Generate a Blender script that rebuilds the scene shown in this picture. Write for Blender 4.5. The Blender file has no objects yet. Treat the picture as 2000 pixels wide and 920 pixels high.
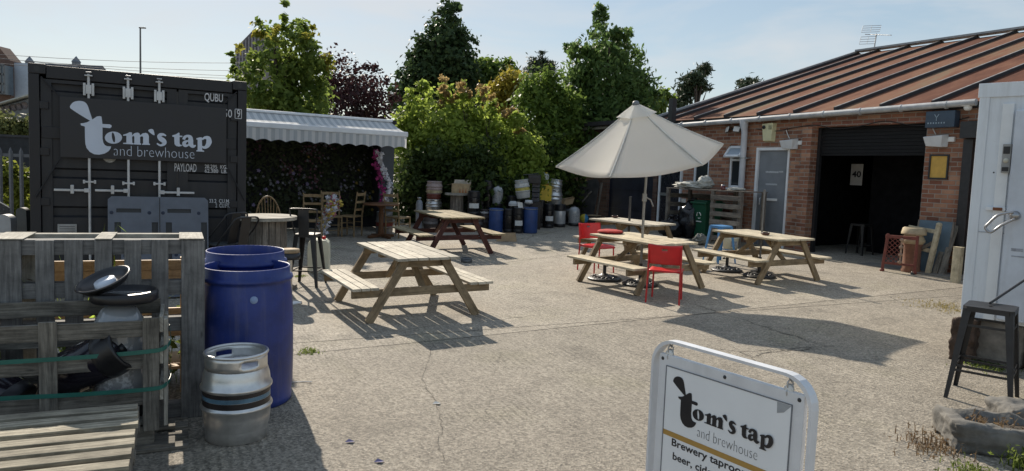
import bpy, bmesh, math, random
import numpy as np
from mathutils import Vector, Matrix, noise
from mathutils.geometry import tessellate_polygon
random.seed(7)
RNG = np.random.default_rng(11)
R = math.radians
sc = bpy.context.scene
COL = sc.collection

# ------------------------------------------------------------------ camera
CAM_F, CAM_PITCH, CAM_ROLL, CAM_H = 1425.3, 0.0839, 0.0387, 1.928
GX, GY = 0.005, 0.0245
_cp, _sp = math.cos(CAM_PITCH), math.sin(CAM_PITCH)
FW = Vector((0, _cp, -_sp)); _up = Vector((0, _sp, _cp)); _rt = Vector((1, 0, 0))
RT = _rt*math.cos(CAM_ROLL) + _up*math.sin(CAM_ROLL)
UP = _up*math.cos(CAM_ROLL) - _rt*math.sin(CAM_ROLL)
EYE = Vector((0, 0, CAM_H))
cam = bpy.data.cameras.new('camera')
cam.sensor_width = 36; cam.lens = CAM_F/2000*36; cam.clip_end = 3000; cam.clip_start = .05
camo = bpy.data.objects.new('camera', cam); COL.objects.link(camo)
m3 = Matrix((RT, UP, -FW)).transposed()
camo.matrix_world = Matrix.Translation(EYE) @ m3.to_4x4()
sc.camera = camo

# ------------------------------------------------------------------ light
SUN_EL = 33.0
SUN_AZ = -25.4            # clockwise from +Y
w = bpy.data.worlds.new('World'); sc.world = w; w.use_nodes = True
nt = w.node_tree; nt.nodes.clear()
out = nt.nodes.new('ShaderNodeOutputWorld'); bg = nt.nodes.new('ShaderNodeBackground')
sky = nt.nodes.new('ShaderNodeTexSky'); sky.sky_type = 'NISHITA'; sky.sun_disc = False
sky.sun_elevation = R(SUN_EL); sky.sun_rotation = R(SUN_AZ)
sky.air_density = 1.1; sky.dust_density = .35; sky.ozone_density = 1.6; sky.altitude = 50
# thin high cloud
tc = nt.nodes.new('ShaderNodeTexCoord'); mp = nt.nodes.new('ShaderNodeMapping')
mp.inputs['Scale'].default_value = (1.4, 1.4, 5.5)
nz = nt.nodes.new('ShaderNodeTexNoise'); nz.inputs['Scale'].default_value = 2.3; nz.inputs['Detail'].default_value = 7
nz.inputs['Roughness'].default_value = .55; nz.inputs['Distortion'].default_value = .35
rp = nt.nodes.new('ShaderNodeValToRGB')
rp.color_ramp.elements[0].position = .44; rp.color_ramp.elements[0].color = (0, 0, 0, 1)
rp.color_ramp.elements[1].position = .66; rp.color_ramp.elements[1].color = (.62, .62, .62, 1)
mx = nt.nodes.new('ShaderNodeMix'); mx.data_type = 'RGBA'
mx.inputs['B'].default_value = (2.3, 2.35, 2.4, 1)
hs = nt.nodes.new('ShaderNodeHueSaturation'); hs.inputs['Saturation'].default_value = 1.5
L = nt.links.new
L(tc.outputs['Generated'], mp.inputs['Vector']); L(mp.outputs[0], nz.inputs['Vector'])
L(nz.outputs['Fac'], rp.inputs['Fac']); L(rp.outputs['Color'], mx.inputs['Factor'])
gm = nt.nodes.new('ShaderNodeGamma'); gm.inputs['Gamma'].default_value = .42
L(sky.outputs[0], gm.inputs['Color']); L(gm.outputs[0], hs.inputs['Color']); L(hs.outputs[0], mx.inputs['A'])
L(mx.outputs['Result'], bg.inputs['Color']); L(bg.outputs[0], out.inputs[0])
bg.inputs['Strength'].default_value = .195
sun = bpy.data.lights.new('sun', 'SUN'); sun.energy = 3.9; sun.angle = R(.55); sun.color = (1, .90, .76)
suno = bpy.data.objects.new('sun', sun); COL.objects.link(suno)
_az = R(SUN_AZ); _el = R(SUN_EL)
SUND = Vector((math.sin(_az)*math.cos(_el), math.cos(_az)*math.cos(_el), math.sin(_el)))
suno.rotation_euler = SUND.to_track_quat('Z', 'Y').to_euler(); suno.location = SUND*40
vs = sc.view_settings
vs.view_transform = 'Standard'; vs.look = 'None'; vs.gamma = 1; vs.use_curve_mapping = False
vs.exposure = 0.70

# ------------------------------------------------------------------ geometry helpers
def gz(x, y):
    return GX*max(-25, min(25, x)) + GY*max(-12, min(27, y))
def ray(px, py): return FW + RT*((px-1000)/CAM_F) - UP*((py-460)/CAM_F)
def atz(px, py, h=0.0):                       # where a sight line meets the yard raised by h
    d = ray(px, py); t = (h-CAM_H)/(d.z-GX*d.x-GY*d.y); return EYE + d*t
def at(px, py): return atz(px, py, 0)
def pt(px, py, dep): return EYE + ray(px, py)*dep
class Plane:                                  # an upright plane through o running in direction a
    def __init__(s, o, a):
        s.o = Vector(o); s.a = a; s.u = Vector((math.cos(a), math.sin(a), 0)); s.n = Vector((-s.u.y, s.u.x, 0))
    def hit(s, px, py, off=0.0):
        d = ray(px, py); t = ((s.o-EYE).dot(s.n)+off)/d.dot(s.n); p = EYE + d*t - s.o
        return p.dot(s.u), p.z
    def world(s, x, y, z): return s.o + s.u*x + s.n*y + Vector((0, 0, z))

SPLIT = {'front_post', 'post', 'front_rail', 'rear_rail', 'stringer', 'rod_bracket', 'bolt', 'screw', 'rivet', 'stile', 'rung', 'gutter_bracket', 'pipe_clip', 'shutter_rail', 'inner_wall', 'foot', 'spindle', 'stretcher', 'hinge', 'castor', 'rail', 'bearer', 'crate', 'bolt_recess', 'scuff_mark', 'lashing_rope', 'deck_board', 'rear_board', 'top_block', 'shelf_board', 'edge_strip', 'cam_keeper', 'tape_residue', 'chain_tab', 'painted_disc', 'footrest'}
class MB:
    def __init__(s): s.v = []; s.f = []; s.uv = []; s.m = []; s.smooth = []; s.g = []; s.k = 0
    def add(s, verts, faces, uvs=None, mi=0, smooth=False):
        b = len(s.v); s.v += [tuple(v) for v in verts]
        for i, f in enumerate(faces):
            s.f.append([b+k for k in f]); s.m.append(mi); s.smooth.append(smooth); s.g.append(s.k)
            s.uv.append(uvs[i] if uvs else [(verts[k][0]+verts[k][1], verts[k][2]) for k in f])
    def box(s, c, d, rot=None, mi=0, taper=(1, 1)):
        s.k += 1; hx, hy, hz = d[0]/2, d[1]/2, d[2]/2
        L8 = [Vector((x*hx*(taper[0] if z > 0 else 1), y*hy*(taper[1] if z > 0 else 1), z*hz)) for z in (-1, 1) for y in (-1, 1) for x in (-1, 1)]
        F = [(0, 2, 3, 1), (4, 5, 7, 6), (0, 1, 5, 4), (2, 6, 7, 3), (0, 4, 6, 2), (1, 3, 7, 5)]
        ax = max(range(3), key=lambda i: d[i]); o = [i for i in range(3) if i != ax]
        r1, r2 = random.random()*20, random.random()*20
        uvs = [[(L8[k][ax]+r1, L8[k][o[0]]+L8[k][o[1]]+r2) for k in f] for f in F]
        M_ = rot if rot is not None else Matrix.Identity(3)
        s.add([M_ @ v + Vector(c) for v in L8], F, uvs, mi)
        return s
    def bar(s, a, b, w, h, up=(0, 0, 1), mi=0):      # beam from a to b, w across, h along up
        a = Vector(a); b = Vector(b); x = (b-a); ln = x.length; x.normalize()
        u = Vector(up); y = u.cross(x)
        if y.length < 1e-4: y = Vector((0, 1, 0)).cross(x)
        y.normalize(); z = x.cross(y)
        s.box((a+b)/2, (ln, w, h), Matrix((x, y, z)).transposed(), mi); return s
    def tube(s, pts, r, n=8, mi=0, cap=True, smooth=True):
        s.k += 1; pts = [Vector(p) for p in pts]; rs = r if isinstance(r, (list, tuple)) else [r]*len(pts)
        prev = None; rings = []
        for i, p in enumerate(pts):
            t = (pts[min(i+1, len(pts)-1)]-pts[max(i-1, 0)]).normalized()
            if prev is None:
                a = Vector((0, 0, 1)) if abs(t.z) < .9 else Vector((1, 0, 0)); x = a.cross(t).normalized()
            else:
                x = prev - t*prev.dot(t); x.normalize()
            prev = x; y = t.cross(x)
            rings.append([p + (x*math.cos(q)+y*math.sin(q))*rs[i] for q in [2*math.pi*k/n for k in range(n)]])
        V = [v for g in rings for v in g]; F = []
        for i in range(len(pts)-1):
            for k in range(n): F.append((i*n+k, i*n+(k+1) % n, (i+1)*n+(k+1) % n, (i+1)*n+k))
        s.add(V, F, None, mi, smooth)
        if cap:
            s.add(rings[0][::-1], [tuple(range(n))], None, mi); s.add(rings[-1], [tuple(range(n))], None, mi)
        return s
    def lathe(s, prof, c=(0, 0, 0), n=32, mi=0, rot=None, smooth=True, cap=False):
        s.k += 1; c = Vector(c); V = []; F = []
        M_ = rot if rot is not None else Matrix.Identity(3)
        for r, z in prof:
            for k in range(n):
                q = 2*math.pi*k/n; V.append(M_ @ Vector((r*math.cos(q), r*math.sin(q), z)) + c)
        uv = []
        for i in range(len(prof)-1):
            for k in range(n):
                F.append((i*n+k, i*n+(k+1) % n, (i+1)*n+(k+1) % n, (i+1)*n+k))
                uv.append([(k/n, prof[i][1]), ((k+1)/n, prof[i][1]), ((k+1)/n, prof[i+1][1]), (k/n, prof[i+1][1])])
        s.add(V, F, uv, mi, smooth)
        if cap:
            for i, rv in ((0, True), (len(prof)-1, False)):
                g = V[i*n:(i+1)*n]; s.add(g[::-1] if rv else g, [tuple(range(n))], None, mi)
        return s
    def poly(s, pts2, holes, fn, th=0.0, mi=0):      # filled outline (with holes), mapped by fn(x,y,depth), thickness th
        loops = [pts2]+list(holes); flat = [p for l in loops for p in l]
        tri = tessellate_polygon([[Vector((p[0], p[1], 0)) for p in l] for l in loops])
        V = [fn(p[0], p[1], 0.0) for p in flat]
        # orient towards -depth
        s.add(V, [tuple(t) for t in tri], None, mi)
        if th:
            V2 = [fn(p[0], p[1], th) for p in flat]; n = len(flat)
            F = []; k0 = 0
            for l in loops:
                m = len(l)
                for k in range(m): F.append((k0+k, k0+(k+1) % m, n+k0+(k+1) % m, n+k0+k))
                k0 += m
            s.add(V+V2, F, None, mi); s.add(V2, [tuple(t[::-1]) for t in tri], None, mi)
        return s
    def build(s, name, mat, parent=None, bevel=0, sub=0, disp=None):
        ids = sorted(set(s.g))
        if name in SPLIT and parent is not None and len(ids) > 1:      # each piece a part of its own
            for i in ids:
                q = MB(); mp_ = {}
                for f, u, mi, sm_, g in zip(s.f, s.uv, s.m, s.smooth, s.g):
                    if g != i: continue
                    for k in f:
                        if k not in mp_: mp_[k] = len(q.v); q.v.append(s.v[k])
                    q.f.append([mp_[k] for k in f]); q.uv.append(u); q.m.append(mi); q.smooth.append(sm_); q.g.append(0)
                o = q.build(name, mat, parent, bevel, sub)
            return o
        me = bpy.data.meshes.new(name); me.from_pydata(s.v, [], s.f); me.update()
        uvl = me.uv_layers.new(name='UVMap'); k = 0
        buf = [c for u in s.uv for p in u for c in p]
        uvl.data.foreach_set('uv', buf)
        for mm in (mat if isinstance(mat, (list, tuple)) else [mat]): me.materials.append(mm)
        me.polygons.foreach_set('material_index', s.m); me.polygons.foreach_set('use_smooth', s.smooth)
        bm = bmesh.new(); bm.from_mesh(me); bmesh.ops.recalc_face_normals(bm, faces=bm.faces); bm.to_mesh(me); bm.free()
        o = bpy.data.objects.new(name, me); COL.objects.link(o)
        if parent is not None: o.parent = parent
        if bevel:
            b = o.modifiers.new('bevel', 'BEVEL'); b.width = bevel; b.segments = 2; b.limit_method = 'ANGLE'; b.angle_limit = R(40)
        if sub:
            b = o.modifiers.new('sub', 'SUBSURF'); b.levels = sub; b.render_levels = sub
        return o

def tag(o, label=None, cat=None, group=None, kind=None):
    if label: o['label'] = label
    if cat: o['category'] = cat
    if group: o['group'] = group
    if kind: o['kind'] = kind
    return o
_gn = Vector((-GX, -GY, 1)).normalized()
TILT = Vector((0, 0, 1)).rotation_difference(_gn).to_matrix()
def thing(name, label, cat, loc, rz=0.0, group=None, tilt=True):
    o = bpy.data.objects.new(name, None); COL.objects.link(o); o.empty_display_size = .1
    m = Matrix.Rotation(rz, 3, 'Z')
    if tilt: m = TILT @ m
    o.rotation_euler = m.to_euler(); o.location = loc
    return tag(o, label, cat, group)
def single(o, label, cat, loc=None, rz=0.0, group=None, tilt=True, kind=None):
    if loc is not None:
        m = Matrix.Rotation(rz, 3, 'Z')
        if tilt: m = TILT @ m
        o.rotation_euler = m.to_euler(); o.location = loc
    return tag(o, label, cat, group, kind)
def copy_tree(o, parent=None):
    c = o.copy(); COL.objects.link(c)
    if parent is not None: c.parent = parent
    for ch in [q for q in bpy.data.objects if q.parent == o and q != c]: copy_tree(ch, c)
    return c
def dup(o, label, loc, rz=0.0, tilt=True):
    c = copy_tree(o); m = Matrix.Rotation(rz, 3, 'Z')
    if tilt: m = TILT @ m
    c.rotation_euler = m.to_euler(); c.location = loc; c['label'] = label; return c
def up(p, h): return Vector((p.x, p.y, p.z+h))
def smooth_path(pts, n=4, closed=False):
    pts = [Vector(p) for p in pts]; out = []; N = len(pts)
    for i in range(N if closed else N-1):
        if closed: p0, p1, p2, p3 = pts[i-1], pts[i], pts[(i+1) % N], pts[(i+2) % N]
        else: p0, p1, p2, p3 = pts[max(i-1, 0)], pts[i], pts[i+1], pts[min(i+2, N-1)]
        for k in range(n):
            t = k/n
            out.append(.5*((2*p1)+(p2-p0)*t+(2*p0-5*p1+4*p2-p3)*t*t+(3*p1-p0-3*p2+p3)*t**3))
    if not closed: out.append(pts[-1])
    return out

# ------------------------------------------------------------------ materials
MATS = {}
def newmat(name):
    m = bpy.data.materials.new(name); m.use_nodes = True; nt = m.node_tree
    b = nt.nodes['Principled BSDF']; MATS[name] = m
    return m, nt, b
def N(nt, t, **kw):
    n = nt.nodes.new(t)
    for k, v in kw.items():
        if k in n.inputs: n.inputs[k].default_value = v
        else: setattr(n, k, v)
    return n
def rgb(c): return (c[0], c[1], c[2], 1)
def mat(name, c, rough=.6, metal=0.0, var=.18, scale=6.0, bump=.0, bscale=60.0, c2=None, lo=.35, hi=.7, spec=.5, dirt=0.0, coat=0.0, alpha=1.0):
    if name in MATS: return MATS[name]
    m, nt, b = newmat(name); l = nt.links.new
    tc = N(nt, 'ShaderNodeTexCoord')
    nz = N(nt, 'ShaderNodeTexNoise', Scale=scale, Detail=6.0, Roughness=.62)
    l(tc.outputs['Object'], nz.inputs['Vector'])
    rp = N(nt, 'ShaderNodeValToRGB')
    c2 = c2 or tuple(min(1, k*(1+var)) for k in c); c1 = tuple(k*(1-var) for k in c) if c2 is None or var else c
    rp.color_ramp.elements[0].position = lo; rp.color_ramp.elements[0].color = rgb(c1)
    rp.color_ramp.elements[1].position = hi; rp.color_ramp.elements[1].color = rgb(c2)
    l(nz.outputs['Fac'], rp.inputs['Fac']); col = rp.outputs['Color']
    if dirt:                                       # rain streaks, dust and scuffs that belong to the surface
        m1 = N(nt, 'ShaderNodeMapping'); m1.inputs['Scale'].default_value = (9, 9, .8); l(tc.outputs['Object'], m1.inputs[0])
        d1 = N(nt, 'ShaderNodeTexNoise', Scale=1.3, Detail=8.0, Roughness=.7); l(m1.outputs[0], d1.inputs['Vector'])
        d2 = N(nt, 'ShaderNodeMapRange'); d2.inputs['From Min'].default_value = .50; d2.inputs['From Max'].default_value = .72; d2.inputs['To Max'].default_value = dirt; l(d1.outputs['Fac'], d2.inputs[0])
        d3 = N(nt, 'ShaderNodeTexNoise', Scale=17.0, Detail=6.0, Roughness=.75, Distortion=1.2); l(tc.outputs['Object'], d3.inputs['Vector'])
        d4 = N(nt, 'ShaderNodeMapRange'); d4.inputs['From Min'].default_value = .62; d4.inputs['From Max'].default_value = .70; d4.inputs['To Max'].default_value = dirt*1.2; l(d3.outputs['Fac'], d4.inputs[0])
        d5 = N(nt, 'ShaderNodeMath', operation='MAXIMUM'); l(d2.outputs[0], d5.inputs[0]); l(d4.outputs[0], d5.inputs[1])
        dm = N(nt, 'ShaderNodeMix', data_type='RGBA'); dm.inputs['B'].default_value = (.26, .235, .20, 1); l(d5.outputs[0], dm.inputs['Factor']); l(col, dm.inputs['A']); col = dm.outputs['Result']
    l(col, b.inputs['Base Color'])
    rr = N(nt, 'ShaderNodeMapRange'); rr.inputs['To Min'].default_value = max(.03, rough-.09); rr.inputs['To Max'].default_value = min(1, rough+.12)
    l(nz.outputs['Fac'], rr.inputs['Value']); l(rr.outputs[0], b.inputs['Roughness'])
    b.inputs['Metallic'].default_value = metal; b.inputs['Specular IOR Level'].default_value = spec
    if coat: b.inputs['Coat Weight'].default_value = coat
    if bump:
        n2 = N(nt, 'ShaderNodeTexNoise', Scale=bscale, Detail=4.0); l(tc.outputs['Object'], n2.inputs['Vector'])
        bp = N(nt, 'ShaderNodeBump', Strength=min(1, bump*4), Distance=.012); l(n2.outputs['Fac'], bp.inputs['Height']); l(bp.outputs[0], b.inputs['Normal'])
    return m
def wood(name, c1, c2, rough=.75, grain=34.0, island=.35, bump=.35, stain=None):
    if name in MATS: return MATS[name]
    m, nt, b = newmat(name); l = nt.links.new
    uv = N(nt, 'ShaderNodeUVMap'); mp = N(nt, 'ShaderNodeMapping'); mp.inputs['Scale'].default_value = (2.2, grain, 1)
    l(uv.outputs[0], mp.inputs[0])
    nz = N(nt, 'ShaderNodeTexNoise', Scale=1.6, Detail=8.0, Roughness=.65, Distortion=.4); l(mp.outputs[0], nz.inputs['Vector'])
    rp = N(nt, 'ShaderNodeValToRGB'); rp.color_ramp.elements[0].position = .32; rp.color_ramp.elements[0].color = rgb(c1)
    rp.color_ramp.elements[1].position = .68; rp.color_ramp.elements[1].color = rgb(c2)
    l(nz.outputs['Fac'], rp.inputs[0])
    ge = N(nt, 'ShaderNodeNewGeometry'); mr = N(nt, 'ShaderNodeMapRange')
    mr.inputs['To Min'].default_value = 1-island; mr.inputs['To Max'].default_value = 1+island*.7
    l(ge.outputs['Random Per Island'], mr.inputs[0])
    n2 = N(nt, 'ShaderNodeTexNoise', Scale=5.0, Detail=5.0, Roughness=.7); l(uv.outputs[0], n2.inputs['Vector'])
    m2 = N(nt, 'ShaderNodeMapRange'); m2.inputs['From Min'].default_value = .35; m2.inputs['From Max'].default_value = .62
    m2.inputs['To Min'].default_value = .62; m2.inputs['To Max'].default_value = 1.08
    l(n2.outputs['Fac'], m2.inputs[0])
    mu = N(nt, 'ShaderNodeMath', operation='MULTIPLY'); l(mr.outputs[0], mu.inputs[0]); l(m2.outputs[0], mu.inputs[1])
    hv = N(nt, 'ShaderNodeHueSaturation'); l(rp.outputs[0], hv.inputs['Color']); l(mu.outputs[0], hv.inputs['Value'])
    # knots and nail stains
    vo = N(nt, 'ShaderNodeTexVoronoi', Scale=3.3); mp3 = N(nt, 'ShaderNodeMapping'); mp3.inputs['Scale'].default_value = (1, 3.0, 1)
    l(uv.outputs[0], mp3.inputs[0]); l(mp3.outputs[0], vo.inputs['Vector'])
    kr = N(nt, 'ShaderNodeMapRange'); kr.inputs['From Min'].default_value = .04; kr.inputs['From Max'].default_value = .11
    kr.inputs['To Min'].default_value = .6; kr.inputs['To Max'].default_value = 0; l(vo.outputs['Distance'], kr.inputs[0])
    mk = N(nt, 'ShaderNodeMix', data_type='RGBA'); mk.inputs['B'].default_value = rgb(tuple(k*.25 for k in c1))
    l(kr.outputs[0], mk.inputs['Factor']); l(hv.outputs[0], mk.inputs['A']); l(mk.outputs['Result'], b.inputs['Base Color'])
    b.inputs['Roughness'].default_value = rough; b.inputs['Specular IOR Level'].default_value = .3
    bp = N(nt, 'ShaderNodeBump', Strength=bump, Distance=.006); l(nz.outputs['Fac'], bp.inputs['Height']); l(bp.outputs[0], b.inputs['Normal'])
    return m
def leafmat(name, c1, c2, tr=.45, rough=.5):
    if name in MATS: return MATS[name]
    m, nt, b = newmat(name); l = nt.links.new
    ge = N(nt, 'ShaderNodeNewGeometry'); tc = N(nt, 'ShaderNodeTexCoord')
    nz = N(nt, 'ShaderNodeTexNoise', Scale=1.3, Detail=2.0); l(tc.outputs['Object'], nz.inputs['Vector'])
    ad = N(nt, 'ShaderNodeMath', operation='MULTIPLY_ADD'); ad.inputs[1].default_value = .55; l(ge.outputs['Random Per Island'], ad.inputs[0])
    s2 = N(nt, 'ShaderNodeMath', operation='MULTIPLY_ADD'); s2.inputs[1].default_value = 1.1; s2.inputs[2].default_value = -.3
    l(nz.outputs['Fac'], s2.inputs[0]); l(s2.outputs[0], ad.inputs[2])
    mx = N(nt, 'ShaderNodeMix', data_type='RGBA'); mx.inputs['A'].default_value = rgb(c1); mx.inputs['B'].default_value = rgb(c2)
    l(ad.outputs[0], mx.inputs['Factor']); l(mx.outputs['Result'], b.inputs['Base Color'])
    b.inputs['Roughness'].default_value = rough; b.inputs['Specular IOR Level'].default_value = .12
    t = N(nt, 'ShaderNodeBsdfTranslucent'); hv = N(nt, 'ShaderNodeHueSaturation', Saturation=.98, Value=2.4)
    l(mx.outputs['Result'], hv.inputs['Color']); l(hv.outputs[0], t.inputs['Color'])
    ms = N(nt, 'ShaderNodeMixShader'); ms.inputs[0].default_value = tr
    l(b.outputs[0], ms.inputs[1]); l(t.outputs[0], ms.inputs[2]); l(ms.outputs[0], nt.nodes['Material Output'].inputs[0])
    return m
GREYWOOD = wood('weathered_wood', (.14, .138, .135), (.31, .305, .295), rough=.8)
TABLEWOOD = wood('table_wood', (.44, .37, .25), (.70, .62, .47), rough=.7, island=.20)
LEGWOOD = wood('table_leg_wood', (.20, .145, .085), (.38, .29, .18), rough=.72, island=.15)
PINE = wood('fresh_pine', (.46, .28, .13), (.66, .45, .25), rough=.6, island=.15)
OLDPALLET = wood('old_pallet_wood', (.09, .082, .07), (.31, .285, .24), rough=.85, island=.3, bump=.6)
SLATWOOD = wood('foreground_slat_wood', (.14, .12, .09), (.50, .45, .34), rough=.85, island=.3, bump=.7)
LITPALLET = wood('sunlit_wood', (.26, .24, .20), (.52, .49, .42), rough=.85, island=.25, bump=.6)  # paler pallet wood, sunlight on the tops put into its colour
MAROON = wood('maroon_stained_wood', (.055, .02, .017), (.13, .05, .04), rough=.6, island=.15)
CHAIRWOOD = wood('chair_wood', (.22, .15, .075), (.40, .28, .15), rough=.45, island=.12, bump=.1)
GRDRUM = wood('grey_drum_wood', (.12, .10, .085), (.30, .27, .23), rough=.8, island=.25)
CREAMWOOD = wood('cream_wood', (.42, .36, .24), (.62, .55, .40), rough=.65, island=.1)
STEEL = mat('brushed_steel', (.68, .67, .65), rough=.33, metal=.85, var=.12, scale=9, bump=.03, bscale=16, dirt=.12)
GALV = mat('galvanised_steel', (.45, .46, .47), rough=.45, metal=.9, var=.2, scale=14)
BLACKMET = mat('black_metal', (.022, .022, .024), rough=.42, var=.3, scale=12)
BLACKPL = mat('black_plastic', (.014, .014, .016), rough=.36, var=.3)
WHITEPL = mat('white_plastic', (.72, .72, .70), rough=.4, var=.06)
WHITEPAINT = mat('white_paint', (.72, .74, .76), rough=.4, var=.08, scale=4)
PAPER = mat('paper_label', (.62, .62, .60), rough=.7, var=.1, scale=30)
CARD = mat('cardboard', (.38, .28, .17), rough=.85, var=.15)
BLUEPL = mat('blue_plastic', (.016, .036, .19), rough=.42, var=.3, scale=4, bump=.01, dirt=.16)
DARKBLUEPL = mat('dull_blue_plastic', (.025, .06, .19), rough=.45, var=.2)
REDPL = mat('red_plastic', (.58, .018, .02), rough=.35, var=.12)
REDMET = mat('red_metal', (.50, .02, .022), rough=.4, var=.1)
# ------------------------------------------------------------------ ground
def ground_material():
    m, nt, b = newmat('yard_concrete'); l = nt.links.new
    tc = N(nt, 'ShaderNodeTexCoord'); O = tc.outputs['Object']
    big = N(nt, 'ShaderNodeTexNoise', Scale=.45, Detail=6.0, Roughness=.6); l(O, big.inputs['Vector'])
    mid = N(nt, 'ShaderNodeTexNoise', Scale=3.2, Detail=7.0, Roughness=.7); l(O, mid.inputs['Vector'])
    fine = N(nt, 'ShaderNodeTexNoise', Scale=70.0, Detail=3.0, Roughness=.7); l(O, fine.inputs['Vector'])
    r1 = N(nt, 'ShaderNodeValToRGB'); e = r1.color_ramp.elements
    e[0].position = .3; e[0].color = (.275, .242, .195, 1); e[1].position = .72; e[1].color = (.40, .356, .288, 1)
    l(big.outputs['Fac'], r1.inputs[0])
    r2 = N(nt, 'ShaderNodeMapRange'); r2.inputs['From Min'].default_value = .3; r2.inputs['From Max'].default_value = .7
    r2.inputs['To Min'].default_value = .84; r2.inputs['To Max'].default_value = 1.16; l(mid.outputs['Fac'], r2.inputs[0])
    vo = N(nt, 'ShaderNodeTexVoronoi', Scale=62.0); l(O, vo.inputs['Vector'])
    sp = N(nt, 'ShaderNodeSeparateColor'); l(vo.outputs['Color'], sp.inputs[0])
    r3 = N(nt, 'ShaderNodeMapRange'); r3.inputs['To Min'].default_value = .58; r3.inputs['To Max'].default_value = 1.34; l(sp.outputs[0], r3.inputs[0])
    r4 = N(nt, 'ShaderNodeMapRange'); r4.inputs['From Min'].default_value = .3; r4.inputs['From Max'].default_value = .7
    r4.inputs['To Min'].default_value = .74; r4.inputs['To Max'].default_value = 1.22; l(fine.outputs['Fac'], r4.inputs[0])
    def mul(a, c):
        n = N(nt, 'ShaderNodeMath', operation='MULTIPLY'); l(a, n.inputs[0]); l(c, n.inputs[1]); return n.outputs[0]
    st = N(nt, 'ShaderNodeTexNoise', Scale=.8, Detail=4.0, Roughness=.55, Distortion=.8); l(O, st.inputs['Vector'])
    s1 = N(nt, 'ShaderNodeMapRange'); s1.inputs['From Min'].default_value = .58; s1.inputs['From Max'].default_value = .70; s1.inputs['To Min'].default_value = 1.03; s1.inputs['To Max'].default_value = .74; l(st.outputs['Fac'], s1.inputs[0])
    sv = N(nt, 'ShaderNodeTexVoronoi', Scale=1.15); l(O, sv.inputs['Vector'])
    s2 = N(nt, 'ShaderNodeMapRange'); s2.inputs['From Min'].default_value = .03; s2.inputs['From Max'].default_value = .10; s2.inputs['To Min'].default_value = .8; s2.inputs['To Max'].default_value = 1; l(sv.outputs['Distance'], s2.inputs[0])
    k = mul(mul(mul(mul(r2.outputs[0], r3.outputs[0]), r4.outputs[0]), s1.outputs[0]), s2.outputs[0])
    # tamped ridges in bands
    dist = N(nt, 'ShaderNodeTexNoise', Scale=1.1, Detail=2.0); l(O, dist.inputs['Vector'])
    sx = N(nt, 'ShaderNodeSeparateXYZ'); l(O, sx.inputs[0])
    def line(ax, ay, c, wid, wob=.02):
        # 1 inside a band of half width wid round ax*x+ay*y=c
        q = math.hypot(ax, ay); ax, ay, c = ax/q, ay/q, c/q
        a = N(nt, 'ShaderNodeMath', operation='MULTIPLY'); a.inputs[1].default_value = ax; l(sx.outputs[0], a.inputs[0])
        d = N(nt, 'ShaderNodeMath', operation='MULTIPLY_ADD'); d.inputs[1].default_value = ay; l(sx.outputs[1], d.inputs[0]); l(a.outputs[0], d.inputs[2])
        n = N(nt, 'ShaderNodeMath', operation='MULTIPLY_ADD'); n.inputs[1].default_value = wob*4; l(mid.outputs['Fac'], n.inputs[0]); l(d.outputs[0], n.inputs[2])
        s = N(nt, 'ShaderNodeMath', operation='SUBTRACT'); s.inputs[1].default_value = c+wob*2; l(n.outputs[0], s.inputs[0])
        ab = N(nt, 'ShaderNodeMath', operation='ABSOLUTE'); l(s.outputs[0], ab.inputs[0])
        mr = N(nt, 'ShaderNodeMapRange'); mr.inputs['From Min'].default_value = wid*.4; mr.inputs['From Max'].default_value = wid
        mr.inputs['To Min'].default_value = 1; mr.inputs['To Max'].default_value = 0; l(ab.outputs[0], mr.inputs[0])
        return mr.outputs[0], d.outputs[0]
    def thru(p, q, wid=.014, wob=.012):
        a = at(*p); c = at(*q); dx, dy = c.x-a.x, c.y-a.y
        return line(dy, -dx, dy*a.x-dx*a.y, wid, wob)[0]
    pa, pb_ = at(585, 692), at(1100, 640); dx, dy = pb_.x-pa.x, pb_.y-pa.y; q = math.hypot(dx, dy)
    _, dd = line(dy/q, -dx/q, 0, .01)
    near = N(nt, 'ShaderNodeMapRange'); c0 = (dy*pa.x-dx*pa.y)/q; near.inputs['From Min'].default_value = c0-.02; near.inputs['From Max'].default_value = c0+.02
    near.inputs['To Min'].default_value = 1.0; near.inputs['To Max'].default_value = .84; l(dd, near.inputs[0])
    k = mul(k, near.outputs[0])
    joints = [thru((585, 692), (1100, 640)), thru((1000, 640), (1560, 600), .012), thru((640, 545), (1000, 470), .010), thru((900, 525), (1180, 487), .010)]
    j = joints[0]
    for q in joints[1:]:
        n = N(nt, 'ShaderNodeMath', operation='MAXIMUM'); l(j, n.inputs[0]); l(q, n.inputs[1]); j = n.outputs[0]
    # cracks
    dv = N(nt, 'ShaderNodeMix', data_type='RGBA'); dv.inputs['Factor'].default_value = .16; l(O, dv.inputs['A']); l(mid.outputs['Color'], dv.inputs['B'])
    cr = N(nt, 'ShaderNodeTexVoronoi', feature='DISTANCE_TO_EDGE', Scale=.42); l(dv.outputs['Result'], cr.inputs['Vector'])
    cm = N(nt, 'ShaderNodeMapRange'); cm.inputs['From Min'].default_value = .001; cm.inputs['From Max'].default_value = .0042
    cm.inputs['To Min'].default_value = .8; cm.inputs['To Max'].default_value = 0; l(cr.outputs['Distance'], cm.inputs[0])
    cg = N(nt, 'ShaderNodeMapRange'); cg.inputs['From Min'].default_value = .5; cg.inputs['From Max'].default_value = .6; l(big.outputs['Fac'], cg.inputs[0])
    n = N(nt, 'ShaderNodeMath', operation='MAXIMUM'); l(j, n.inputs[0]); l(mul(cm.outputs[0], cg.outputs[0]), n.inputs[1]); j = n.outputs[0]
    hv = N(nt, 'ShaderNodeHueSaturation'); l(r1.outputs[0], hv.inputs['Color']); l(k, hv.inputs['Value'])
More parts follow.
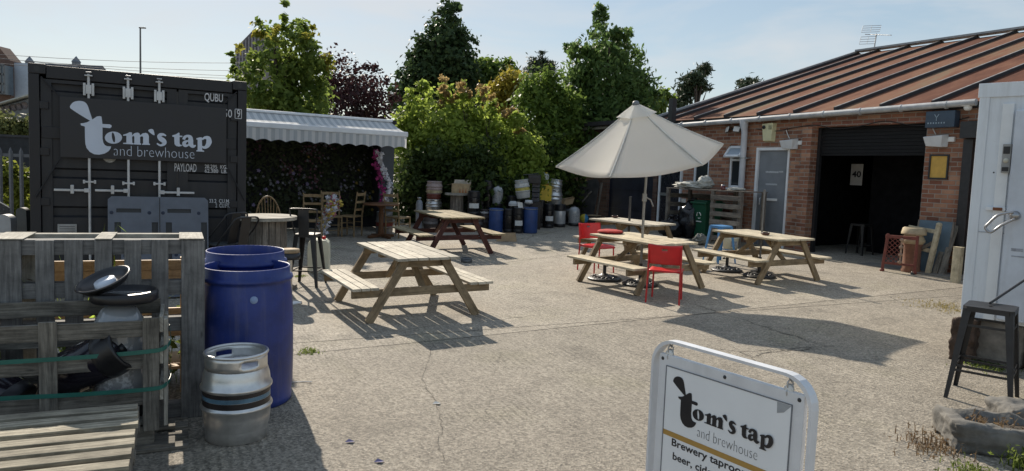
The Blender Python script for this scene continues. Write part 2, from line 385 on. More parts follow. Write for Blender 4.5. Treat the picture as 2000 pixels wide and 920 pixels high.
    mj = N(nt, 'ShaderNodeMix', data_type='RGBA'); mj.inputs['B'].default_value = (.045, .04, .03, 1)
    l(j, mj.inputs['Factor']); l(hv.outputs[0], mj.inputs['A'])
    # mossy green tinge
    mo = N(nt, 'ShaderNodeTexNoise', Scale=.9, Detail=5.0); l(O, mo.inputs['Vector'])
    mr = N(nt, 'ShaderNodeMapRange'); mr.inputs['From Min'].default_value = .56; mr.inputs['From Max'].default_value = .75; mr.inputs['To Max'].default_value = .35
    l(mo.outputs['Fac'], mr.inputs[0])
    mm = N(nt, 'ShaderNodeMix', data_type='RGBA'); mm.blend_type = 'MULTIPLY'; mm.inputs['B'].default_value = (.78, .82, .55, 1)
    l(mr.outputs[0], mm.inputs['Factor']); l(mj.outputs['Result'], mm.inputs['A']); l(mm.outputs['Result'], b.inputs['Base Color'])
    b.inputs['Roughness'].default_value = .82; b.inputs['Specular IOR Level'].default_value = .35
    # bump: aggregate + ridges
    a0 = at(700, 700); a1 = at(800, 805); dx, dy = a1.x-a0.x, a1.y-a0.y; q = math.hypot(dx, dy)
    _, d = line(dy/q, -dx/q, 0, .01)
    wv = N(nt, 'ShaderNodeMath', operation='MULTIPLY_ADD'); wv.inputs[1].default_value = 95.0; l(d, wv.inputs[0]); 
    ds = N(nt, 'ShaderNodeMath', operation='MULTIPLY'); ds.inputs[1].default_value = 11.0; l(dist.outputs['Fac'], ds.inputs[0]); l(ds.outputs[0], wv.inputs[2])
    sn = N(nt, 'ShaderNodeMath', operation='SINE'); l(wv.outputs[0], sn.inputs[0])
    mk = N(nt, 'ShaderNodeMapRange'); mk.inputs['From Min'].default_value = .38; mk.inputs['From Max'].default_value = .62; mk.inputs['To Min'].default_value = .15; mk.inputs['To Max'].default_value = 1.5; l(mo.outputs['Fac'], mk.inputs[0])
    rd = mul(sn.outputs[0], mk.outputs[0])
    hsum = N(nt, 'ShaderNodeMath', operation='MULTIPLY_ADD'); hsum.inputs[1].default_value = .9; l(vo.outputs['Distance'], hsum.inputs[0]); l(rd, hsum.inputs[2])
    hs2 = N(nt, 'ShaderNodeMath', operation='ADD'); l(hsum.outputs[0], hs2.inputs[0]); l(fine.outputs['Fac'], hs2.inputs[1])
    hs3 = N(nt, 'ShaderNodeMath', operation='MULTIPLY_ADD'); hs3.inputs[1].default_value = -2.5; l(j, hs3.inputs[0]); l(hs2.outputs[0], hs3.inputs[2])
    bp = N(nt, 'ShaderNodeBump', Strength=.75, Distance=.008); l(hs3.outputs[0], bp.inputs['Height']); l(bp.outputs[0], b.inputs['Normal'])
    return m
xs = [-700, -300, -120, -60, -40, -25, -20]+[-18+2*i for i in range(19)]+[20, 25, 40, 60, 120, 300, 700]
ys = [-300, -100, -40, -12, -8, -4]+[0+1.5*i for i in range(19)]+[30, 40, 60, 120, 300, 900]
gb = MB()
gb.add([(x, y, gz(x, y)) for y in ys for x in xs], [(j*len(xs)+i, j*len(xs)+i+1, (j+1)*len(xs)+i+1, (j+1)*len(xs)+i) for j in range(len(ys)-1) for i in range(len(xs)-1)])
tag(gb.build('ground', ground_material()), kind='structure')

# cracks wandering through the slabs
def crack(pts, w_, wob):
    P = [at(*p) for p in pts]; P = smooth_path([(p.x, p.y, 0) for p in P], 7); V = []; rd = random.Random(len(P))
    for i, p in enumerate(P):
        t = (P[min(i+1, len(P)-1)]-P[max(i-1, 0)]).normalized(); nn = Vector((-t.y, t.x, 0)); p = p+nn*rd.uniform(-wob, wob); q = w_*rd.uniform(.3, 1)*min(1, .2+i/3, .2+(len(P)-1-i)/3)
        for s_ in (1, -1): v = p+nn*q*s_; V.append((v.x, v.y, gz(v.x, v.y)+.004))
    mb = MB(); mb.add(V, [(2*i, 2*i+1, 2*i+3, 2*i+2) for i in range(len(P)-1)]); tag(mb.build('ground_crack', mat('crack_dirt', (.085, .074, .06), rough=1)), kind='structure')
crack([(848, 668), (838, 700), (826, 742), (850, 785), (862, 830), (858, 868), (868, 905)], .0024, .012)

# ------------------------------------------------------------------ brick building
WA = R(-60.0); W0 = at(1800, 527); FZ = W0.z
WALL = Plane(W0, WA)
def brickmat(name, ca, cb, cc, mortar=(.30, .26, .22), val=1.0):
    m, nt, b = newmat(name); l = nt.links.new
    tc = N(nt, 'ShaderNodeTexCoord'); sx = N(nt, 'ShaderNodeSeparateXYZ'); l(tc.outputs['Object'], sx.inputs[0])
    ad = N(nt, 'ShaderNodeMath', operation='ADD'); l(sx.outputs[0], ad.inputs[0]); l(sx.outputs[1], ad.inputs[1])
    cb_ = N(nt, 'ShaderNodeCombineXYZ'); l(ad.outputs[0], cb_.inputs[0]); l(sx.outputs[2], cb_.inputs[1])
    br = N(nt, 'ShaderNodeTexBrick', Scale=1.0); br.offset = .5
    for k, v in (('Brick Width', .25), ('Row Height', .087), ('Mortar Size', .009), ('Mortar Smooth', .3), ('Bias', 0.0)): br.inputs[k].default_value = v
    br.inputs['Color1'].default_value = (0, 0, 0, 1); br.inputs['Color2'].default_value = (1, 1, 1, 1); br.inputs['Mortar'].default_value = (.5, .5, .5, 1)
    l(cb_.outputs[0], br.inputs['Vector'])
    rp = N(nt, 'ShaderNodeValToRGB'); e = rp.color_ramp.elements
    e[0].position = 0; e[0].color = rgb(ca); e[1].position = 1; e[1].color = rgb(cc); k = e.new(.5); k.color = rgb(cb)
    l(br.outputs['Color'], rp.inputs[0])
    nz = N(nt, 'ShaderNodeTexNoise', Scale=1.6, Detail=8.0, Roughness=.7); l(tc.outputs['Object'], nz.inputs['Vector'])
    mr = N(nt, 'ShaderNodeMapRange'); mr.inputs['From Min'].default_value = .3; mr.inputs['From Max'].default_value = .7; mr.inputs['To Min'].default_value = .6*val; mr.inputs['To Max'].default_value = 1.3*val
    l(nz.outputs['Fac'], mr.inputs[0])
    hv = N(nt, 'ShaderNodeHueSaturation'); l(rp.outputs[0], hv.inputs['Color']); l(mr.outputs[0], hv.inputs['Value'])
    mx = N(nt, 'ShaderNodeMix', data_type='RGBA'); mx.inputs['B'].default_value = rgb(mortar); l(br.outputs['Fac'], mx.inputs['Factor']); l(hv.outputs[0], mx.inputs['A'])
    l(mx.outputs['Result'], b.inputs['Base Color']); b.inputs['Roughness'].default_value = .85
    f2 = N(nt, 'ShaderNodeTexNoise', Scale=90.0, Detail=3.0); l(tc.outputs['Object'], f2.inputs['Vector'])
    hh = N(nt, 'ShaderNodeMath', operation='MULTIPLY_ADD'); hh.inputs[1].default_value = -2.0; l(br.outputs['Fac'], hh.inputs[0]); l(f2.outputs['Fac'], hh.inputs[2])
    bp = N(nt, 'ShaderNodeBump', Strength=.6, Distance=.01); l(hh.outputs[0], bp.inputs['Height']); l(bp.outputs[0], b.inputs['Normal'])
    return m
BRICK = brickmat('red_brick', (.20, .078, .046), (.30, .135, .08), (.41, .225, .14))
BRICKDARK = brickmat('dark_brick', (.075, .04, .03), (.11, .06, .045), (.15, .09, .065), mortar=(.09, .08, .07))  # same brick pattern in darker tones, for the far shed
BLD = thing('brick_workshop', 'long low red brick workshop with rusty seamed metal roof', 'building', W0, WA, tilt=False)
def bpart(mb, name, m, parent=BLD, **k): return mb.build(name, m, parent, **k)
HEAD = WALL.hit(1700, 244)[1]; EAVE = 3.50-FZ
def W(px, py, off=0): return WALL.hit(px, py, off)
JL, JR = W(1592, 250)[0], W(1812, 238)[0]
T = .30
def wallbox(mb, s0, s1, z0, z1, y0=0.0, y1=T): mb.box(((s0+s1)/2, (y0+y1)/2, (z0+z1)/2), (s1-s0, y1-y0, z1-z0))
dL, dR = W(1479, 289)[0], W(1544, 291)[0]; dT = W(1510, 288)[1]
w1 = (W(1424, 320)[0], W(1456, 320)[0], W(1420, 366)[1], W(1440, 284)[1])
w2 = (W(1354, 335)[0], W(1384, 335)[0], w1[2], w1[3])
END = -7.75; NEAR = 4.2
mb = MB()
ZB = -.35
wallbox(mb, END, NEAR, HEAD, EAVE)                       # band over everything
for a, b in ((END, w2[0]), (w2[1], w1[0]), (w1[1], dL), (dR, JL), (JR, .62), (.95, NEAR)): wallbox(mb, a, b, ZB, HEAD)
wallbox(mb, w2[0], w2[1], ZB, w2[2]); wallbox(mb, w2[0], w2[1], w2[3], HEAD)
wallbox(mb, w1[0], w1[1], ZB, w1[2]); wallbox(mb, w1[0], w1[1], w1[3], HEAD)
wallbox(mb, dL, dR, dT, HEAD)
wallbox(mb, .62, .95, ZB, HEAD, .06, T)
# gable end and rear
D = 9.0; TN = .325; RIDGE = EAVE+.05+D*TN
mb.box((END+.15, D+.2, (ZB+EAVE)/2), (.3, 2*D-.2, EAVE-ZB)); mb.box(((END+NEAR)/2, 2*D, (ZB+EAVE)/2), (NEAR-END, .3, EAVE-ZB))
mb.box((NEAR-.15, D+.2, (ZB+EAVE)/2), (.3, 2*D-.2, EAVE-ZB))
mb.add([(END+.02, .1, EAVE), (END+.02, 2*D, EAVE), (END+.02, D, RIDGE-.05)], [(0, 1, 2)])
# brick reveal nibs at the roller door
wallbox(mb, JL-.24, JL, ZB, HEAD, -.10, -.002)
bpart(mb, 'wall', BRICK)
mb = MB(); wallbox(mb, JL-.26, JR+.1, HEAD+.001, HEAD+.09, -.012, -.002); bpart(mb, 'lintel', brickmat('soldier_brick', (.20, .075, .05), (.25, .10, .065), (.30, .13, .08)))
# interior of the open bay
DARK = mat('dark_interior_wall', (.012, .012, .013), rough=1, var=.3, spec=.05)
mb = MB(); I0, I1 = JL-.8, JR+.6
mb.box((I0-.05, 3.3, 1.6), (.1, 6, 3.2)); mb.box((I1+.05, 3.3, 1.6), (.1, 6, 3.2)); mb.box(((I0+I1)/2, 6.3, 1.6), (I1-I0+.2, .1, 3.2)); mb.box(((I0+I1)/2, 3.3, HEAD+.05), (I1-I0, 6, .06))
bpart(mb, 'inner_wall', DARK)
mb = MB(); mb.box(((I0+I1)/2, 3.2, .005), (I1-I0, 6.0, .03)); bpart(mb, 'bay_floor', mat('dark_bay_floor', (.03, .029, .028), rough=.9, var=.4, scale=2, spec=.1))  # one dark mottled colour over the whole bay floor
# roller shutter partly down + its rails
SH = W(1700, 298)[1]
mb = MB()
k = SH
while k < HEAD-.01:
    mb.box(((JL+JR)/2, .16, k+.035), (JR-JL-.02, .03, .066)); k += .072
mb.box(((JL+JR)/2, .16, SH-.03), (JR-JL-.02, .05, .05))
bpart(mb, 'roller_shutter', mat('black_shutter', (.008, .008, .009), rough=.6, var=.3, spec=.25))
mb = MB(); mb.box((JL+.04, .16, HEAD/2), (.07, .09, HEAD)); mb.box((JR-.04, .16, HEAD/2), (.07, .09, HEAD)); bpart(mb, 'shutter_rail', BLACKMET)
# roof
roofm, nt, b = newmat('rusty_sheet_roof'); l = nt.links.new
tc = N(nt, 'ShaderNodeTexCoord'); nz = N(nt, 'ShaderNodeTexNoise', Scale=.9, Detail=9.0, Roughness=.72); mp = N(nt, 'ShaderNodeMapping'); mp.inputs['Scale'].default_value = (1.6, .45, .45)
l(tc.outputs['Object'], mp.inputs[0]); l(mp.outputs[0], nz.inputs['Vector'])
ge = N(nt, 'ShaderNodeNewGeometry'); ad = N(nt, 'ShaderNodeMath', operation='MULTIPLY_ADD'); ad.inputs[1].default_value = .24; l(ge.outputs['Random Per Island'], ad.inputs[0])
sb = N(nt, 'ShaderNodeMath', operation='ADD'); sb.inputs[1].default_value = -.15; l(nz.outputs['Fac'], sb.inputs[0]); l(sb.outputs[0], ad.inputs[2])
rp = N(nt, 'ShaderNodeValToRGB'); e = rp.color_ramp.elements; e[0].position = .22; e[0].color = (.075, .032, .02, 1); e[1].position = .72; e[1].color = (.17, .135, .085, 1)
q = e.new(.42); q.color = (.125, .05, .03, 1); q = e.new(.56); q.color = (.185, .088, .052, 1)
l(ad.outputs[0], rp.inputs[0]); l(rp.outputs[0], b.inputs['Base Color']); b.inputs['Roughness'].default_value = .85; b.inputs['Specular IOR Level'].default_value = .12
roof = MB(); seam = MB(); fl = MB()
def roofpt(s, q, h=0): return Vector((s, -.16+q, EAVE+.05+q*TN+h)) if q <= D else Vector((s, -.16+q, EAVE+.05+(2*D-q)*TN+h))
S_eaves = [W(x, y)[0] for x, y in ((1425, 227), (1487, 221), (1558, 216), (1637, 210), (1729, 201), (1833, 194))]
pitch_ = (S_eaves[-1]-S_eaves[0])/5
ss = []; s = S_eaves[-1]
while s < NEAR+.3: ss.append(s); s += pitch_
s = S_eaves[-1]-pitch_
while s > END-.25: ss.append(s); s -= pitch_
ss = sorted(ss+[END-.3, NEAR+.35])
for a, b2 in zip(ss, ss[1:]):
    for q0, q1 in ((0, D), (D, 2*D)):
        roof.add([roofpt(a+.01, q0), roofpt(b2-.01, q0), roofpt(b2-.01, q1), roofpt(a+.01, q1)], [(0, 1, 2, 3)])
for a in ss:
    seam.bar(roofpt(a, -.03, .035), roofpt(a, D, .035), .042, .07, (0, -TN, 1)); seam.bar(roofpt(a, D, .035), roofpt(a, 2*D, .035), .055, .07, (0, TN, 1))
for a in ss[1:-1]: fl.bar(roofpt(a, -.03, .078), roofpt(a, D, .078), .032, .012, (0, -TN, 1))
rp_ = bpart(roof, 'roof', roofm)
seam.build('standing_seam', mat('dark_seam_metal', (.028, .026, .028), rough=.6, var=.2), rp_)
fl.build('seam_cap', mat('grey_seam_cap', (.33, .32, .31), rough=.5, var=.3), rp_)
mb = MB(); mb.bar(roofpt(END-.3, D, .1), roofpt(NEAR+.3, D, .1), .35, .06); mb.bar(roofpt(END-.33, -.05, .07), roofpt(END-.33, D, .07), .10, .10, (0, -TN, 1))
mb.build('ridge_capping', mat('roof_flashing', (.30, .31, .32), rough=.45, metal=.3, var=.2), rp_)
mb = MB(); mb.box(((END+NEAR)/2, -.07, EAVE+.0), (NEAR-END+.4, .12, .10)); bpart(mb, 'fascia', mat('dark_fascia', (.02, .02, .02), rough=.7))
# gutter + brackets, downpipe
GUT = mat('grey_plastic_gutter', (.40, .41, .42), rough=.5, var=.25, scale=5)
gp = MB(); za, zb = W(1345, 244)[1], W(1890, 203)[1]; sa, sb_ = W(1345, 243)[0]-.4, W(1890, 203)[0]+.25
P0 = (sa, -.19, za-.02); P1 = (sb_, -.19, zb-.0)
gp.tube([P0, P1], .062, 12); g_ = bpart(gp, 'gutter', GUT)
mb = MB()
for k in range(9):
    t = (k+.4)/9; mb.tube([(sa+(sb_-sa)*t-.02, -.19, za+(zb-za)*t-.01), (sa+(sb_-sa)*t+.02, -.19, za+(zb-za)*t-.01)], .074, 12)
mb.build('gutter_bracket', GUT, g_)
ds = W(1459, 300)[0]
mb = MB(); zt = za+(zb-za)*(ds-sa)/(sb_-sa)
mb.tube([(ds, -.17, zt), (ds, -.165, zt-.12), (ds, -.15, zt-.22), (ds, -.13, zt-.3), (ds, -.13, .02)], [.11, .10, .08, .073, .073], 14)
dp = bpart(mb, 'downpipe', mat('pale_grey_pipe', (.52, .54, .58), rough=.45, var=.1, scale=3))
mb = MB()
for z in (1.0, 2.15): mb.box((ds, -.07, z), (.26, .13, .03)); mb.tube([(ds, -.13, z-.02), (ds, -.13, z+.02)], .082, 14)
mb.build('pipe_clip', GALV, dp)
# windows
GLASS, nt, b = newmat('window_glass'); b.inputs['Base Color'].default_value = (.03, .035, .04, 1); b.inputs['Roughness'].default_value = .06; b.inputs['Specular IOR Level'].default_value = .8
def win(v, opened):
    s0, s1, z0, z1 = v; fw = .06; zm = z0+(z1-z0)*.66
    mb = MB(); y0, y1 = .02, .09
    for a in ((s0, s0+fw, z0, z1), (s1-fw, s1, z0, z1), (s0+fw, s1-fw, z0, z0+fw), (s0+fw, s1-fw, z1-fw, z1), (s0+fw, s1-fw, zm-.03, zm+.03)):
        wallbox(mb, a[0]+.001, a[1]-.001, a[2]+.001, a[3]-.001, y0, y1)
    f = bpart(mb, 'window', WHITEPAINT, bevel=.004)
    mb = MB(); wallbox(mb, s0+fw, s1-fw, z0+fw, zm-.03, .05, .06)
    if not opened: wallbox(mb, s0+fw, s1-fw, zm+.03, z1-fw, .05, .06)
    mb.build('pane', GLASS, f)
    mb = MB(); wallbox(mb, s0-.05, s1+.05, z0-.05, z0-.002, -.06, .08); mb.build('sill', WHITEPAINT, f, bevel=.004)
    mb = MB(); wallbox(mb, s0+.01, s1-.01, z0+.01, z1, .2, .29); mb.build('dark_room', DARK, f)
    if opened:
        rot = Matrix.Rotation(R(-38), 3, 'X'); h = z1-zm-.02; hw = (s1-s0)
        def loc(x, z): return Vector(((s0+s1)/2+x, -.01, z1-.03)) + rot @ Vector((0, 0, -z))
        mb = MB(); 
        for a, b_ in ((( -hw/2+.03, 0), (-hw/2+.03, h)), ((hw/2-.03, 0), (hw/2-.03, h)), ((-hw/2, .03), (hw/2, .03)), ((-hw/2, h-.03), (hw/2, h-.03))):
            mb.bar(loc(*a), loc(*b_), .06, .045, rot @ Vector((0, 1, 0)))
        c = mb.build('casement', WHITEPAINT, f, bevel=.003)
        c['label'] = 'white top casement propped open at an angle'
        mb = MB(); mb.add([loc(-hw/2+.05, .05), loc(hw/2-.05, .05), loc(hw/2-.05, h-.05), loc(-hw/2+.05, h-.05)], [(0, 1, 2, 3)])
        fg, nt_, b_ = (MATS['frosted_pane'], None, None) if 'frosted_pane' in MATS else newmat('frosted_pane')
        if b_: b_.inputs['Base Color'].default_value = (.30, .36, .42, 1); b_.inputs['Roughness'].default_value = .12
        mb.build('casement_pane', fg, f)
win(w1, True); win(w2, False)
# grey steel door
mb = MB(); fw = .07
wallbox(mb, dL, dL+fw, 0, dT, -.025, .12); wallbox(mb, dR-fw+.02, dR, 0, dT, -.025, .12); wallbox(mb, dL+fw, dR-fw+.02, dT-fw, dT, -.025, .12)
df = bpart(mb, 'door_frame', WHITEPAINT, bevel=.004)
mb = MB(); wallbox(mb, dL+fw, dR-fw+.02, .02, dT-fw-.003, .03, .07)
dr = bpart(mb, 'door', mat('slate_grey_door', (.19, .205, .225), rough=.35, var=.12, scale=2.5))
q = lambda x, y: W(x, y)
mb = MB(); a, b_ = q(1497, 387), q(1516, 393); wallbox(mb, a[0], b_[0], b_[1], a[1], .005, .03); mb.build('letter_plate', WHITEPL, dr, bevel=.004)
mb = MB()
for (x0, y0, x1, y1) in ((1494, 334, 1519, 337), (1494, 358, 1516, 361), (1520, 334, 1528, 336)):
    a, b_ = q(x0, y0), q(x1, y1); wallbox(mb, a[0], b_[0], min(a[1], b_[1])-.012, max(a[1], b_[1]), .026, .0285)
mb.build('tape_residue', mat('tape_marks', (.42, .44, .46), rough=.7, var=.3, scale=40), dr)
mb = MB(); a = q(1478, 386); mb.tube([(a[0]+.13, -.01, a[1]), (a[0]+.13, -.04, a[1]), (a[0]+.13, -.045, a[1]-.16)], .012); mb.build('handle', STEEL, dr)
# threshold apron
ap = MB(); ap.add([WALL.world(JL-.3, -.02, .02), WALL.world(2.2, -.02, .02), WALL.world(2.2, -.62, .008), WALL.world(JL-.5, -.62, .008), WALL.world(2.2, -.62, -.12), WALL.world(JL-.5, -.62, -.12)], [(0, 1, 2, 3), (3, 2, 4, 5)])
tag(ap.build('doorway_apron', mat('apron_concrete', (.20, .185, .16), rough=.85, var=.25, scale=5, bump=.05)), kind='structure')

# lower shed beyond the workshop
SHED = thing('brick_shed', 'dark brick lean-to beyond the workshop with flat roof', 'building', W0, WA, tilt=False)
mb = MB(); dk0, dk1 = W(1186, 380)[0], W(1273, 400)[0]; wh0, wh1 = W(1290, 345)[0], W(1330, 345)[0]; farS = -13.0
ST = W(1150, 249)[1]
for a, b_ in ((farS, dk0), (dk1, END-.05)): wallbox(mb, a, b_, -.3, ST-.02, .001, T)
wallbox(mb, dk0, dk1, 2.35, ST-.02, .001, T)
mb.box((farS+.15, 2.2, ST/2), (.3, 3.8, ST))
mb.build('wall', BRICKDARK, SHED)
mb = MB(); mb.box(((farS+END)/2-.1, 1.6, ST+.06), (END-farS+.2, 4, .12)); mb.build('roof', mat('bitumen_felt', (.035, .033, .035), rough=.9, var=.3), SHED)
mb = MB(); mb.tube([(farS-.1, -.16, ST-.06), (END-.35, -.16, ST-.04)], .05, 10); mb.build('gutter', GUT, SHED)
mb = MB(); wallbox(mb, dk0+.005, dk1-.005, 0, 2.34, .08, .13)
for z in (.6, 1.2, 1.8): wallbox(mb, dk0+.03, dk1-.03, z, z+.03, .06, .0795)
mb.build('door', mat('navy_steel_door', (.022, .026, .04), rough=.4, var=.4, scale=2), SHED)
# recessed white-framed doorway between the two, behind the pallet shelter
mb = MB(); a = W(1290, 345)[0]; b_ = W(1334, 345)[0]
mb.box((a+.03, -.03, 1.15), (.07, .06, 2.3)); mb.box((b_-.03, -.03, 1.15), (.05, .06, 2.3)); mb.box(((a+b_)/2, -.03, 2.33), (b_-a, .06, .06))
dd = mb.build('door_frame', WHITEPAINT, BLD)
mb = MB(); mb.box(((a+b_)/2, -.018, 1.15), (b_-a-.13, .03, 2.28)); mb.build('door_leaf', mat('black_gloss_door', (.02, .021, .028), rough=.25, var=.2), dd)
mb = MB(); mb.box(((a+b_)/2-.2, -.045, 1.15), (.4, .02, .08)); mb.build('letter_plate', GALV, dd)
# fittings on the wall: things that could be unscrewed
def onwall(name, label, cat, px, py, off=0.0, group=None):
    s, z = W(px, py); return thing(name, label, cat, WALL.world(s, off, z), WA, group, tilt=False)
t = onwall('alarm_box', 'cream bell box with a black sounder hole above the grey door', 'alarm box', 1505, 259)
mb = MB(); mb.add([(-.17, -.002, .22), (.17, -.002, .22), (.15, -.002, -.22), (-.15, -.002, -.22), (-.16, -.13, .20), (.16, -.13, .22), (.12, -.11, -.20), (-.12, -.11, -.20)],
       [(4, 5, 6, 7), (0, 1, 5, 4), (1, 2, 6, 5), (2, 3, 7, 6), (3, 0, 4, 7)]); mb.build('case', mat('cream_plastic', (.62, .60, .38), rough=.4, var=.06), t, bevel=.01)
mb = MB(); mb.lathe([(0, 0), (.045, 0), (.045, .012), (0, .012)], (-.09, -.133, .12), 18, rot=Matrix.Rotation(R(90), 3, 'X')); mb.build('sounder', BLACKPL, t)
mb = MB()
for k in range(5): mb.box((.09, -.132, .15-.02*k), (.09, .008, .008))
mb.build('vent_slots', mat('slot_shadow', (.25, .24, .16), rough=.6), t)
def bulk(px, py, label):
    t = onwall('wall_lamp', label, 'lamp', px, py, group='white bulkhead lamps beside the shutter')
    mb = MB(); mb.add([(-.22, -.02, .10), (.2, -.02, .13), (.2, -.02, -.11), (-.22, -.02, -.09), (-.2, -.19, .075), (.17, -.19, .10), (.13, -.15, -.12), (-.15, -.15, -.10)],
        [(4, 5, 6, 7), (0, 1, 5, 4), (1, 2, 6, 5), (2, 3, 7, 6), (3, 0, 4, 7), (0, 3, 2, 1)]); mb.build('housing', mat('pearl_plastic', (.60, .61, .62), rough=.3, var=.08), t, bevel=.012)
    mb = MB(); mb.box((.26, -.03, .03), (.12, .05, .09)); mb.build('junction_box', WHITEPL, t, bevel=.004)
    mb = MB(); mb.tube([(-.05, -.02, .13), (-.1, -.03, .22), (-.16, -.02, .33)], .009, 6); mb.build('cable', WHITEPL, t)
bulk(1546, 282, 'white bulkhead lamp by the top corner of the grey door')
bulk(1833, 276, 'white bulkhead lamp above the yellow framed notice')
t = onwall('floodlight', 'pair of small white security floodlights between gutter and open window', 'floodlight', 1436, 253)
for dx in (-.17, .14):
    mb = MB(); rot = Matrix.Rotation(R(-18), 3, 'X') @ Matrix.Rotation(R(-25 if dx < 0 else 18), 3, 'Z')
    mb.box((dx, -.10, 0), (.16, .03, .13), rot); mb.build('lamp_head', WHITEPL, t, bevel=.005)
    mb = MB(); mb.box((dx, -.08, 0), (.18, .03, .15), rot); mb.build('lamp_casing', BLACKPL, t, bevel=.004)
mb = MB(); mb.box((0, -.03, .02), (.12, .06, .05)); mb.tube([(-.17, -.07, 0), (.14, -.07, 0)], .012); mb.build('bracket', BLACKPL, t)
t = onwall('framed_notice', 'yellow notice in a dark frame on the brick pier', 'notice', 1834, 326)
mb = MB(); a = .17; h = .22
for c, d in (((-a, -.015, 0), (.03, .03, 2*h+.03)), ((a, -.015, 0), (.03, .03, 2*h+.03)), ((0, -.015, h), (2*a-.03, .03, .03)), ((0, -.015, -h), (2*a-.03, .03, .03))): mb.box(c, d)
mb.build('frame', BLACKMET, t, bevel=.003)
mb = MB(); mb.box((0, -.006, 0), (2*a-.03, .008, 2*h-.03)); mb.build('sheet', mat('yellow_paper', (.56, .34, .07), rough=.6, var=.12, scale=9), t)
t = onwall('lightbox_sign', 'dark blue box sign with a pale emblem above the notice', 'sign', 1846, 234)
mb = MB(); mb.box((0, -.09, 0), (.55, .18, .31)); mb.build('case', mat('navy_sign_box', (.035, .06, .095), rough=.35, var=.2), t, bevel=.012)
mb = MB(); mb.bar((-.06, -.183, .03), (-.06, -.183, -.03), .004, .012, (1, 0, 0)); mb.bar((-.06, -.183, .03), (-.10, -.183, .09), .004, .012, (1, 0, 0)); mb.bar((-.06, -.183, .03), (-.02, -.183, .09), .004, .012, (1, 0, 0))
for k in range(7): mb.box((-.21+.05*k, -.183, -.07), (.022, .004, .028))
mb.build('emblem', mat('faded_lettering', (.32, .40, .47), rough=.6), t)
t = onwall('security_camera', 'white security camera under the gutter by the cold store', 'camera', 1899, 208, off=-.12)
mb = MB(); mb.box((0, 0, .04), (.16, .22, .10)); mb.lathe([(0, -.09), (.05, -.08), (.07, -.04), (.07, .0)], (0, -.02, 0), 16); mb.build('housing', WHITEPL, t, bevel=.015)
mb = MB(); mb.tube([(0, .08, .05), (0, .13, .05)], .02); mb.build('bracket', WHITEPL, t)
# black steel frame right of the pier
t = thing('steel_door_frame', 'black steel doorway post with header box beside the brick pier', 'door frame', WALL.world(.79, -.02, 0), WA, tilt=False)
mb = MB(); mb.box((-.08, -.03, 1.25), (.17, .1, 2.5)); mb.build('post', BLACKMET, t, bevel=.004)
mb = MB(); mb.box((.2, -.1, 2.66), (.75, .22, .30)); mb.build('shutter_box', BLACKMET, t, bevel=.006)
# cable run under the gutter
mb = MB(); pts = [(-4.3+.55*k, -.03, EAVE-.26-.05*math.sin(k*1.9)-.02*(k % 3)) for k in range(10)]
mb.tube(smooth_path(pts, 4), .009, 6); o = mb.build('cable', BLACKPL, BLD)
# aerial and flue on the roof
pb = Vector(WALL.world(*[0]*3)); sR, zR = None, None
bp_ = pt(1705, 103, (WALL.world(-7.75, D, 0)-EYE).dot(FW)-.6)
sc_ = (bp_-EYE).dot(FW)/CAM_F
t = thing('tv_aerial', 'spiky rooftop television aerial standing on the ridge', 'aerial', bp_-Vector((0, 0, .25)), 0, tilt=False)
H_ = 64*sc_
mb = MB(); mb.tube([(0, 0, 0), (.06*H_, 0, H_*.80)], .022, 6); mb.build('mast', GALV, t)
mb = MB(); z = H_*.76; mb.tube([(-.24*H_, .12, z+.03), (.46*H_, -.15, z-.02)], .013, 6)
for k in range(14): x = (-.10+.04*k)*H_; mb.tube([(x, -.20, z-.03), (x, .20, z+.05)], .007, 4)
mb.build('boom', GALV, t)
for z0, z1, x0, x1 in ((.84*H_, 1.03*H_, -.36*H_, .10*H_), (.48*H_, .70*H_, -.40*H_, -.02*H_)):
    mb = MB()
    for k in range(4): q = k/3; mb.tube([(x0+.04*H_*q, .1, z0+(z1-z0)*q), (x1+.04*H_*q, -.1, z0+(z1-z0)*q)], .008, 4)
    for k in range(3): q = k/2; xx = x0+(x1-x0)*q; mb.tube([(xx, .1-.2*q, z0), (xx+.04*H_, .1-.2*q, z1)], .007, 4)
    mb.build('reflector', GALV, t)
a = W(1328, 245); t = thing('flue_pipe', 'square black flue pipe rising at the eaves behind the parasol', 'flue', WALL.world(a[0], -.3, a[1]-.6), WA, tilt=False)
mb = MB(); mb.box((0, 0, .62), (.15, .15, 1.36)); mb.build('pipe', BLACKMET, t); mb = MB(); mb.box((0, .13, .55), (.08, .14, .05)); mb.build('bracket', BLACKMET, t)
# ------------------------------------------------------------------ logo and lettering
def desk(pts): return [(x, y-.057*(x-440)) for x, y in pts]
def stroke(path, wid):
    P = smooth_path([(x, y, 0) for x, y in path], 5)
    n = len(P); W_ = []
    for i in range(n):
        q = i/(n-1)*(len(wid)-1); k = min(int(q), len(wid)-2); W_.append(wid[k]+(wid[k+1]-wid[k])*(q-k))
    l, r = [], []
    for i in range(n):
        t = (P[min(i+1, n-1)]-P[max(i-1, 0)]).normalized(); nn = Vector((-t.y, t.x, 0))
        l.append(P[i]+nn*W_[i]/2); r.append(P[i]-nn*W_[i]/2)
    return l, r
def ell(cx, cy, rx, ry, rot=0, n=28):
    c, s = math.cos(rot), math.sin(rot)
    return [(cx+rx*math.cos(q)*c-ry*math.sin(q)*s, cy+rx*math.cos(q)*s+ry*math.sin(q)*c) for q in [2*math.pi*k/n for k in range(n)]]
def sm(pts, n=4): return [(p.x, p.y) for p in smooth_path([(x, y, 0) for x, y in pts], n, True)]
LOGO = []      # (kind, data) in traced units, x right, y down
LOGO.append(('poly', sm([(22, 112), (45, 72), (80, 53), (125, 49), (163, 60), (190, 92), (212, 160), (234, 236), (222, 250), (205, 246), (120, 192), (45, 140)]), []))
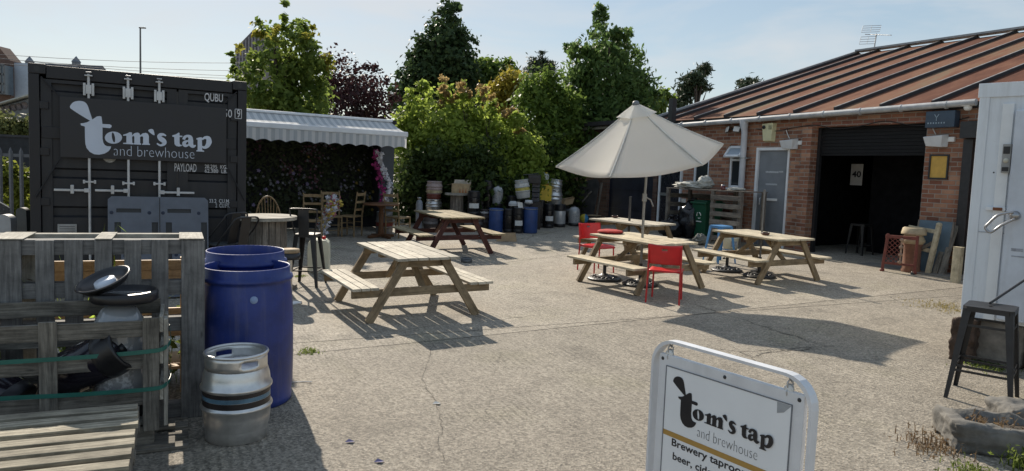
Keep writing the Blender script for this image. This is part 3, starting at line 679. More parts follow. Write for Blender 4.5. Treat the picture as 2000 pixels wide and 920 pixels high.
LOGO.append(('poly', [(120, 280), (150, 277), (185, 268), (240, 236), (280, 208), (305, 203), (325, 207), (330, 240), (334, 285), (405, 288), (424, 297), (426, 314), (410, 329), (335, 321), (335, 440), (342, 480), (356, 505), (378, 517), (420, 521), (412, 545), (390, 573), (355, 594), (300, 606), (250, 600), (208, 575), (178, 535), (166, 490), (163, 420), (163, 312), (125, 300)], []))
LOGO.append(('poly', ell(443, 428, 86, 64), [ell(443, 426, 15, 53, -.16)]))
LOGO.append(('poly', [(540, 397), (572, 388), (608, 370), (630, 375), (632, 484), (642, 486), (642, 501), (540, 494), (540, 484), (573, 482), (573, 408), (540, 408)], []))
LOGO.append(('poly', [(632, 402), (655, 382), (685, 374), (704, 381), (713, 403), (713, 489), (722, 491), (722, 505), (645, 501), (645, 489), (654, 487), (654, 420), (645, 408), (632, 420)], []))
LOGO.append(('poly', [(713, 404), (740, 384), (772, 378), (793, 388), (804, 412), (804, 492), (815, 497), (815, 508), (732, 505), (732, 494), (744, 492), (744, 424), (733, 412), (713, 424)], []))
LOGO.append(('poly', sm([(797, 355), (815, 340), (835, 337), (852, 350), (863, 398), (852, 402), (822, 382)]), []))
LOGO.append(('stroke', [(985, 412), (958, 397), (928, 398), (912, 415), (925, 440), (955, 462), (968, 486), (950, 506), (920, 512), (887, 492)], [10, 24, 36, 44, 50, 52, 44, 30, 20, 14]))
LOGO.append(('poly', [(1050, 405), (1085, 396), (1115, 377), (1127, 378), (1128, 408), (1158, 410), (1158, 424), (1128, 424), (1128, 490), (1136, 508), (1157, 511), (1150, 522), (1120, 528), (1092, 521), (1074, 502), (1070, 425), (1050, 418)], []))
LOGO.append(('stroke', [(1172, 452), (1184, 426), (1213, 413), (1243, 428), (1248, 465), (1252, 505), (1275, 528), (1304, 516)], [32, 32, 26, 44, 56, 52, 34, 12]))
LOGO.append(('stroke', [(1240, 466), (1203, 470), (1180, 487), (1180, 508), (1200, 520), (1238, 504)], [14, 22, 42, 42, 28, 12]))
LOGO.append(('poly', [(1310, 438), (1350, 428), (1370, 428), (1376, 572), (1396, 575), (1396, 588), (1310, 583), (1310, 572), (1324, 570), (1324, 456), (1310, 450)], []))
LOGO.append(('stroke', [(1372, 452), (1404, 432), (1440, 440), (1450, 480), (1432, 522), (1398, 542), (1374, 528)], [18, 28, 50, 62, 48, 28, 16]))
def logo_mesh(fn, lift=.0004):
    mb = MB()
    for i, e in enumerate(LOGO):
        g = lambda x, y, d, i=i: fn(x, y-.057*(x-440), -.0006-lift*i)
        if e[0] == 'poly': mb.poly(e[1], e[2], g)
        else:
            l, r = stroke(e[1], e[2]); n = len(l)
            V = [g(p.x, p.y, 0) for p in l]+[g(p.x, p.y, 0) for p in r]
            mb.add(V, [(k, k+1, n+k+1, n+k) for k in range(n-1)])
    return mb
def text_mesh(txt, name, m, parent, x, z, width, height, depth=-.002, slant=0.0, offset=0.0, space=1.0, rotz=0.0, thick=0.0):
    cu = bpy.data.curves.new('t', 'FONT'); cu.body = txt; cu.offset = offset; cu.space_character = space; cu.resolution_u = 3; cu.extrude = thick
    o = bpy.data.objects.new('t', cu); COL.objects.link(o); dg = bpy.context.evaluated_depsgraph_get()
    me = bpy.data.meshes.new_from_object(o.evaluated_get(dg)); bpy.data.objects.remove(o)
    xs = [v.co.x for v in me.vertices]; ys = [v.co.y for v in me.vertices]
    x0, x1, y0, y1 = min(xs), max(xs), min(ys), max(ys)
    c, s = math.cos(rotz), math.sin(rotz)
    for v in me.vertices:
        a = (v.co.x-x0)/(x1-x0)*width; b = (v.co.y-y0)/(y1-y0)*height
        v.co = (x+a*c-b*s, depth+v.co.z, z+a*s+b*c)
    me.materials.clear(); me.materials.append(m); me.name = name
    n = bpy.data.objects.new(name, me); COL.objects.link(n); n.parent = parent
    return n

# ------------------------------------------------------------------ shipping container
CA = .485; C0 = at(479, 566); C0.z += 0
CP = Plane(C0, CA)
CW = 2.438; CHT = CP.hit(484, 160)[1]; CZ0 = .12
CONT = thing('shipping_container', 'charcoal shipping container with white lettering and door rods', 'shipping container', C0, CA, tilt=False)
CHAR = mat('charcoal_container_paint', (.0125, .0135, .017), rough=.5, var=.25, scale=3, bump=.01, dirt=.045)
CHAR2 = mat('charcoal_frame_paint', (.010, .010, .013), rough=.5, var=.25, scale=3)
ID_W = mat('stencil_white', (.55, .56, .58), rough=.6, var=.2, scale=25)
LOGO_W = mat('logo_pale_blue', (.52, .58, .68), rough=.45, var=.05, scale=3)
def CH(px, py): return CP.hit(px, py)
mb = MB(); Z1 = CHT; LL = 6.06
def corr(y_pts, mk): pass
mb.box((-CW/2, .30+.02, (CZ0+Z1)/2), (CW-.3, .02, Z1-CZ0-.2))
for sx in (0, -CW):                                   # corrugated long sides
    V = []; F = []; k = 0; y = .1; prof = []
    while y < LL-.1:
        prof += [(y, 0), (y+.07, 0), (y+.138, .036), (y+.208, .036)]; y += .276
    sg = -1 if sx == 0 else 1
    for (yy, d) in prof: V += [(sx+sg*(.02+d), yy, CZ0+.15), (sx+sg*(.02+d), yy, Z1-.1)]
    F = [(2*i, 2*i+2, 2*i+3, 2*i+1) for i in range(len(prof)-1)]
    mb.add(V, F)
mb.box((-CW/2, LL/2, Z1-.05), (CW-.06, LL-.1, .04)); mb.box((-CW/2, LL-.05, (CZ0+Z1)/2), (CW-.2, .05, Z1-CZ0-.2)); mb.box((-CW/2, LL/2, CZ0+.1), (CW-.06, LL-.1, .08))
mb.build('body', CHAR, CONT)
mb = MB()
for sx in (-.055, -CW+.055):
    mb.box((sx, .06, (CZ0+Z1)/2), (.11, .12, Z1-CZ0-.24)); mb.box((sx, LL-.06, (CZ0+Z1)/2), (.11, .12, Z1-CZ0-.24))
    mb.box((sx-.0, LL/2, Z1-.06), (.07, LL-.36, .09)); mb.box((sx, LL/2, CZ0+.09), (.07, LL-.36, .16))
mb.box((-CW/2, .07, Z1-.085), (CW-.36, .12, .15)); mb.box((-CW/2, .07, CZ0+.09), (CW-.36, .12, .15))
mb.build('frame', CHAR2, CONT, bevel=.006)
for sx in (-.089, -CW+.089):
    for z in (CZ0+.059, Z1-.059):
        mb = MB(); mb.box((sx, .08, z), (.178, .17, .118)); c = mb.build('corner_casting', CHAR2, CONT, bevel=.008)
        mb = MB(); mb.lathe([(0, 0), (.032, 0)], (sx, -.0065, z), 16, rot=Matrix.Rotation(R(90), 3, 'X')); mb.build('hole', BLACKPL, c)
# two doors with pressed ribs
zc = lambda px, py: CH(px, py)[1]
mid = CH(347, 340)[0]
ribs = [(zc(230, 333), zc(230, 350)), (zc(230, 406), zc(230, 424)), (zc(230, 170), zc(230, 186))]
for a, b_ in ((-CW+.12, mid-.012), (mid+.012, -.12)):
    mb = MB(); z0, z1 = CZ0+.19, Z1-.17
    edges = sorted([z0]+[q for r in ribs for q in r]+[z1]); cuts = [(z0, None)]
    prof = [(z0, .05)]
    for hi, lo in sorted(ribs, key=lambda r: r[1]):
        prof += [(lo-.012, .05), (lo+.012, .085), (hi-.012, .085), (hi+.012, .05)]
    prof += [(z1, .05)]
    V = []; 
    for z, y in prof: V += [(a+.11, y, z), (b_-.11, y, z)]
    mb.add(V, [(2*i, 2*i+1, 2*i+3, 2*i+2) for i in range(len(prof)-1)])
    for x in (a+.055, b_-.055): mb.box((x, .055, (z0+z1)/2), (.11, .05, z1-z0))
    for z in (z0+.02, z1-.02): mb.box(((a+b_)/2, .055, z), (b_-a-.22, .05, .04))
    d = mb.build('door', CHAR, CONT)
    mb = MB(); hx = a+.0 if a < -2 else b_
    for z in (z0+.25, z0+.85, z0+1.45, z0+2.0): mb.box((hx, .022, z), (.16, .03, .09))
    mb.build('hinge', CHAR2, d, bevel=.004)
    mb = MB()
    for px, py in (((105, 262), (475, 283)) if a < -2 else ((475, 283), (475, 283)))[:1]: pass
    xx = a+.06 if a < -2 else b_-.06
    mb.box((a+.12 if a < -2 else b_-.12, .028, zc(100, 259) if a < -2 else zc(470, 282)), (.24, .012, .14)); mb.build('rib_plate', CHAR2, d, bevel=.01)
mb = MB(); mb.box((mid, .05, (CZ0+Z1)/2), (.022, .02, Z1-CZ0-.4)); mb.build('door_gasket', BLACKPL, CONT)
ZINC = mat('zinc_rod', (.48, .49, .50), rough=.4, metal=.35, var=.15)
for (pt_, ptop, hy, hx0, hx1, brk) in ((173, 145, 371, 106, 174, 355), (250, 152, 372, 186, 251, 358), (311, 158, 376, 316, 379, 359)):
    s, z1 = CH(pt_, ptop); mb = MB(); y = -.028
    mb.tube([(s, y, CZ0+.02), (s, y, z1+.0)], .016, 10); rd = mb.build('locking_rod', ZINC, CONT)
    mb = MB(); zb = zc(pt_, ptop+30)
    mb.box((s-.045, -.018, zb), (.028, .03, .15)); mb.box((s+.045, -.018, zb), (.028, .03, .15)); mb.box((s, -.036, zb), (.06, .016, .11))
    zk = zc(pt_, brk); mb.box((s, -.036, zk), (.10, .016, .022)); mb.box((s-.058, -.02, zk), (.025, .03, .045)); mb.box((s+.058, -.02, zk), (.025, .03, .045))
    mb.build('rod_bracket', ZINC, rd, bevel=.004)
    mb = MB(); mb.box((s, -.03, z1-.02), (.085, .05, .016)); mb.box((s, -.03, z1+.02), (.06, .055, .014)); mb.build('cam_keeper', ZINC, rd, bevel=.004)
    a, b_ = CH(hx0, hy)[0], CH(hx1, hy)[0]; zh = zc((hx0+hx1)/2, hy)
    mb = MB(); mb.box(((a+b_)/2, -.05, zh), (b_-a, .016, .028)); mb.box((s+(.03 if hx0 > pt_ else -.03), -.045, zh), (.055, .035, .05)); mb.build('handle', ZINC, rd, bevel=.004)
    mb = MB(); cx = a+(b_-a)*(.5 if hx0 > pt_ else .52); mb.box((cx, -.055, zh+.01), (.038, .02, .11)); mb.build('handle_latch', ZINC, rd, bevel=.008)
# painted name board screwed over the doors
c1, c2, c3, c4 = CH(117, 190), CH(441, 210), CH(441, 320), CH(120, 306)
mb = MB(); y = -.05
xl, xr = c1[0], c2[0]; zt = (c1[1]+c2[1])/2; zb = (c3[1]+c4[1])/2
mb.box(((xl+xr)/2, y+.006, (zt+zb)/2), (xr-xl, .012, zt-zb)); bd = mb.build('name_board', mat('black_board', (.011, .0115, .016), rough=.4, var=.2, scale=4), CONT, bevel=.002)
def raw2src(X, Y): return 140+X/1624*300, 190+Y/920*170
lx0, lz0 = CH(*raw2src(443, 490)); lx1, lz1 = CH(*raw2src(1400, 545))
_, zA = CH(*raw2src(440, 200)); _, zB = CH(*raw2src(440, 600))
sxl = (lx1-lx0)/957; szl = (zA-zB)/400
def fnC(x, y, d): return Vector((lx0+(x-443)*sxl, y_board+d, lz0-(y-490)*szl))
y_board = y-.0015
logo_mesh(fnC).build('logo', LOGO_W, bd)
def label_at(txt, px0, px1, ptop, pbot, m=ID_W, dep=.045, off=0.0, parent=CONT, nm='lettering'):
    a = CH(px0, pbot); b_ = CH(px1, pbot); t = CH((px0+px1)/2, ptop)[1]; lo = CH((px0+px1)/2, pbot)[1]
    return text_mesh(txt, nm, m, parent, a[0], lo, b_[0]-a[0], t-lo, dep, offset=off)
xa = fnC(445, 615, 0); xb = fnC(1288, 615, 0)
text_mesh('and brewhouse', 'strapline', LOGO_W, bd, xa.x, xa.z, xb.x-xa.x, 108*szl, y_board-.001, offset=-.022)
STEN = .008
label_at('QUBU', 399.5, 435.5, 182.5, 201, off=STEN, dep=.012)
label_at('50', 437, 453, 213.5, 229.5, off=STEN, dep=-.006)
label_at('9', 462.5, 469, 214, 230, off=STEN, dep=-.006)
a0, a1 = CH(459, 213), CH(471.5, 232)
mb = MB(); z0, z1 = a1[1], a0[1]; x0, x1 = a0[0], a1[0]
for c, d in ((((x0+x1)/2, -.006, z1), (x1-x0, .004, .008)), (((x0+x1)/2, -.006, z0), (x1-x0, .004, .008)), ((x0, -.006, (z0+z1)/2), (.008, .004, z1-z0-.008)), ((x1, -.006, (z0+z1)/2), (.008, .004, z1-z0-.008))): mb.box(c, d)
mb.build('check_digit_box', ID_W, CONT)
label_at('PAYLOAD', 341, 384, 319.5, 335.5, off=STEN, dep=.012)
label_at('28.295  KG.', 400, 444, 322, 329.5, off=.012, dep=.012); label_at('62.380  LB.', 400, 444, 330.5, 338, off=.012, dep=.012)
label_at('33.2  CU.M.', 409, 449, 389, 396.5, off=.012, dep=.012); label_at('2  CU.FT.', 421, 449, 397.5, 405.5, off=.012, dep=.012)
mb = MB(); a, b_ = CH(112, 438), CH(150, 470); mb.box(((a[0]+b_[0])/2, .03, (a[1]+b_[1])/2), (b_[0]-a[0], .01, a[1]-b_[1])); pl = mb.build('data_plate', mat('dull_plate', (.30, .30, .29), rough=.5, var=.2), CONT)
mb = MB()
for k in range(4): mb.box(((a[0]+b_[0])/2, .0235, a[1]-.03-.028*k), ((b_[0]-a[0])*.8, .004, .009))
mb.build('plate_print', mat('plate_print', (.12, .12, .12)), pl)
# scuffs and an old round sticker showing under the board, lashing ropes
a = CH(214, 309); mb = MB(); mb.lathe([(0, 0), (.075, 0)], (a[0], .028, a[1]+.02), 24, rot=Matrix.Rotation(R(90), 3, 'X')); mb.build('round_sticker', mat('old_sticker', (.36, .36, .34), var=.3, scale=30), CONT)
mb = MB()
for p, q in (((117, 190), (80, 150)), ((120, 306), (70, 385)), ((436, 203), (462, 180)), ((446, 330), (478, 392))):
    u, v = CH(*p), CH(*q); mb.tube([(u[0], -.03, u[1]), (v[0], -.02, v[1])], .010, 6)
mb.build('lashing_rope', mat('dark_rope', (.02, .02, .022), rough=.9), CONT)
for x in (-.2, -CW+.2):
    mb = MB(); mb.box((x, .25, .045), (.3, .35, .15)); single(mb.build('timber_block', OLDPALLET), 'short timber block under the %s front corner of the charcoal container' % ('right' if x > -1 else 'left'), 'timber block', C0, CA, 'blocks under the container', tilt=False)

# ------------------------------------------------------------------ pavement sign
sz = 1.27
dl_ = (CAM_H-sz); SL = EYE+ray(1282, 655)*(dl_/-(ray(1282, 655).z)); SR = EYE+ray(1597, 742)*(dl_/-(ray(1597, 742).z))
SA = math.atan2(SR.y-SL.y, SR.x-SL.x); SWD = (SR-SL).length
sg = (SL+SR)/2; sbase = Vector((sg.x, sg.y, gz(sg.x, sg.y)))
SIGN = thing('pavement_sign', 'white swinging pavement sign with black tap lettering and gold stripe', 'sign', sbase, SA, tilt=False)
SH_ = sz-sbase.z; LEAN = 0.0
hw = SWD/2
def arch(off, yb, sgn, r=.11, zoff=0):
    # ring of points of an arch, leaning: y = sgn*(SH-z)*LEAN
    pts = [(-hw+off, 0.02)]
    for k in range(7):
        q = math.pi-k*math.pi/12; pts.append((-hw+off+r+(r)*math.cos(q), SH_-off-r+r*math.sin(q)))
    for k in range(7):
        q = math.pi/2-k*math.pi/12; pts.append((hw-off-r+r*math.cos(q), SH_-off-r+r*math.sin(q)))
    pts.append((hw-off, .02))
    return [Vector((x, sgn*(SH_-z)*LEAN+yb, z)) for x, z in pts]
SIGNW = mat('sign_white_metal', (.66, .67, .69), rough=.35, var=.08, dirt=.15)
o1 = arch(0, -.021, 0); o2 = arch(0, .021, 0); i1 = arch(.011, -.021, 0); i2 = arch(.011, .021, 0)
n = len(o1); mb = MB(); V = o1+o2+i1+i2; F = []
for k in range(n-1):
    F += [(k, k+1, n+k+1, n+k), (2*n+k, 3*n+k, 3*n+k+1, 2*n+k+1), (k, 2*n+k, 2*n+k+1, k+1), (n+k, n+k+1, 3*n+k+1, 3*n+k)]
mb.add(V, F); mb.build('frame', SIGNW, SIGN)
for sx in (-1, 1):
    mb = MB(); mb.box((sx*(hw-.03), 0, .012), (.06, .55, .024)); mb.build('foot', SIGNW, SIGN, bevel=.004)
def SP(px, py, off=0.0):            # point on the leaning front panel in sign coordinates
    # plane: y = -(SH-z)*LEAN + off
    M_ = Matrix.Rotation(-SA, 3, 'Z'); o = M_ @ (EYE-sbase); d = M_ @ ray(px, py)
    # o.y + t d.y = -(SH - o.z - t d.z)*LEAN + off
    t = (-(SH_-o.z)*LEAN+off-o.y)/(d.y-d.z*LEAN); return o+d*t
def SPL(x, z, d=0.0): return Vector((x, -(SH_-z)*LEAN+d, z))
ptl, ptr = SP(1287, 688), SP(1582, 772); ztop = (ptl.z+ptr.z)/2; px0, px1 = -hw+.035, hw-.035
zbt = .10
mb = MB(); y0, y1 = -.012, .012
V = [SPL(px0, ztop, y0), SPL(px1, ztop, y0), SPL(px1, zbt, y0), SPL(px0, zbt, y0), SPL(px0, ztop, y1), SPL(px1, ztop, y1), SPL(px1, zbt, y1), SPL(px0, zbt, y1)]
mb.add(V, [(0, 1, 2, 3), (4, 7, 6, 5), (0, 4, 5, 1), (1, 5, 6, 2), (2, 6, 7, 3), (3, 7, 4, 0)])
panel = mb.build('panel', SIGNW, SIGN, bevel=.003)
mb = MB(); b_ = .045
mb.add([SPL(px0+b_, ztop-b_, -.0135), SPL(px1-b_, ztop-b_, -.0135), SPL(px1-b_, zbt+b_, -.0135), SPL(px0+b_, zbt+b_, -.0135)], [(0, 1, 2, 3)])
mb.build('poster', mat('poster_white', (.76, .78, .80), rough=.22, var=.05, scale=2), panel)
mb = MB(); 
for p, q in (((px0+b_, ztop-b_), (px1-b_, ztop-b_)), ((px0+b_, zbt+b_), (px0+b_, ztop-b_)), ((px1-b_, zbt+b_), (px1-b_, ztop-b_))): mb.bar(SPL(*p, -.014), SPL(*q, -.014), .004, .003, (0, 1, 0))
mb.build('poster_edge', mat('edge_shadow', (.16, .17, .19), rough=.5), panel)
mb = MB()
for x in (px0+.02, 0, px1-.02): mb.lathe([(.008, 0), (.006, .003), (0, .004)], SPL(x, ztop-.02, -.012), 10, rot=Matrix.Rotation(R(90), 3, 'X'))
mb.build('screw', BLACKMET, panel)
mb = MB()
for z0 in (ztop-.05,): mb.poly([(px1-b_-.06, ztop-b_-.004), (px1-b_-.002, ztop-b_-.004), (px1-b_-.03, ztop-b_-.035), (px1-b_-.058, ztop-b_-.045)], [], lambda x, y, d: SPL(x, y, -.0142))
mb.build('corner_tape', mat('grey_tape', (.32, .34, .36), rough=.5, var=.2), panel)
INK = mat('black_ink', (.016, .016, .020), rough=.3, var=.1)
la = SP(1320, 740); lb = SP(1516, 852)
ux = (lb.x-la.x)/1450.0
bl = SP(1367.5, 820).z; tl = SP(1350, 768).z; 
uz = (SP(1340, 765).z-SP(1350, 837).z)/400
def fnS(x, y, d): return SPL(la.x+(x-25)*ux, bl-(y-490)*uz, -.0142+d)
logo_mesh(fnS, .00025).build('logo', INK, panel)
def sign_text(txt, pA, pB, hpx, m, off=0.0, nm='lettering'):
    a = SP(*pA); b2 = SP(*pB)
    o = text_mesh(txt, nm, m, panel, a.x, 0, b2.x-a.x, hpx, 0, offset=off)
    for v in o.data.vertices: q = SPL(v.co.x, a.z+v.co.z, -.0145); v.co = q
    return o
sign_text('and brewhouse', (1366, 851), (1484, 886), .041, mat('grey_ink', (.06, .06, .068), rough=.4), -.022, 'strapline')
sign_text('Brewery taproom selling', (1316, 873), (1540, 943), .041, INK, .02)
sign_text('beer, cider', (1318, 898), (1404, 926), .036, INK, .02)
g1 = SP(1291, 833); mb = MB(); z1 = g1.z+.003
mb.add([SPL(px0+b_+.002, z1, -.0143), SPL(px1-b_-.002, z1, -.0143), SPL(px1-b_-.002, z1-.022, -.0143), SPL(px0+b_+.002, z1-.022, -.0143)], [(0, 1, 2, 3)])
mb.build('gold_stripe', mat('gold_print', (.40, .24, .06), rough=.35, var=.08), panel)
for px in (1309, 1544):
    x = SP(px, 700 if px < 1400 else 745).x; mb = MB(); 
    zt_, zb_ = SH_-.012, ztop-.015
    mb.tube([SPL(x-.012, zt_), SPL(x+.004, zt_-.02), SPL(x+.012, zt_)], .003, 6)
    for k in range(3):
        z = zt_-.018-k*(zt_-zb_-.02)/3; r = .012
        pts = [SPL(x, z-.012, 0)+Vector((r*math.cos(q)*(1 if k % 2 else .3), r*math.cos(q)*(.3 if k % 2 else 1), .017*math.sin(q))) for q in [2*math.pi*i/10 for i in range(11)]]
        mb.tube(pts, .003, 6)
    mb.build('hanging_chain', GALV, SIGN)
    mb = MB(); mb.lathe([(0, 0), (.018, 0), (.018, .006), (0, .006)], SPL(x, ztop+.004, -.004), 14, rot=Matrix.Rotation(R(90), 3, 'X')); mb.build('chain_tab', WHITEPL, SIGN)

# ------------------------------------------------------------------ cold store
K0 = at(1868, 700); KA = math.atan2(-.75, .66); KP = Plane(K0, KA)
kz0 = KP.hit(1869, 618)[1]; kz1 = KP.hit(1911, 166)[1]
KL = 3.4; KD = 2.3
COLD = thing('cold_store', 'big white insulated cold store box with grey door and lever handle', 'cold store', K0, KA, tilt=False)
CWHITE = mat('cold_store_white', (.70, .74, .78), rough=.35, var=.05, scale=1.5, dirt=.22)
mb = MB(); mb.box((KL/2, KD/2, (kz0+kz1)/2), (KL, KD, kz1-kz0)); mb.build('body', CWHITE, COLD, bevel=.012)
mb = MB()
mb.box((KL/2, -.008, kz1-.06), (KL+.03, .02, .14)); mb.box((.045, -.006, (kz0+kz1)/2), (.09, .016, kz1-kz0-.16))
zs = KP.hit(1880, 450)[1]
mb.build('edge_trim', CWHITE, COLD, bevel=.004)
mb = MB(); mb.box((.23, -.002, zs), (.27, .006, .012)); mb.build('panel_joint', mat('joint_shadow', (.40, .43, .47)), COLD)
dk = KP.hit(1967, 400)[0]; dz1 = KP.hit(1985, 216)[1]
mb = MB(); mb.box((dk-.06, -.012, (kz0+kz1)/2-.1), (.10, .03, kz1-kz0-.2)); mb.build('door_frame', mat('frame_white', (.74, .76, .77), rough=.3, var=.05), COLD, bevel=.004)
mb = MB(); mb.box((dk+.02+.5, -.05, (kz0+dz1)/2+.02), (1.0, .09, dz1-kz0-.04)); dr = mb.build('door', mat('cold_door_grey', (.55, .59, .65), rough=.38, var=.14, scale=2.2, dirt=.2), COLD, bevel=.015)
SMUDGE = mat('door_smudge', (.33, .35, .39), rough=.7, var=.3, scale=30)
mb = MB()
for (px, py, w_, h_) in ((1985, 487, .10, .03), (1990, 500, .14, .012)):
    s, z = KP.hit(px, py); mb.box((s+.03, -.0965, z), (w_, .003, h_))
mb.build('scuff_mark', SMUDGE, dr)
mb = MB()
for (px, py, w_, h_) in ((1962, 382, .04, .03), (1951, 473, .018, .03)):
    s, z = KP.hit(px, py); mb.box((s, -.0015, z), (w_, .003, h_))
mb.build('scuff_mark', SMUDGE, COLD)
s, z = KP.hit(1969, 310)
mb = MB(); mb.box((s, -.04, z), (.075, .05, .28)); kp_ = mb.build('thermometer', mat('meter_grey', (.30, .30, .29), rough=.4), COLD, bevel=.006)
mb = MB(); mb.box((s, -.067, z+.08), (.055, .006, .07)); mb.box((s, -.067, z-.105), (.055, .006, .04)); mb.build('dark_display', BLACKPL, kp_)
mb = MB(); mb.lathe([(.024, 0), (.02, .012), (0, .014)], (s, -.064, z-.02), 16, rot=Matrix.Rotation(R(90), 3, 'X')); mb.build('dial', mat('ivory', (.6, .58, .48)), kp_)
s, z = KP.hit(1989, 421); a2 = KP.hit(1936, 444)
mb = MB(); mb.lathe([(.045, 0), (.045, .03), (.02, .05), (.0, .05)], (s, -.095, z), 18, rot=Matrix.Rotation(R(90), 3, 'X')); 
mb.tube(smooth_path([(s-.01, -.14, z+.03), (s-.12, -.17, z-.0), (a2[0]+.03, -.18, a2[1]+.05), (a2[0], -.18, a2[1]+.0), (a2[0]+.05, -.18, a2[1]-.04), (s-.09, -.17, z-.1), (s+.01, -.14, z-.03)], 5), .013, 8)
mb.build('lever_handle', mat('dull_chrome', (.38, .38, .39), rough=.3, metal=.9), dr)
s, z = KP.hit(1947, 408)
mb = MB(); mb.box((s, -.03, z), (.17, .04, .035)); lt = mb.build('latch', WHITEPAINT, COLD, bevel=.005); mb = MB(); mb.box((s+.02, -.053, z), (.08, .012, .03)); mb.build('rusty_tongue', mat('rust', (.20, .07, .03), rough=.8), lt, bevel=.003)
mb = MB(); s1, z1 = KP.hit(1913, 350); mb.lathe([(.008, 0), (0, .004)], (s1-.05, -.003, z1), 8, rot=Matrix.Rotation(R(90), 3, 'X')); s1, z1 = KP.hit(1941, 337); mb.lathe([(.008, 0), (0, .004)], (s1, -.003, z1), 8, rot=Matrix.Rotation(R(90), 3, 'X')); mb.build('rivet', BLACKMET, COLD)
# ------------------------------------------------------------------ picnic tables
def picnic(label, x, y, th, dims, nT, nB, gap, top, leg, edge=.7, group='picnic tables in the yard'):
    Lh, Wt, hb, b1, b2, Lb, vf, uf = dims; H = .74
    t = thing('picnic_table', label, 'picnic table', (x, y, gz(x, y)), th, group)
    mb = MB(); pw = Wt/nT
    for k in range(nT):
        mb.box((random.uniform(-.006, .006), -Wt/2+pw*(k+.5), H-.016+random.uniform(-.002, .002)), (Lh+random.uniform(-.012, .012), pw-gap, .032), Matrix.Rotation(R(random.uniform(-.35, .35)), 3, 'Z'))
    mb.build('tabletop', top, t, bevel=.004)
    for sg in (-1, 1):
        mb = MB(); bw = (b2-b1)/nB
        for k in range(nB): mb.box((random.uniform(-.006, .006), sg*(b1+bw*(k+.5)), hb-.016), (Lb+random.uniform(-.01, .01), bw-gap, .032))
        mb.build('bench', top, t, bevel=.004)
    tv = Wt*.30
    for su in (-1, 1):
        xo = su*uf
        for sv in (-1, 1):
            mb = MB(); a = Vector((xo, sv*tv, H-.034)); b_ = Vector((xo, sv*vf, 0.0)); d = (b_-a).normalized()
            mb.bar(a, b_, .095, .046, (1, 0, 0))
            o = mb.build('leg', leg, t, bevel=.003)
        mb = MB(); mb.bar((xo-su*.046, -b2+.02, hb-.032-.047), (xo-su*.046, b2-.02, hb-.032-.047), .044, .094); cb = mb.build('crossbeam', leg, t, bevel=.003)
        mb = MB()
        for v in (-.43, -.40, .40, .43): mb.lathe([(0, 0), (.011, 0), (.011, .006), (0, .007)], (xo-su*.046+su*.0225+0, v*vf/.66, hb-.06-.03*(abs(v) > .41)), 8, rot=Matrix.Rotation(R(90*su), 3, 'Y'))
        mb.build('bolt', GALV, cb)
        mb = MB(); mb.bar((xo+su*.046 if False else xo-su*.046, -Wt/2+.05, H-.032-.048), (xo-su*.046, Wt/2-.05, H-.032-.048), .044, .092); mb.build('batten', leg, t, bevel=.003)
        mb = MB(); mb.bar((su*.06, .0+su*.03, H-.06), (xo-su*.09, 0+su*.03, hb-.10), .07, .044); mb.build('brace', leg, t, bevel=.003)
    mb = MB(); mb.bar((0, -Wt/2+.05, H-.032-.03), (0, Wt/2-.05, H-.032-.03), .09, .058); mb.build('batten', leg, t, bevel=.003)
    return t
DA = (1.574, .775, .410, .562, .874, 1.432, .675, .657); DB = (1.509, .842, .413, .579, .879, 1.501, .703, .637)
T1 = picnic('pale picnic table standing alone with gaps between its planks, nearest the keg and blue barrels', -1.306, 9.005, -1.071, DA, 6, 3, .010, wood('greyed_table_wood', (.38, .34, .26), (.64, .58, .47), rough=.75, island=.22), LEGWOOD)
T2 = picnic('pale picnic table under the cream parasol with red cushion on its top', 2.018, 11.262, -.965, DB, 5, 2, .004, TABLEWOOD, LEGWOOD)
T3 = picnic('pale picnic table in front of the open shutter doorway with thin steel pole', 4.29, 12.521, -1.092, DB, 5, 2, .004, TABLEWOOD, LEGWOOD)
a = atz(1164.7, 426, .74); b_ = atz(1307.6, 437.5, .74)
T4C = ((a.x+b_.x)/2+.0, (a.y+b_.y)/2)
T4 = picnic('pale picnic table behind the parasol table with short pole stub', T4C[0], T4C[1], -.86, DB, 5, 2, .004, wood('silvered_table_wood', (.40, .35, .27), (.66, .60, .48), rough=.75, island=.22), LEGWOOD)
c = [atz(813, 411, .74), atz(873, 425.3, .74), atz(943, 424, .74), atz(877.3, 409, .74)]
MC = sum(c, Vector())/4; un = (c[1]+c[2]-c[0]-c[3])
DM = (1.75, .86, .41, .60, .90, 1.7, .66, .70)
T5 = picnic('dark maroon stained picnic table with mossy pale top before the keg pile', MC.x, MC.y, math.atan2(un.y, un.x), DM, 6, 3, .010,
            wood('mossy_plank', (.20, .155, .075), (.46, .38, .24), island=.3), MAROON)

# ------------------------------------------------------------------ parasol
PB = Vector((2.018, 11.262, gz(2.018, 11.262)))
PAR = thing('parasol', 'cream six sided garden parasol tilted over a picnic table', 'parasol', PB, 0, tilt=False)
POLE = mat('grey_parasol_pole', (.26, .26, .25), rough=.4, metal=.5, var=.15)
rimc = Vector((1.914, 11.287, 2.285))-PB; nrm = Vector((-.169, -.227, 1)).normalized()
ex = Vector((1, 0, .169)); ex = (ex-nrm*ex.dot(nrm)).normalized(); ey = nrm.cross(ex)
apex = rimc+nrm*.785; RR = 1.305; A0 = .015
CANV = None
m, nt, b = newmat('cream_canvas'); l = nt.links.new; b.inputs['Base Color'].default_value = (.72, .67, .56, 1); b.inputs['Roughness'].default_value = .9; CANV = m
tc = N(nt, 'ShaderNodeTexCoord'); nz = N(nt, 'ShaderNodeTexNoise', Scale=2.5, Detail=6.0); l(tc.outputs['Object'], nz.inputs['Vector'])
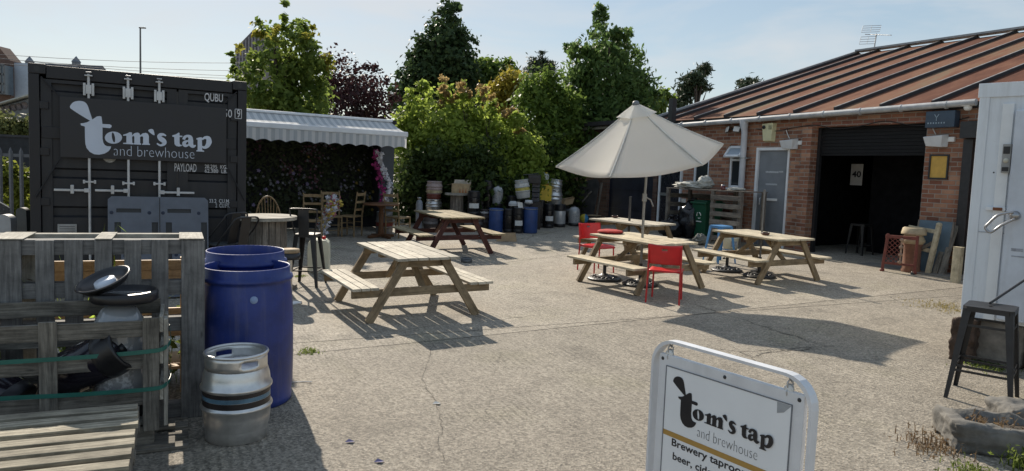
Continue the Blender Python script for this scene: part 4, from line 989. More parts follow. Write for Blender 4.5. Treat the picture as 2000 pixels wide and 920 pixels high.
rp = N(nt, 'ShaderNodeValToRGB'); rp.color_ramp.elements[0].position = .3; rp.color_ramp.elements[0].color = (.82, .82, .79, 1); rp.color_ramp.elements[1].position = .7; rp.color_ramp.elements[1].color = (.88, .88, .86, 1)
l(nz.outputs['Fac'], rp.inputs[0]); l(rp.outputs[0], b.inputs['Base Color'])
tl_ = N(nt, 'ShaderNodeBsdfTranslucent'); tl_.inputs['Color'].default_value = (.93, .91, .86, 1); ms = N(nt, 'ShaderNodeMixShader'); ms.inputs[0].default_value = .62
l(b.outputs[0], ms.inputs[1]); l(tl_.outputs[0], ms.inputs[2]); l(ms.outputs[0], nt.nodes['Material Output'].inputs[0])
mb = MB(); V = []; F = []; nu, nv = 10, 12
def rib(k): q = A0-k*math.pi/3; return rimc+(ex*math.cos(q)+ey*math.sin(q))*RR
for k in range(6):
    A_, B_ = rib(k), rib(k+1); base = len(V)
    for i in range(nv+1):
        f = i/nv
        for j in range(nu+1):
            g = j/nu; e = A_.lerp(B_, g); p = apex.lerp(e, f)
            sag = math.sin(math.pi*g); p = p - nrm*(.075*sag*f*f) - (e-rimc).normalized()*(.05*sag*f*f) + nrm*(-.06*math.sin(math.pi*f)*.6)
            V.append(p)
    for i in range(nv):
        for j in range(nu): a_ = base+i*(nu+1)+j; F.append((a_, a_+1, a_+nu+2, a_+nu+1))
mb.add(V, F, None, 0, True); cn = mb.build('canopy', CANV, PAR)
so = cn.modifiers.new('thick', 'SOLIDIFY'); so.thickness = .004
mb = MB(); V = []; F = []
for k in range(6):
    A_, B_ = rib(k), rib(k+1); base = len(V)
    for f in (.0, .12, .24):
        for j in range(7):
            g = j/6; e = A_.lerp(B_, g); p = apex.lerp(e, f)+nrm*(.035-.0*f); p -= (e-rimc).normalized()*.10*math.sin(math.pi*g)*f
            V.append(p)
    for i in range(2):
        for j in range(6): a_ = base+i*7+j; F.append((a_, a_+1, a_+8, a_+7))
mb.add(V, F, None, 0, True); mb.build('vent_cap', CANV, PAR)
for k in range(6):
    mb = MB(); e = rib(k)
    pts = [apex.lerp(e, f)+nrm*(-.06*math.sin(math.pi*f)*.6-.016) for f in (0, .25, .5, .75, .99)]
    mb.tube(pts, .010, 6); mb.build('rib', POLE, PAR)
    mb = MB(); pts = [apex.lerp(e, f)+nrm*(-.06*math.sin(math.pi*f)*.6+.004) for f in (.2, .4, .6, .8, .995)]
    mb.tube(pts, .009, 6); mb.build('seam', mat('canvas_seam', (.70, .68, .62), rough=.8), cn)
    mb = MB(); mid_ = apex.lerp(e, .5); mb.tube([rimc+nrm*.18, mid_-nrm*.06], .008, 6); mb.build('strut', POLE, PAR)
mb = MB(); mb.lathe([(.0, .035), (.03, .03), (.05, .01), (.055, -.02), (.05, -.03)], apex+nrm*.025, 16, rot=Vector((0, 0, 1)).rotation_difference(nrm).to_matrix()); mb.build('finial', mat('grey_cap', (.16, .17, .18), rough=.5), PAR)
mb = MB(); hinge = Vector((0.01, -.03, rimc.z-.1)); mb.tube([(0, 0, .05), (0, 0, 1.2), hinge, apex], .021, 10); mb.build('pole', POLE, PAR)
hz = atz(1250, 398, 0); zk = 1.36
mb = MB(); mb.box((0, 0, zk), (.06, .075, .12)); mb.tube([(.03, -.02, zk), (.09, -.04, zk-.03), (.12, -.05, zk-.1), (.13, -.05, zk-.13)], .012, 8); mb.build('crank', POLE, PAR, bevel=.006)
BASE = mat('black_cast_base', (.025, .024, .023), rough=.4, var=.3, scale=30, bump=.1, bscale=55)
def pbase(label, px, py, stub, w_=.27):
    p = at(px, py); t = thing('cast_stand', label, 'parasol stand', p, random.random()*3, 'cast parasol bases under the picnic tables')
    mb = MB(); mb.lathe([(0, .0), (w_, 0), (w_+.01, .02), (w_-.01, .035), (w_-.05, .05), (w_-.10, .052), (w_-.13, .07), (.06, .085), (.05, .1), (0, .1)], n=36); mb.build('plate', BASE, t)
    mb = MB()
    for k in range(18):
        q = 2*math.pi*k/18; mb.lathe([(.0, .014), (.016, .01), (.022, 0)], ((w_-.075)*math.cos(q), (w_-.075)*math.sin(q), .052), 8)
        mb.bar(((w_-.06)*math.cos(q), (w_-.06)*math.sin(q), .055), ((.1)*math.cos(q+.3), (.1)*math.sin(q+.3), .072), .014, .014)
    mb.build('scroll_relief', BASE, t)
    mb = MB(); mb.tube([(0, 0, .08), (0, 0, stub)], .028, 10); tb = mb.build('socket', BLACKMET, t)
    mb = MB(); mb.tube([(.02, 0, stub-.08), (.07, 0, stub-.08)], .009, 6); mb.lathe([(0, -.02), (.02, -.015), (.02, .015), (0, .02)], (.08, 0, stub-.08), 8); mb.build('screw', BLACKMET, t)
    return t
pbase('cast parasol base without pole beneath the front bench of the parasol table', 1180, 546, .30)
single_pb = pbase('cast parasol base holding the cream parasol pole', 1250, 553, .34)
single_pb.location = PB
pbase('cast parasol base by the blue stool feet, without a pole', 1419, 529, .30)
pC = Vector((4.29, 12.521, gz(4.29, 12.521)))
q = pbase('cast parasol base holding the thin steel pole', 1480, 537, .34); q.location = pC
pE = Vector((T4C[0]-.05, T4C[1], gz(*T4C))); q = pbase('cast parasol base below the table with the pole stub', 1240, 500, .34); q.location = pE
mb = MB(); mb.tube([(0, 0, .1), (0, 0, 1.42)], .017, 8); mb.tube([(0, 0, 1.42), (0, 0, 1.5)], .024, 8)
single(mb.build('steel_pole', mat('thin_pole', (.18, .18, .18), rough=.4, metal=.6)), 'thin bare steel pole through the table before the grey door', 'pole', pC, tilt=False)
mb = MB(); mb.tube([(0, 0, .1), (0, 0, 1.20)], .024, 8); mb.tube([(0, 0, 1.20), (0, 0, 1.22)], .028, 8)
single(mb.build('pole_stub', mat('dark_pole', (.07, .07, .07), rough=.4, metal=.4)), 'dark pole stub sticking up through the rear picnic table', 'pole', pE, tilt=False)
# ashtrays, cushion
def onT(t, x, y, h=.74): return t.matrix_world @ Vector((x, y, h+.0)) if False else Vector(t.location)+t.rotation_euler.to_matrix() @ Vector((x, y, h))
def put_px(t, px, py):   # spot on a tabletop seen at a pixel
    return atz(px, py, .745)
ASH = mat('brown_ashtray', (.09, .035, .022), rough=.4)
def ashtray(p, label):
    t = thing('ashtray', label, 'ashtray', p, .4, 'round brown ashtrays on picnic tables'); mb = MB()
    mb.lathe([(0, .002), (.055, .002), (.065, .01), (.068, .04), (.055, .042), (.05, .02), (0, .016)], n=20); mb.build('bowl', ASH, t)
    mb = MB(); mb.lathe([(.0615, .041), (.0625, .047), (.056, .047), (.055, .041)], n=20); mb.build('rim', mat('dark_rim', (.03, .015, .012), rough=.3), t)
ashtray(put_px(T3, 1495, 459), 'brown ashtray on the table with the thin steel pole')
ashtray(put_px(T4, 1201, 425), 'brown ashtray on the rear table beside the pole stub')
p = put_px(T2, 1192, 455); t = thing('seat_cushion', 'round red seat cushion lying on the parasol table', 'cushion', p, .3)
RED_F = mat('red_fabric', (.40, .03, .025), rough=.9, var=.2, scale=20)
mb = MB(); mb.lathe([(0, 0), (.18, 0), (.205, .012), (.208, .026), (.19, .042), (.12, .055), (0, .058)], n=36); mb.build('pad', RED_F, t)
mb = MB(); mb.lathe([(.2, .008), (.214, .018), (.2, .028)], n=36); mb.build('piping', mat('dark_red_piping', (.10, .012, .012), rough=.8), t)

# ------------------------------------------------------------------ red chairs
def redchair(label, p, rz):
    t = thing('cafe_chair', label, 'chair', p, rz, 'red plastic cafe chairs')
    # seat centre at origin, front is -y
    mb = MB(); V = []; F = []; n = 8
    for i in range(n+1):
        for j in range(n+1):
            x = (-.5+i/n); y = (-.5+j/n); V.append((x*.44*(1-.06*max(0, y)), y*.42, .455-.025*(1-4*x*x)*(1-4*y*y)*1.2-(.02 if j == 0 else 0)))
    for i in range(n):
        for j in range(n): a_ = i*(n+1)+j; F.append((a_, a_+1, a_+n+2, a_+n+1))
    mb.add(V, F, None, 0, True); o = mb.build('seat', REDPL, t); s_ = o.modifiers.new('t', 'SOLIDIFY'); s_.thickness = .022
    mb = MB(); V = []; F = []; nx, nz_ = 24, 10
    for i in range(nx+1):
        for k in range(nz_+1):
            x = -.5+i/nx; z = k/nz_; V.append((x*.46, .215+.05*(1-4*x*x)+.05*z, .545+.27*z-.012*math.cos(x*math.pi)*(z > .95)))
    for i in range(nx):
        for k in range(nz_):
            if 10 <= i <= 13 and k == 7: continue
            a_ = i*(nz_+1)+k; F.append((a_, a_+1, a_+nz_+2, a_+nz_+1))
    mb.add(V, F, None, 0, True); o = mb.build('backrest', REDPL, t); s_ = o.modifiers.new('t', 'SOLIDIFY'); s_.thickness = .016
    for sx in (-1, 1):
        mb = MB(); mb.tube([(sx*.225, .25, 0), (sx*.215, .225, .42), (sx*.215, .235, .56), (sx*.215, .262, .80)], .0125, 8); mb.build('leg', REDMET, t)
        mb = MB(); mb.tube([(sx*.205, -.21, 0), (sx*.195, -.19, .44)], .0125, 8); mb.build('leg', REDMET, t)
        mb = MB(); mb.tube([(sx*.2, -.19, .43), (sx*.215, .225, .43)], .011, 8); mb.build('seat_rail', REDMET, t)
    return t
pf = (at(1257, 590)+at(1330, 597))/2; dv = at(1330, 597)-at(1257, 590); rz = math.atan2(dv.y, dv.x)
off = Matrix.Rotation(rz, 3, 'Z') @ Vector((0, .25, 0))
# its back is towards the viewer: rear legs nearest
RC = redchair('red plastic chair with its back to us at the near end of the parasol table', pf+off, rz+math.pi)
pb2 = (at(1124, 529)+at(1186, 536))/2; pb2 = at(1152, 527)
c2 = dup(RC, 'red plastic chair at the far left end of the parasol table', pb2+Vector((.10, -.14, 0)), R(-150)+math.pi)
c2.location.z = gz(c2.location.x, c2.location.y)

# ------------------------------------------------------------------ metal bistro stools and chairs
def stool(name, label, p, rz, h, m, top=.30, foot=.43, back=False, group=None, wide=.065, bars=(.33,)):
    t = thing(name, label, 'stool', p, rz, group)
    mb = MB(); a = top/2; pr = [(a-.03, -a), (a, -a+.03), (a, a-.03), (a-.03, a), (-a+.03, a), (-a, a-.03), (-a, -a+.03), (-a+.03, -a)]
    hole = ell(0, 0, .018, .018, 0, 10)
    mb.poly(pr, [hole], lambda x, y, d: Vector((x, y, h-d-.006*(1-min(1, (x*x+y*y)/(a*a))))), .012)
    for k in range(8):
        x0, y0 = pr[k]; x1, y1 = pr[(k+1) % 8]; mb.bar((x0, y0, h-.022), (x1, y1, h-.022), .006, .042)
    mb.build('seat', m, t)
    for sx in (-1, 1):
        for sy in (-1, 1):
            A_ = Vector((sx*(a-.005), sy*(a-.005), h-.02)); B_ = Vector((sx*foot/2, sy*foot/2, 0)); mb = MB()
            V = []; F = []
            for i in range(7):
                f = i/6; p_ = A_.lerp(B_, f); ww = wide*(1-f)+.030*f
                V += [p_+Vector((-sx*ww, 0, 0)), p_+Vector((-sx*.006, -sy*.0, 0)), p_, p_+Vector((0, -sy*.006, 0)), p_+Vector((0, -sy*ww, 0))]
            for i in range(6):
                for k in range(4): F.append((5*i+k, 5*i+k+1, 5*i+k+6, 5*i+k+5))
            mb.add(V, F); o = mb.build('leg', m, t); s_ = o.modifiers.new('t', 'SOLIDIFY'); s_.thickness = .006; s_.offset = 0
    mb = MB()
    for f in bars:
        k = 1-f; q = (a*(1-k)+foot/2*k)-.012; z = h*f
        for p0, p1 in (((-q, -q), (q, -q)), ((q, -q), (q, q)), ((q, q), (-q, q)), ((-q, q), (-q, -q))): mb.bar((p0[0], p0[1], z), (p1[0], p1[1], z), .006, .02)
    mb.build('footrest', m, t)
    if back:
        mb = MB(); mb.tube(smooth_path([(-a+.01, a-.02, h-.01), (-a-.03, a+.01, h+.2), (-a-.045, a+.03, h+.33), (-a-.02, a+.035, h+.355), (0, a+.035, h+.36), (a+.02, a+.035, h+.355), (a+.045, a+.03, h+.33), (a+.03, a+.01, h+.2), (a-.01, a-.02, h-.01)], 4), .011, 8); mb.build('back_frame', m, t)
        mb = MB(); mb.box((0, a+.022, h+.175), (.15, .006, .37), Matrix.Rotation(R(-3), 3, 'X')); mb.build('back_splat', m, t)
    return t
stool('bar_stool', 'black metal bar stool with backrest by the wooden cable drum', at(601, 556), R(176), .74, BLACKMET, .30, .42, True, bars=(.30,))
pS = (at(1985, 799)+at(1907, 757))/2+Vector((-.12, 0, 0))
sd = at(1985, 799)-at(1853, 772)
stool('bar_stool', 'black metal backless stool in front of the white cold store', pS, math.atan2(sd.y, sd.x), .80, BLACKMET, .36, .49, wide=.058, bars=(.80, .36, .31))
bs = (at(1396, 519)+at(1437, 519)+at(1374, 503))/3
stool('bar_stool', 'light blue metal stool behind the table with the thin pole', at(1404, 512), R(25), .72, mat('sky_blue_metal', (.08, .25, .50), rough=.4, var=.1), .32, .45)
def tolix(label, p, rz):
    t = thing('metal_chair', label, 'chair', p, rz, 'black metal chairs against the container')
    m = BLACKMET; h = .46; a = .19
    mb = MB(); mb.poly([(a-.03, -a), (a, -a+.03), (a, a), (-a, a), (-a, -a+.03), (-a+.03, -a)], [], lambda x, y, d: Vector((x, y, h-d-.012*(1-min(1, (x*x+y*y)/(a*a))))), .014)
    mb.build('seat', mat('lit_seat_metal', (.10, .11, .115), rough=.35, var=.25), t)  # seat coloured paler than the frame to stand for light on it
    for sx in (-1, 1):
        mb = MB(); mb.tube([(sx*a*.95, -a*.95, h-.01), (sx*.225, -.22, 0)], [.024, .014], 8); mb.build('leg', m, t)
        mb = MB(); mb.tube([(sx*a*.95, a*.95, h-.01), (sx*.225, .25, 0)], [.024, .014], 8); mb.build('leg', m, t)
    mb = MB(); mb.tube(smooth_path([(-a, -a+.1, h), (-a-.03, a-.1, h+.17), (-a-.02, a+.05, h+.33), (-a+.02, a+.08, h+.40), (0, a+.085, h+.41), (a-.02, a+.08, h+.40), (a+.02, a+.05, h+.33), (a+.03, a-.1, h+.17), (a, -a+.1, h)], 4), .012, 8); mb.build('back_frame', m, t)
    mb = MB(); mb.bar((0, a-.01, h), (0, a+.08, h+.40), .15, .006, (0, 1, 0)); mb.build('back_splat', m, t)
    mb = MB()
    for z in (.22,):
        mb.bar((-.2, -.2, z), (.2, .22, z), .006, .02); mb.bar((.2, -.2, z), (-.2, .22, z), .006, .02)
    mb.build('stretcher', m, t)
    return t
q1 = tolix('black metal armchair nearest the cable drum, seat catching light', at(454, 574), R(-118)); q1.location.z += .16
q2 = tolix('black metal armchair behind, closest to the folded grey tables', at(428, 573)+Vector((-.02, .12, 0)), R(-112)); q2.location.z += .20
for t_, lab in ((q1, 'nearer'), (q2, 'farther')):
    mb = MB(); 
    for k in range(4): mb.box((0, -.24+.16*k, .12), (.6, .11, .022))
    for k in (-1, 0, 1): mb.box((.24*k, 0, .055), (.08, .56, .107))
    g = Vector((t_.location.x, t_.location.y, gz(t_.location.x, t_.location.y))); 
    zz = t_.location.z-g.z-.135
    o = mb.build('timber_deck', OLDPALLET); single(o, 'low timber deck carrying the %s black metal armchair' % lab, 'timber deck', g+Vector((0, 0, zz)), R(28), 'low decks under the metal chairs')
    if zz > .005:
        o.scale = (1, 1, 1); o.location.z = g.z; o.scale.z = (t_.location.z-g.z)/.132

# ------------------------------------------------------------------ cable drum table, wood top stool
def drumtable(label, p, R_, h, Rc, group=None, n=20):
    t = thing('cable_drum', label, 'cable drum table', p, .3, group)
    for z, nm in ((h, 'tabletop'), (.05, 'base_disc')):
        mb = MB(); k = -R_; 
        while k < R_-.01:
            w_ = min(.14, R_-k); y = max(abs(k), abs(k+w_)); mid_ = abs(k+w_/2); half = math.sqrt(max(.01, R_*R_-mid_*mid_))
            h0 = math.sqrt(max(.0005, R_*R_-k*k)); h1 = math.sqrt(max(.0005, R_*R_-(k+w_-.006)**2)); hm = half
            mb.poly([(-h0, k), (h0, k), (hm, k+w_/2), (h1, k+w_-.006), (-h1, k+w_-.006), (-hm, k+w_/2)], [], lambda x, y, d, z=z: Vector((x, y, z-d)), .045)
            k += w_
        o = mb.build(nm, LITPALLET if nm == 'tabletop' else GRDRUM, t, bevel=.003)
    mb = MB(); 
    for k in range(n): 
        q = 2*math.pi*k/n; mb.box((Rc*math.cos(q), Rc*math.sin(q), h/2), (.025, 2*math.pi*Rc/n-.006, h-.1), Matrix.Rotation(q, 3, 'Z'))
    mb.build('barrel', GRDRUM, t, bevel=.003)
    return t
pD = at(520, 562); 
DR = drumtable('weathered wooden cable drum used as a table beside the container', pD, .41, (331-422)/CAM_F*-1*0+1.0, .26)
t = thing('round_stool', 'low stool with round wooden top and steel leg behind the blue barrels', 'stool', at(566, 592), 0)
mb = MB(); mb.lathe([(0, .64), (.115, .64), (.12, .65), (.12, .675), (.115, .685), (0, .685)], n=24); mb.build('seat', wood('stool_top', (.30, .21, .12), (.45, .34, .22)), t)
mb = MB(); mb.lathe([(0, .56), (.125, .56), (.13, .58), (.125, .635), (0, .638)], n=24); mb.build('seat_ring', BLACKMET, t)
mb = MB(); mb.tube([(0, 0, .03), (0, 0, .57)], .03, 10); mb.lathe([(0, 0), (.15, 0), (.15, .015), (.03, .035), (0, .035)], n=24); mb.build('pedestal', STEEL, t)

# ------------------------------------------------------------------ barrels and keg
def plastic_barrel(label, p, r, h, rz=0):
    t = thing('plastic_barrel', label, 'barrel', p, rz, 'blue open top barrels')
    mb = MB(); ri = r*.93
    prof = [(0, .0), (r*.93, 0), (r*.965, .012), (r*.965, .05), (r*.95, .07), (r*.985, .14), (r*1.0, h*.35), (r*1.0, h*.62), (r*.98, h*.78), (r*.945, h*.88), (r*.93, h*.90), (r*.99, h*.905), (r*1.0, h*.915), (r*.99, h*.93), (r*.93, h*.935), (r*.93, h*.992), (r*.915, h), (r*.90, h*.99), (r*.90, h*.9), (r*.94, h*.7), (r*.94, h*.1), (0, h*.06)]
    mb.lathe(prof, n=48); mb.build('shell', BLUEPL, t)
    mb = MB(); q = R(-62); mb.lathe([(0, .006), (.025, .005), (.028, 0)], (r*.985*math.cos(q), r*.985*math.sin(q), h*.8), 14, rot=Matrix.Rotation(q, 3, 'Z') @ Matrix.Rotation(R(86), 3, 'Y')); mb.build('moulded_mark', mat('pale_mark', (.22, .30, .48), rough=.5), t)
    return t
plastic_barrel('front blue plastic barrel right behind the steel keg, open top', at(484, 779), .335, 1.045)
plastic_barrel('rear blue plastic barrel, half hidden by the front barrel', at(476, 748)+Vector((0, .06, 0)), .325, 1.10, 1.0)
def beerkeg(label, p, r, h, m=None, rz=0.0, band=True, group=None, rot=None, handle=True, cols=None):
    t = thing('beer_keg', label, 'keg', p, rz, group)
    prof = [(r*.86, 0.0), (r*.90, .008), (r*.90, h*.13), (r*.905, h*.14), (r*.93, h*.18), (r*.965, h*.27), (r*.975, h*.355), (r*1.02, h*.37), (r*1.03, h*.385), (r*1.02, h*.40), (r*.965, h*.415), (r*.965, h*.585), (r*1.02, h*.60), (r*1.03, h*.615), (r*1.02, h*.63), (r*.975, h*.645), (r*.95, h*.735), (r*.905, h*.80), (r*.885, h*.82)]
    mb = MB(); mb.lathe(prof, n=48); mb.lathe([(r*.8, h*.06), (0, h*.05)], n=48); mb.lathe([(r*.875, h*.83), (r*.6, h*.87), (0, h*.88)], n=48); mb.build('body', m or STEEL, t)
    # top chime with hand holes
    n = 64; V = []; F = []; zs = [h*.815, h*.875, h*.93, h*.985]
    for z in zs: V += [(r*.885*math.cos(2*math.pi*k/n), r*.885*math.sin(2*math.pi*k/n), z) for k in range(n)]
    for i in range(3):
        for k in range(n):
            if i == 1 and handle and (k % 32) in range(12, 18): continue
            F.append((i*n+k, i*n+(k+1) % n, (i+1)*n+(k+1) % n, (i+1)*n+k))
    mb = MB(); mb.add(V, F, None, 0, True)
    o = mb.build('chime', m or STEEL, t); s_ = o.modifiers.new('t', 'SOLIDIFY'); s_.thickness = .006
    mb = MB(); mb.tube([(r*.88*math.cos(2*math.pi*k/48), r*.88*math.sin(2*math.pi*k/48), h*.987) for k in range(49)], .011, 8, cap=False); mb.build('rim', m or STEEL, t)
    mb = MB(); mb.lathe([(0, .03), (.02, .03), (.03, .02), (.045, .015), (.045, 0)], (0, 0, h*.875), 20); mb.build('spear_valve', GALV, t)
    if band:
        for z0, z1, cc, nm in (band if isinstance(band, list) else [(.418, .485, (.025, .02, .02), 'dark_band'), (.487, .535, (.10, .19, .26), 'blue_band'), (.537, .583, (.028, .022, .022), 'dark_band')]):
            mb = MB(); mb.lathe([(r*.967, h*z0), (r*.969, h*z1)], n=48); mb.build(nm, mat('%s_%d' % (nm, int(cc[0]*1000)), cc, rough=.4, var=.3, scale=9), t)
    return t
KEG = beerkeg('dented steel beer keg with black and blue band standing before the barrels', at(463, 850), .222, .585, rz=R(-128))
# ------------------------------------------------------------------ pallets in the left foreground
LA = .43; cL, sL = math.cos(LA), math.sin(LA); LU = Vector((cL, sL, 0)); LN = Vector((-sL, cL, 0))
# upright pallet: right end seen at pixel x~398
UPO = at(378, 815); UPP = Plane(UPO, LA)
uh = UPP.hit(300, 467)[1]
t = thing('upright_pallet', 'grey pallet standing on edge with sun on its top, behind the crate', 'pallet', UPO, LA, tilt=False)
def ux_(px, py=520): return UPP.hit(px, py)[0]
planks = [(354, 400), (296, 329), (243, 276), (185, 219), (126, 162), (69, 106), (-2, 42), (-60, -25), (-120, -85)]
mb = MB()
for a, b_ in planks:
    x0, x1 = ux_(a), ux_(b_); mb.box(((x0+x1)/2, 0, uh/2+random.uniform(-.004, .004)), (x1-x0, .022, uh-.01))
mb.build('deck_board', GREYWOOD, t, bevel=.003)
x1 = ux_(398); x0 = x1-1.75
mb = MB()
for z, hgt_ in ((uh-.055, .10), (UPP.hit(200, 566)[1], .10), (UPP.hit(200, 640)[1], .10), (.06, .10)):
    mb.box(((x0+x1)/2, .062, z), (x1-x0-.01, .098, hgt_))
mb.build('stringer', GREYWOOD, t, bevel=.003)
mb = MB()
for a, b_ in ((354, 398), (185, 219), (30, 69)):
    p, q = ux_(a), ux_(b_); mb.box(((p+q)/2, .125, uh/2), (q-p, .022, uh-.02))
mb.box(((x0+x1)/2, .44, uh-.05), (x1-x0, .09, .098)); mb.box(((x0+x1)/2, .26, uh-.06), (x1-x0-.02, .26, .02)); 
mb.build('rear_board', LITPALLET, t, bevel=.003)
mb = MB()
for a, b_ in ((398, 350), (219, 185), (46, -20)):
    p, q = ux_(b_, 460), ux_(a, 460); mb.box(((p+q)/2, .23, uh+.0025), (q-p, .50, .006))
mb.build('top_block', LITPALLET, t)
# fresh pine pallet leaning behind it
P2 = UPO+LN*.60; t = thing('pine_pallet', 'bright new pine pallet glimpsed through the upright grey pallet', 'pallet', P2, LA, tilt=False)
mb = MB()
for px, z in ((0, uh-.26), (0, uh-.33), (0, uh-.62), (0, uh-.78)): mb.box(((x0+x1)/2-.02, 0, z), (x1-x0-.06, .03, .085 if z > uh-.5 else .06))
mb.build('slat', PINE, t, bevel=.003)
mb = MB()
for k in (.06, .5, .94): mb.box((x0+(x1-x0)*k, .065, uh*.42), (.09, .09, uh*.84))
mb.build('post', PINE, t, bevel=.003)
mb = MB(); mb.box(((x0+x1)/2, .3, uh-.72), (x1-x0-.2, .5, .025)); mb.box(((x0+x1)/2, .3, .2), (x1-x0-.2, .5, .025)); mb.build('shelf_board', PINE, t, bevel=.003)
# long grass behind the upright pallet, seen between its boards
# pallet crate
CRO = at(311, 880); CRP = Plane(CRO, LA)
ch0 = CRP.hit(300, 838)[1]; ch1 = CRP.hit(300, 619)[1]
t = thing('pallet_crate', 'weathered open slatted crate bound with green straps holding empty kegs', 'crate', CRO, LA, tilt=False)
def cx_(px, py=700): return CRP.hit(px, py)[0]
def cz_(px, py): return CRP.hit(px, py)[1]
cx1 = cx_(311); cx0 = cx1-1.45; CDp = .45
rails = [(cz_(160, 631), cz_(160, 663)), (cz_(160, 697), cz_(160, 727)), (cz_(160, 772), cz_(160, 800))]
mb = MB()
for a, b_ in rails: mb.box(((cx0+cx1)/2, 0, (a+b_)/2), (cx1-cx0-.004, .022, a-b_))
mb.build('front_rail', OLDPALLET, t, bevel=.003)
mb = MB()
for a, b_, zb in ((279, 311, ch0), (77, 113, rails[2][1]), (-110, -75, rails[2][1])):
    p, q = cx_(a), cx_(b_); mb.box(((p+q)/2, -.023, (zb+ch1)/2), (q-p, .022, ch1-zb))
mb.build('front_post', OLDPALLET, t, bevel=.003)
for nm, X in (('side_panel', cx1), ('side_panel', cx0)):
    mb = MB()
    for a, b_ in rails: mb.box((X+.012, CDp/2, (a+b_)/2+.02), (.022, CDp, a-b_))
    for y in (.05, CDp-.05): mb.box((X+.036, y, (ch0+ch1)/2), (.022, .1, ch1-ch0-(.1 if y > .2 else .03)))
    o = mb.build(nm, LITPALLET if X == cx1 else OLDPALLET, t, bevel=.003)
mb = MB()
for a, b_ in rails: mb.box(((cx0+cx1)/2, CDp, (a+b_)/2+.06), (cx1-cx0-.004, .022, a-b_))
mb.build('rear_rail', OLDPALLET, t, bevel=.003)
mb = MB(); mb.box(((cx0+cx1)/2, CDp/2, ch0+.04), (cx1-cx0-.03, CDp-.03, .02)); mb.build('floor_board', OLDPALLET, t)
mb = MB()
for k in range(3):
    for y in (.08, CDp-.08): mb.box((cx0+.1+(cx1-cx0-.2)*k/2, y, ch0-.05), (.14, .12, .13))
mb.box(((cx0+cx1)/2+.03, .06, .02+.012), (cx1-cx0+.12, .14, .024)); mb.box(((cx0+cx1)/2+.03, CDp-.06, .032), (cx1-cx0+.12, .14, .024))
for y in (.02, .2, .4, .58): mb.box(((cx0+cx1)/2+.06, y, ch0-.13), (cx1-cx0+.22, .10, .022))
mb.build('base_pallet', OLDPALLET, t, bevel=.003)
STRAP = mat('green_strapping', (.02, .13, .10), rough=.4, var=.15)
for p0, p1, p2 in (((0, 705), (300, 683), (330, 665)), ((0, 775), (300, 756), (331, 742))):
    mb = MB(); za = cz_(*p0); zb = cz_(*p1); pts = [(cx0-.02, -.05, za-(zb-za)*.1), (cx_(*p0), -.042, za), (cx_(150, 700), -.040, (za+zb)/2-.006), (cx1-.06, -.042, zb), (cx1+.03, -.025, zb+.012), (cx1+.065, .10, zb+.03), (cx1+.06, .3, zb+.05), (cx1+.055, CDp-.05, zb+.06)]
    P = smooth_path(pts, 4); V = []; 
    for q in P: V += [q+Vector((0, 0, .013)), q-Vector((0, 0, .013))]
    mb.add(V, [(2*i, 2*i+2, 2*i+3, 2*i+1) for i in range(len(P)-1)]); o = mb.build('strap', STRAP, t); s_ = o.modifiers.new('t', 'SOLIDIFY'); s_.thickness = .0015
# plastic keykegs
CLEARPL, nt, b = newmat('smoky_clear_plastic'); b.inputs['Base Color'].default_value = (.30, .31, .32, 1); b.inputs['Roughness'].default_value = .12; b.inputs['Specular IOR Level'].default_value = .7; b.inputs['Coat Weight'].default_value = .4
LABEL = mat('printed_label', (.34, .34, .34), rough=.55, var=.35, scale=45, lo=.45, hi=.6)
def keykeg(label, p, r, h, body, rot=None, tops=True, lab=True, group=None, nm='plastic_keg'):
    t = thing(nm, label, 'keg', p, random.random()*.5, group)
    if rot is not None: t.rotation_euler = rot.to_euler()
    mb = MB(); mb.lathe([(0, h*.03), (r*.85, h*.03), (r*.97, h*.08), (r*.97, h*.70), (r*.90, h*.80), (r*.66, h*.89), (r*.30, h*.93), (0, h*.94)], n=36); mb.build('body', body, t)
    mb = MB(); mb.lathe([(0, .003), (r*.96, 0), (r*1.0, .01), (r*1.0, h*.14), (r*.975, h*.15)], n=36); mb.build('base_cup', BLACKPL, t)
    if tops:
        mb = MB(); mb.lathe([(r*.975, h*.72), (r*1.0, h*.73), (r*1.0, h*.80), (r*.93, h*.97), (r*.95, h), (r*.80, h), (r*.72, h*.90), (r*.6, h*.88)], n=36); mb.build('top_ring', BLACKPL, t)
    mb = MB(); mb.lathe([(r*.18, h*.92), (r*.2, h*.98), (0, h*.985)], n=16); mb.build('valve', BLACKPL, t)
    if lab:
        mb = MB(); n = 20; V = []
        for k in range(n+1):
            q = -math.pi/2+(-.9+1.8*k/n); V += [(r*.975*math.cos(q), r*.975*math.sin(q), h*(.22 if lab == 1 else .30)), (r*.975*math.cos(q), r*.975*math.sin(q), h*(.62 if lab == 1 else .5))]
        mb.add(V, [(2*i, 2*i+2, 2*i+3, 2*i+1) for i in range(n)], None, 0, True); mb.build('label', LABEL if lab == 1 else PAPER, t)
    return t
def crin(px, y): return CRO+LU*cx_(px)+LN*y+Vector((0, 0, ch0+.052))
kk = keykeg('clear plastic keg with printed label standing in the slatted crate', crin(232, .22), .155, cz_(232, 604)-ch0, CLEARPL, tops=False, lab=1)
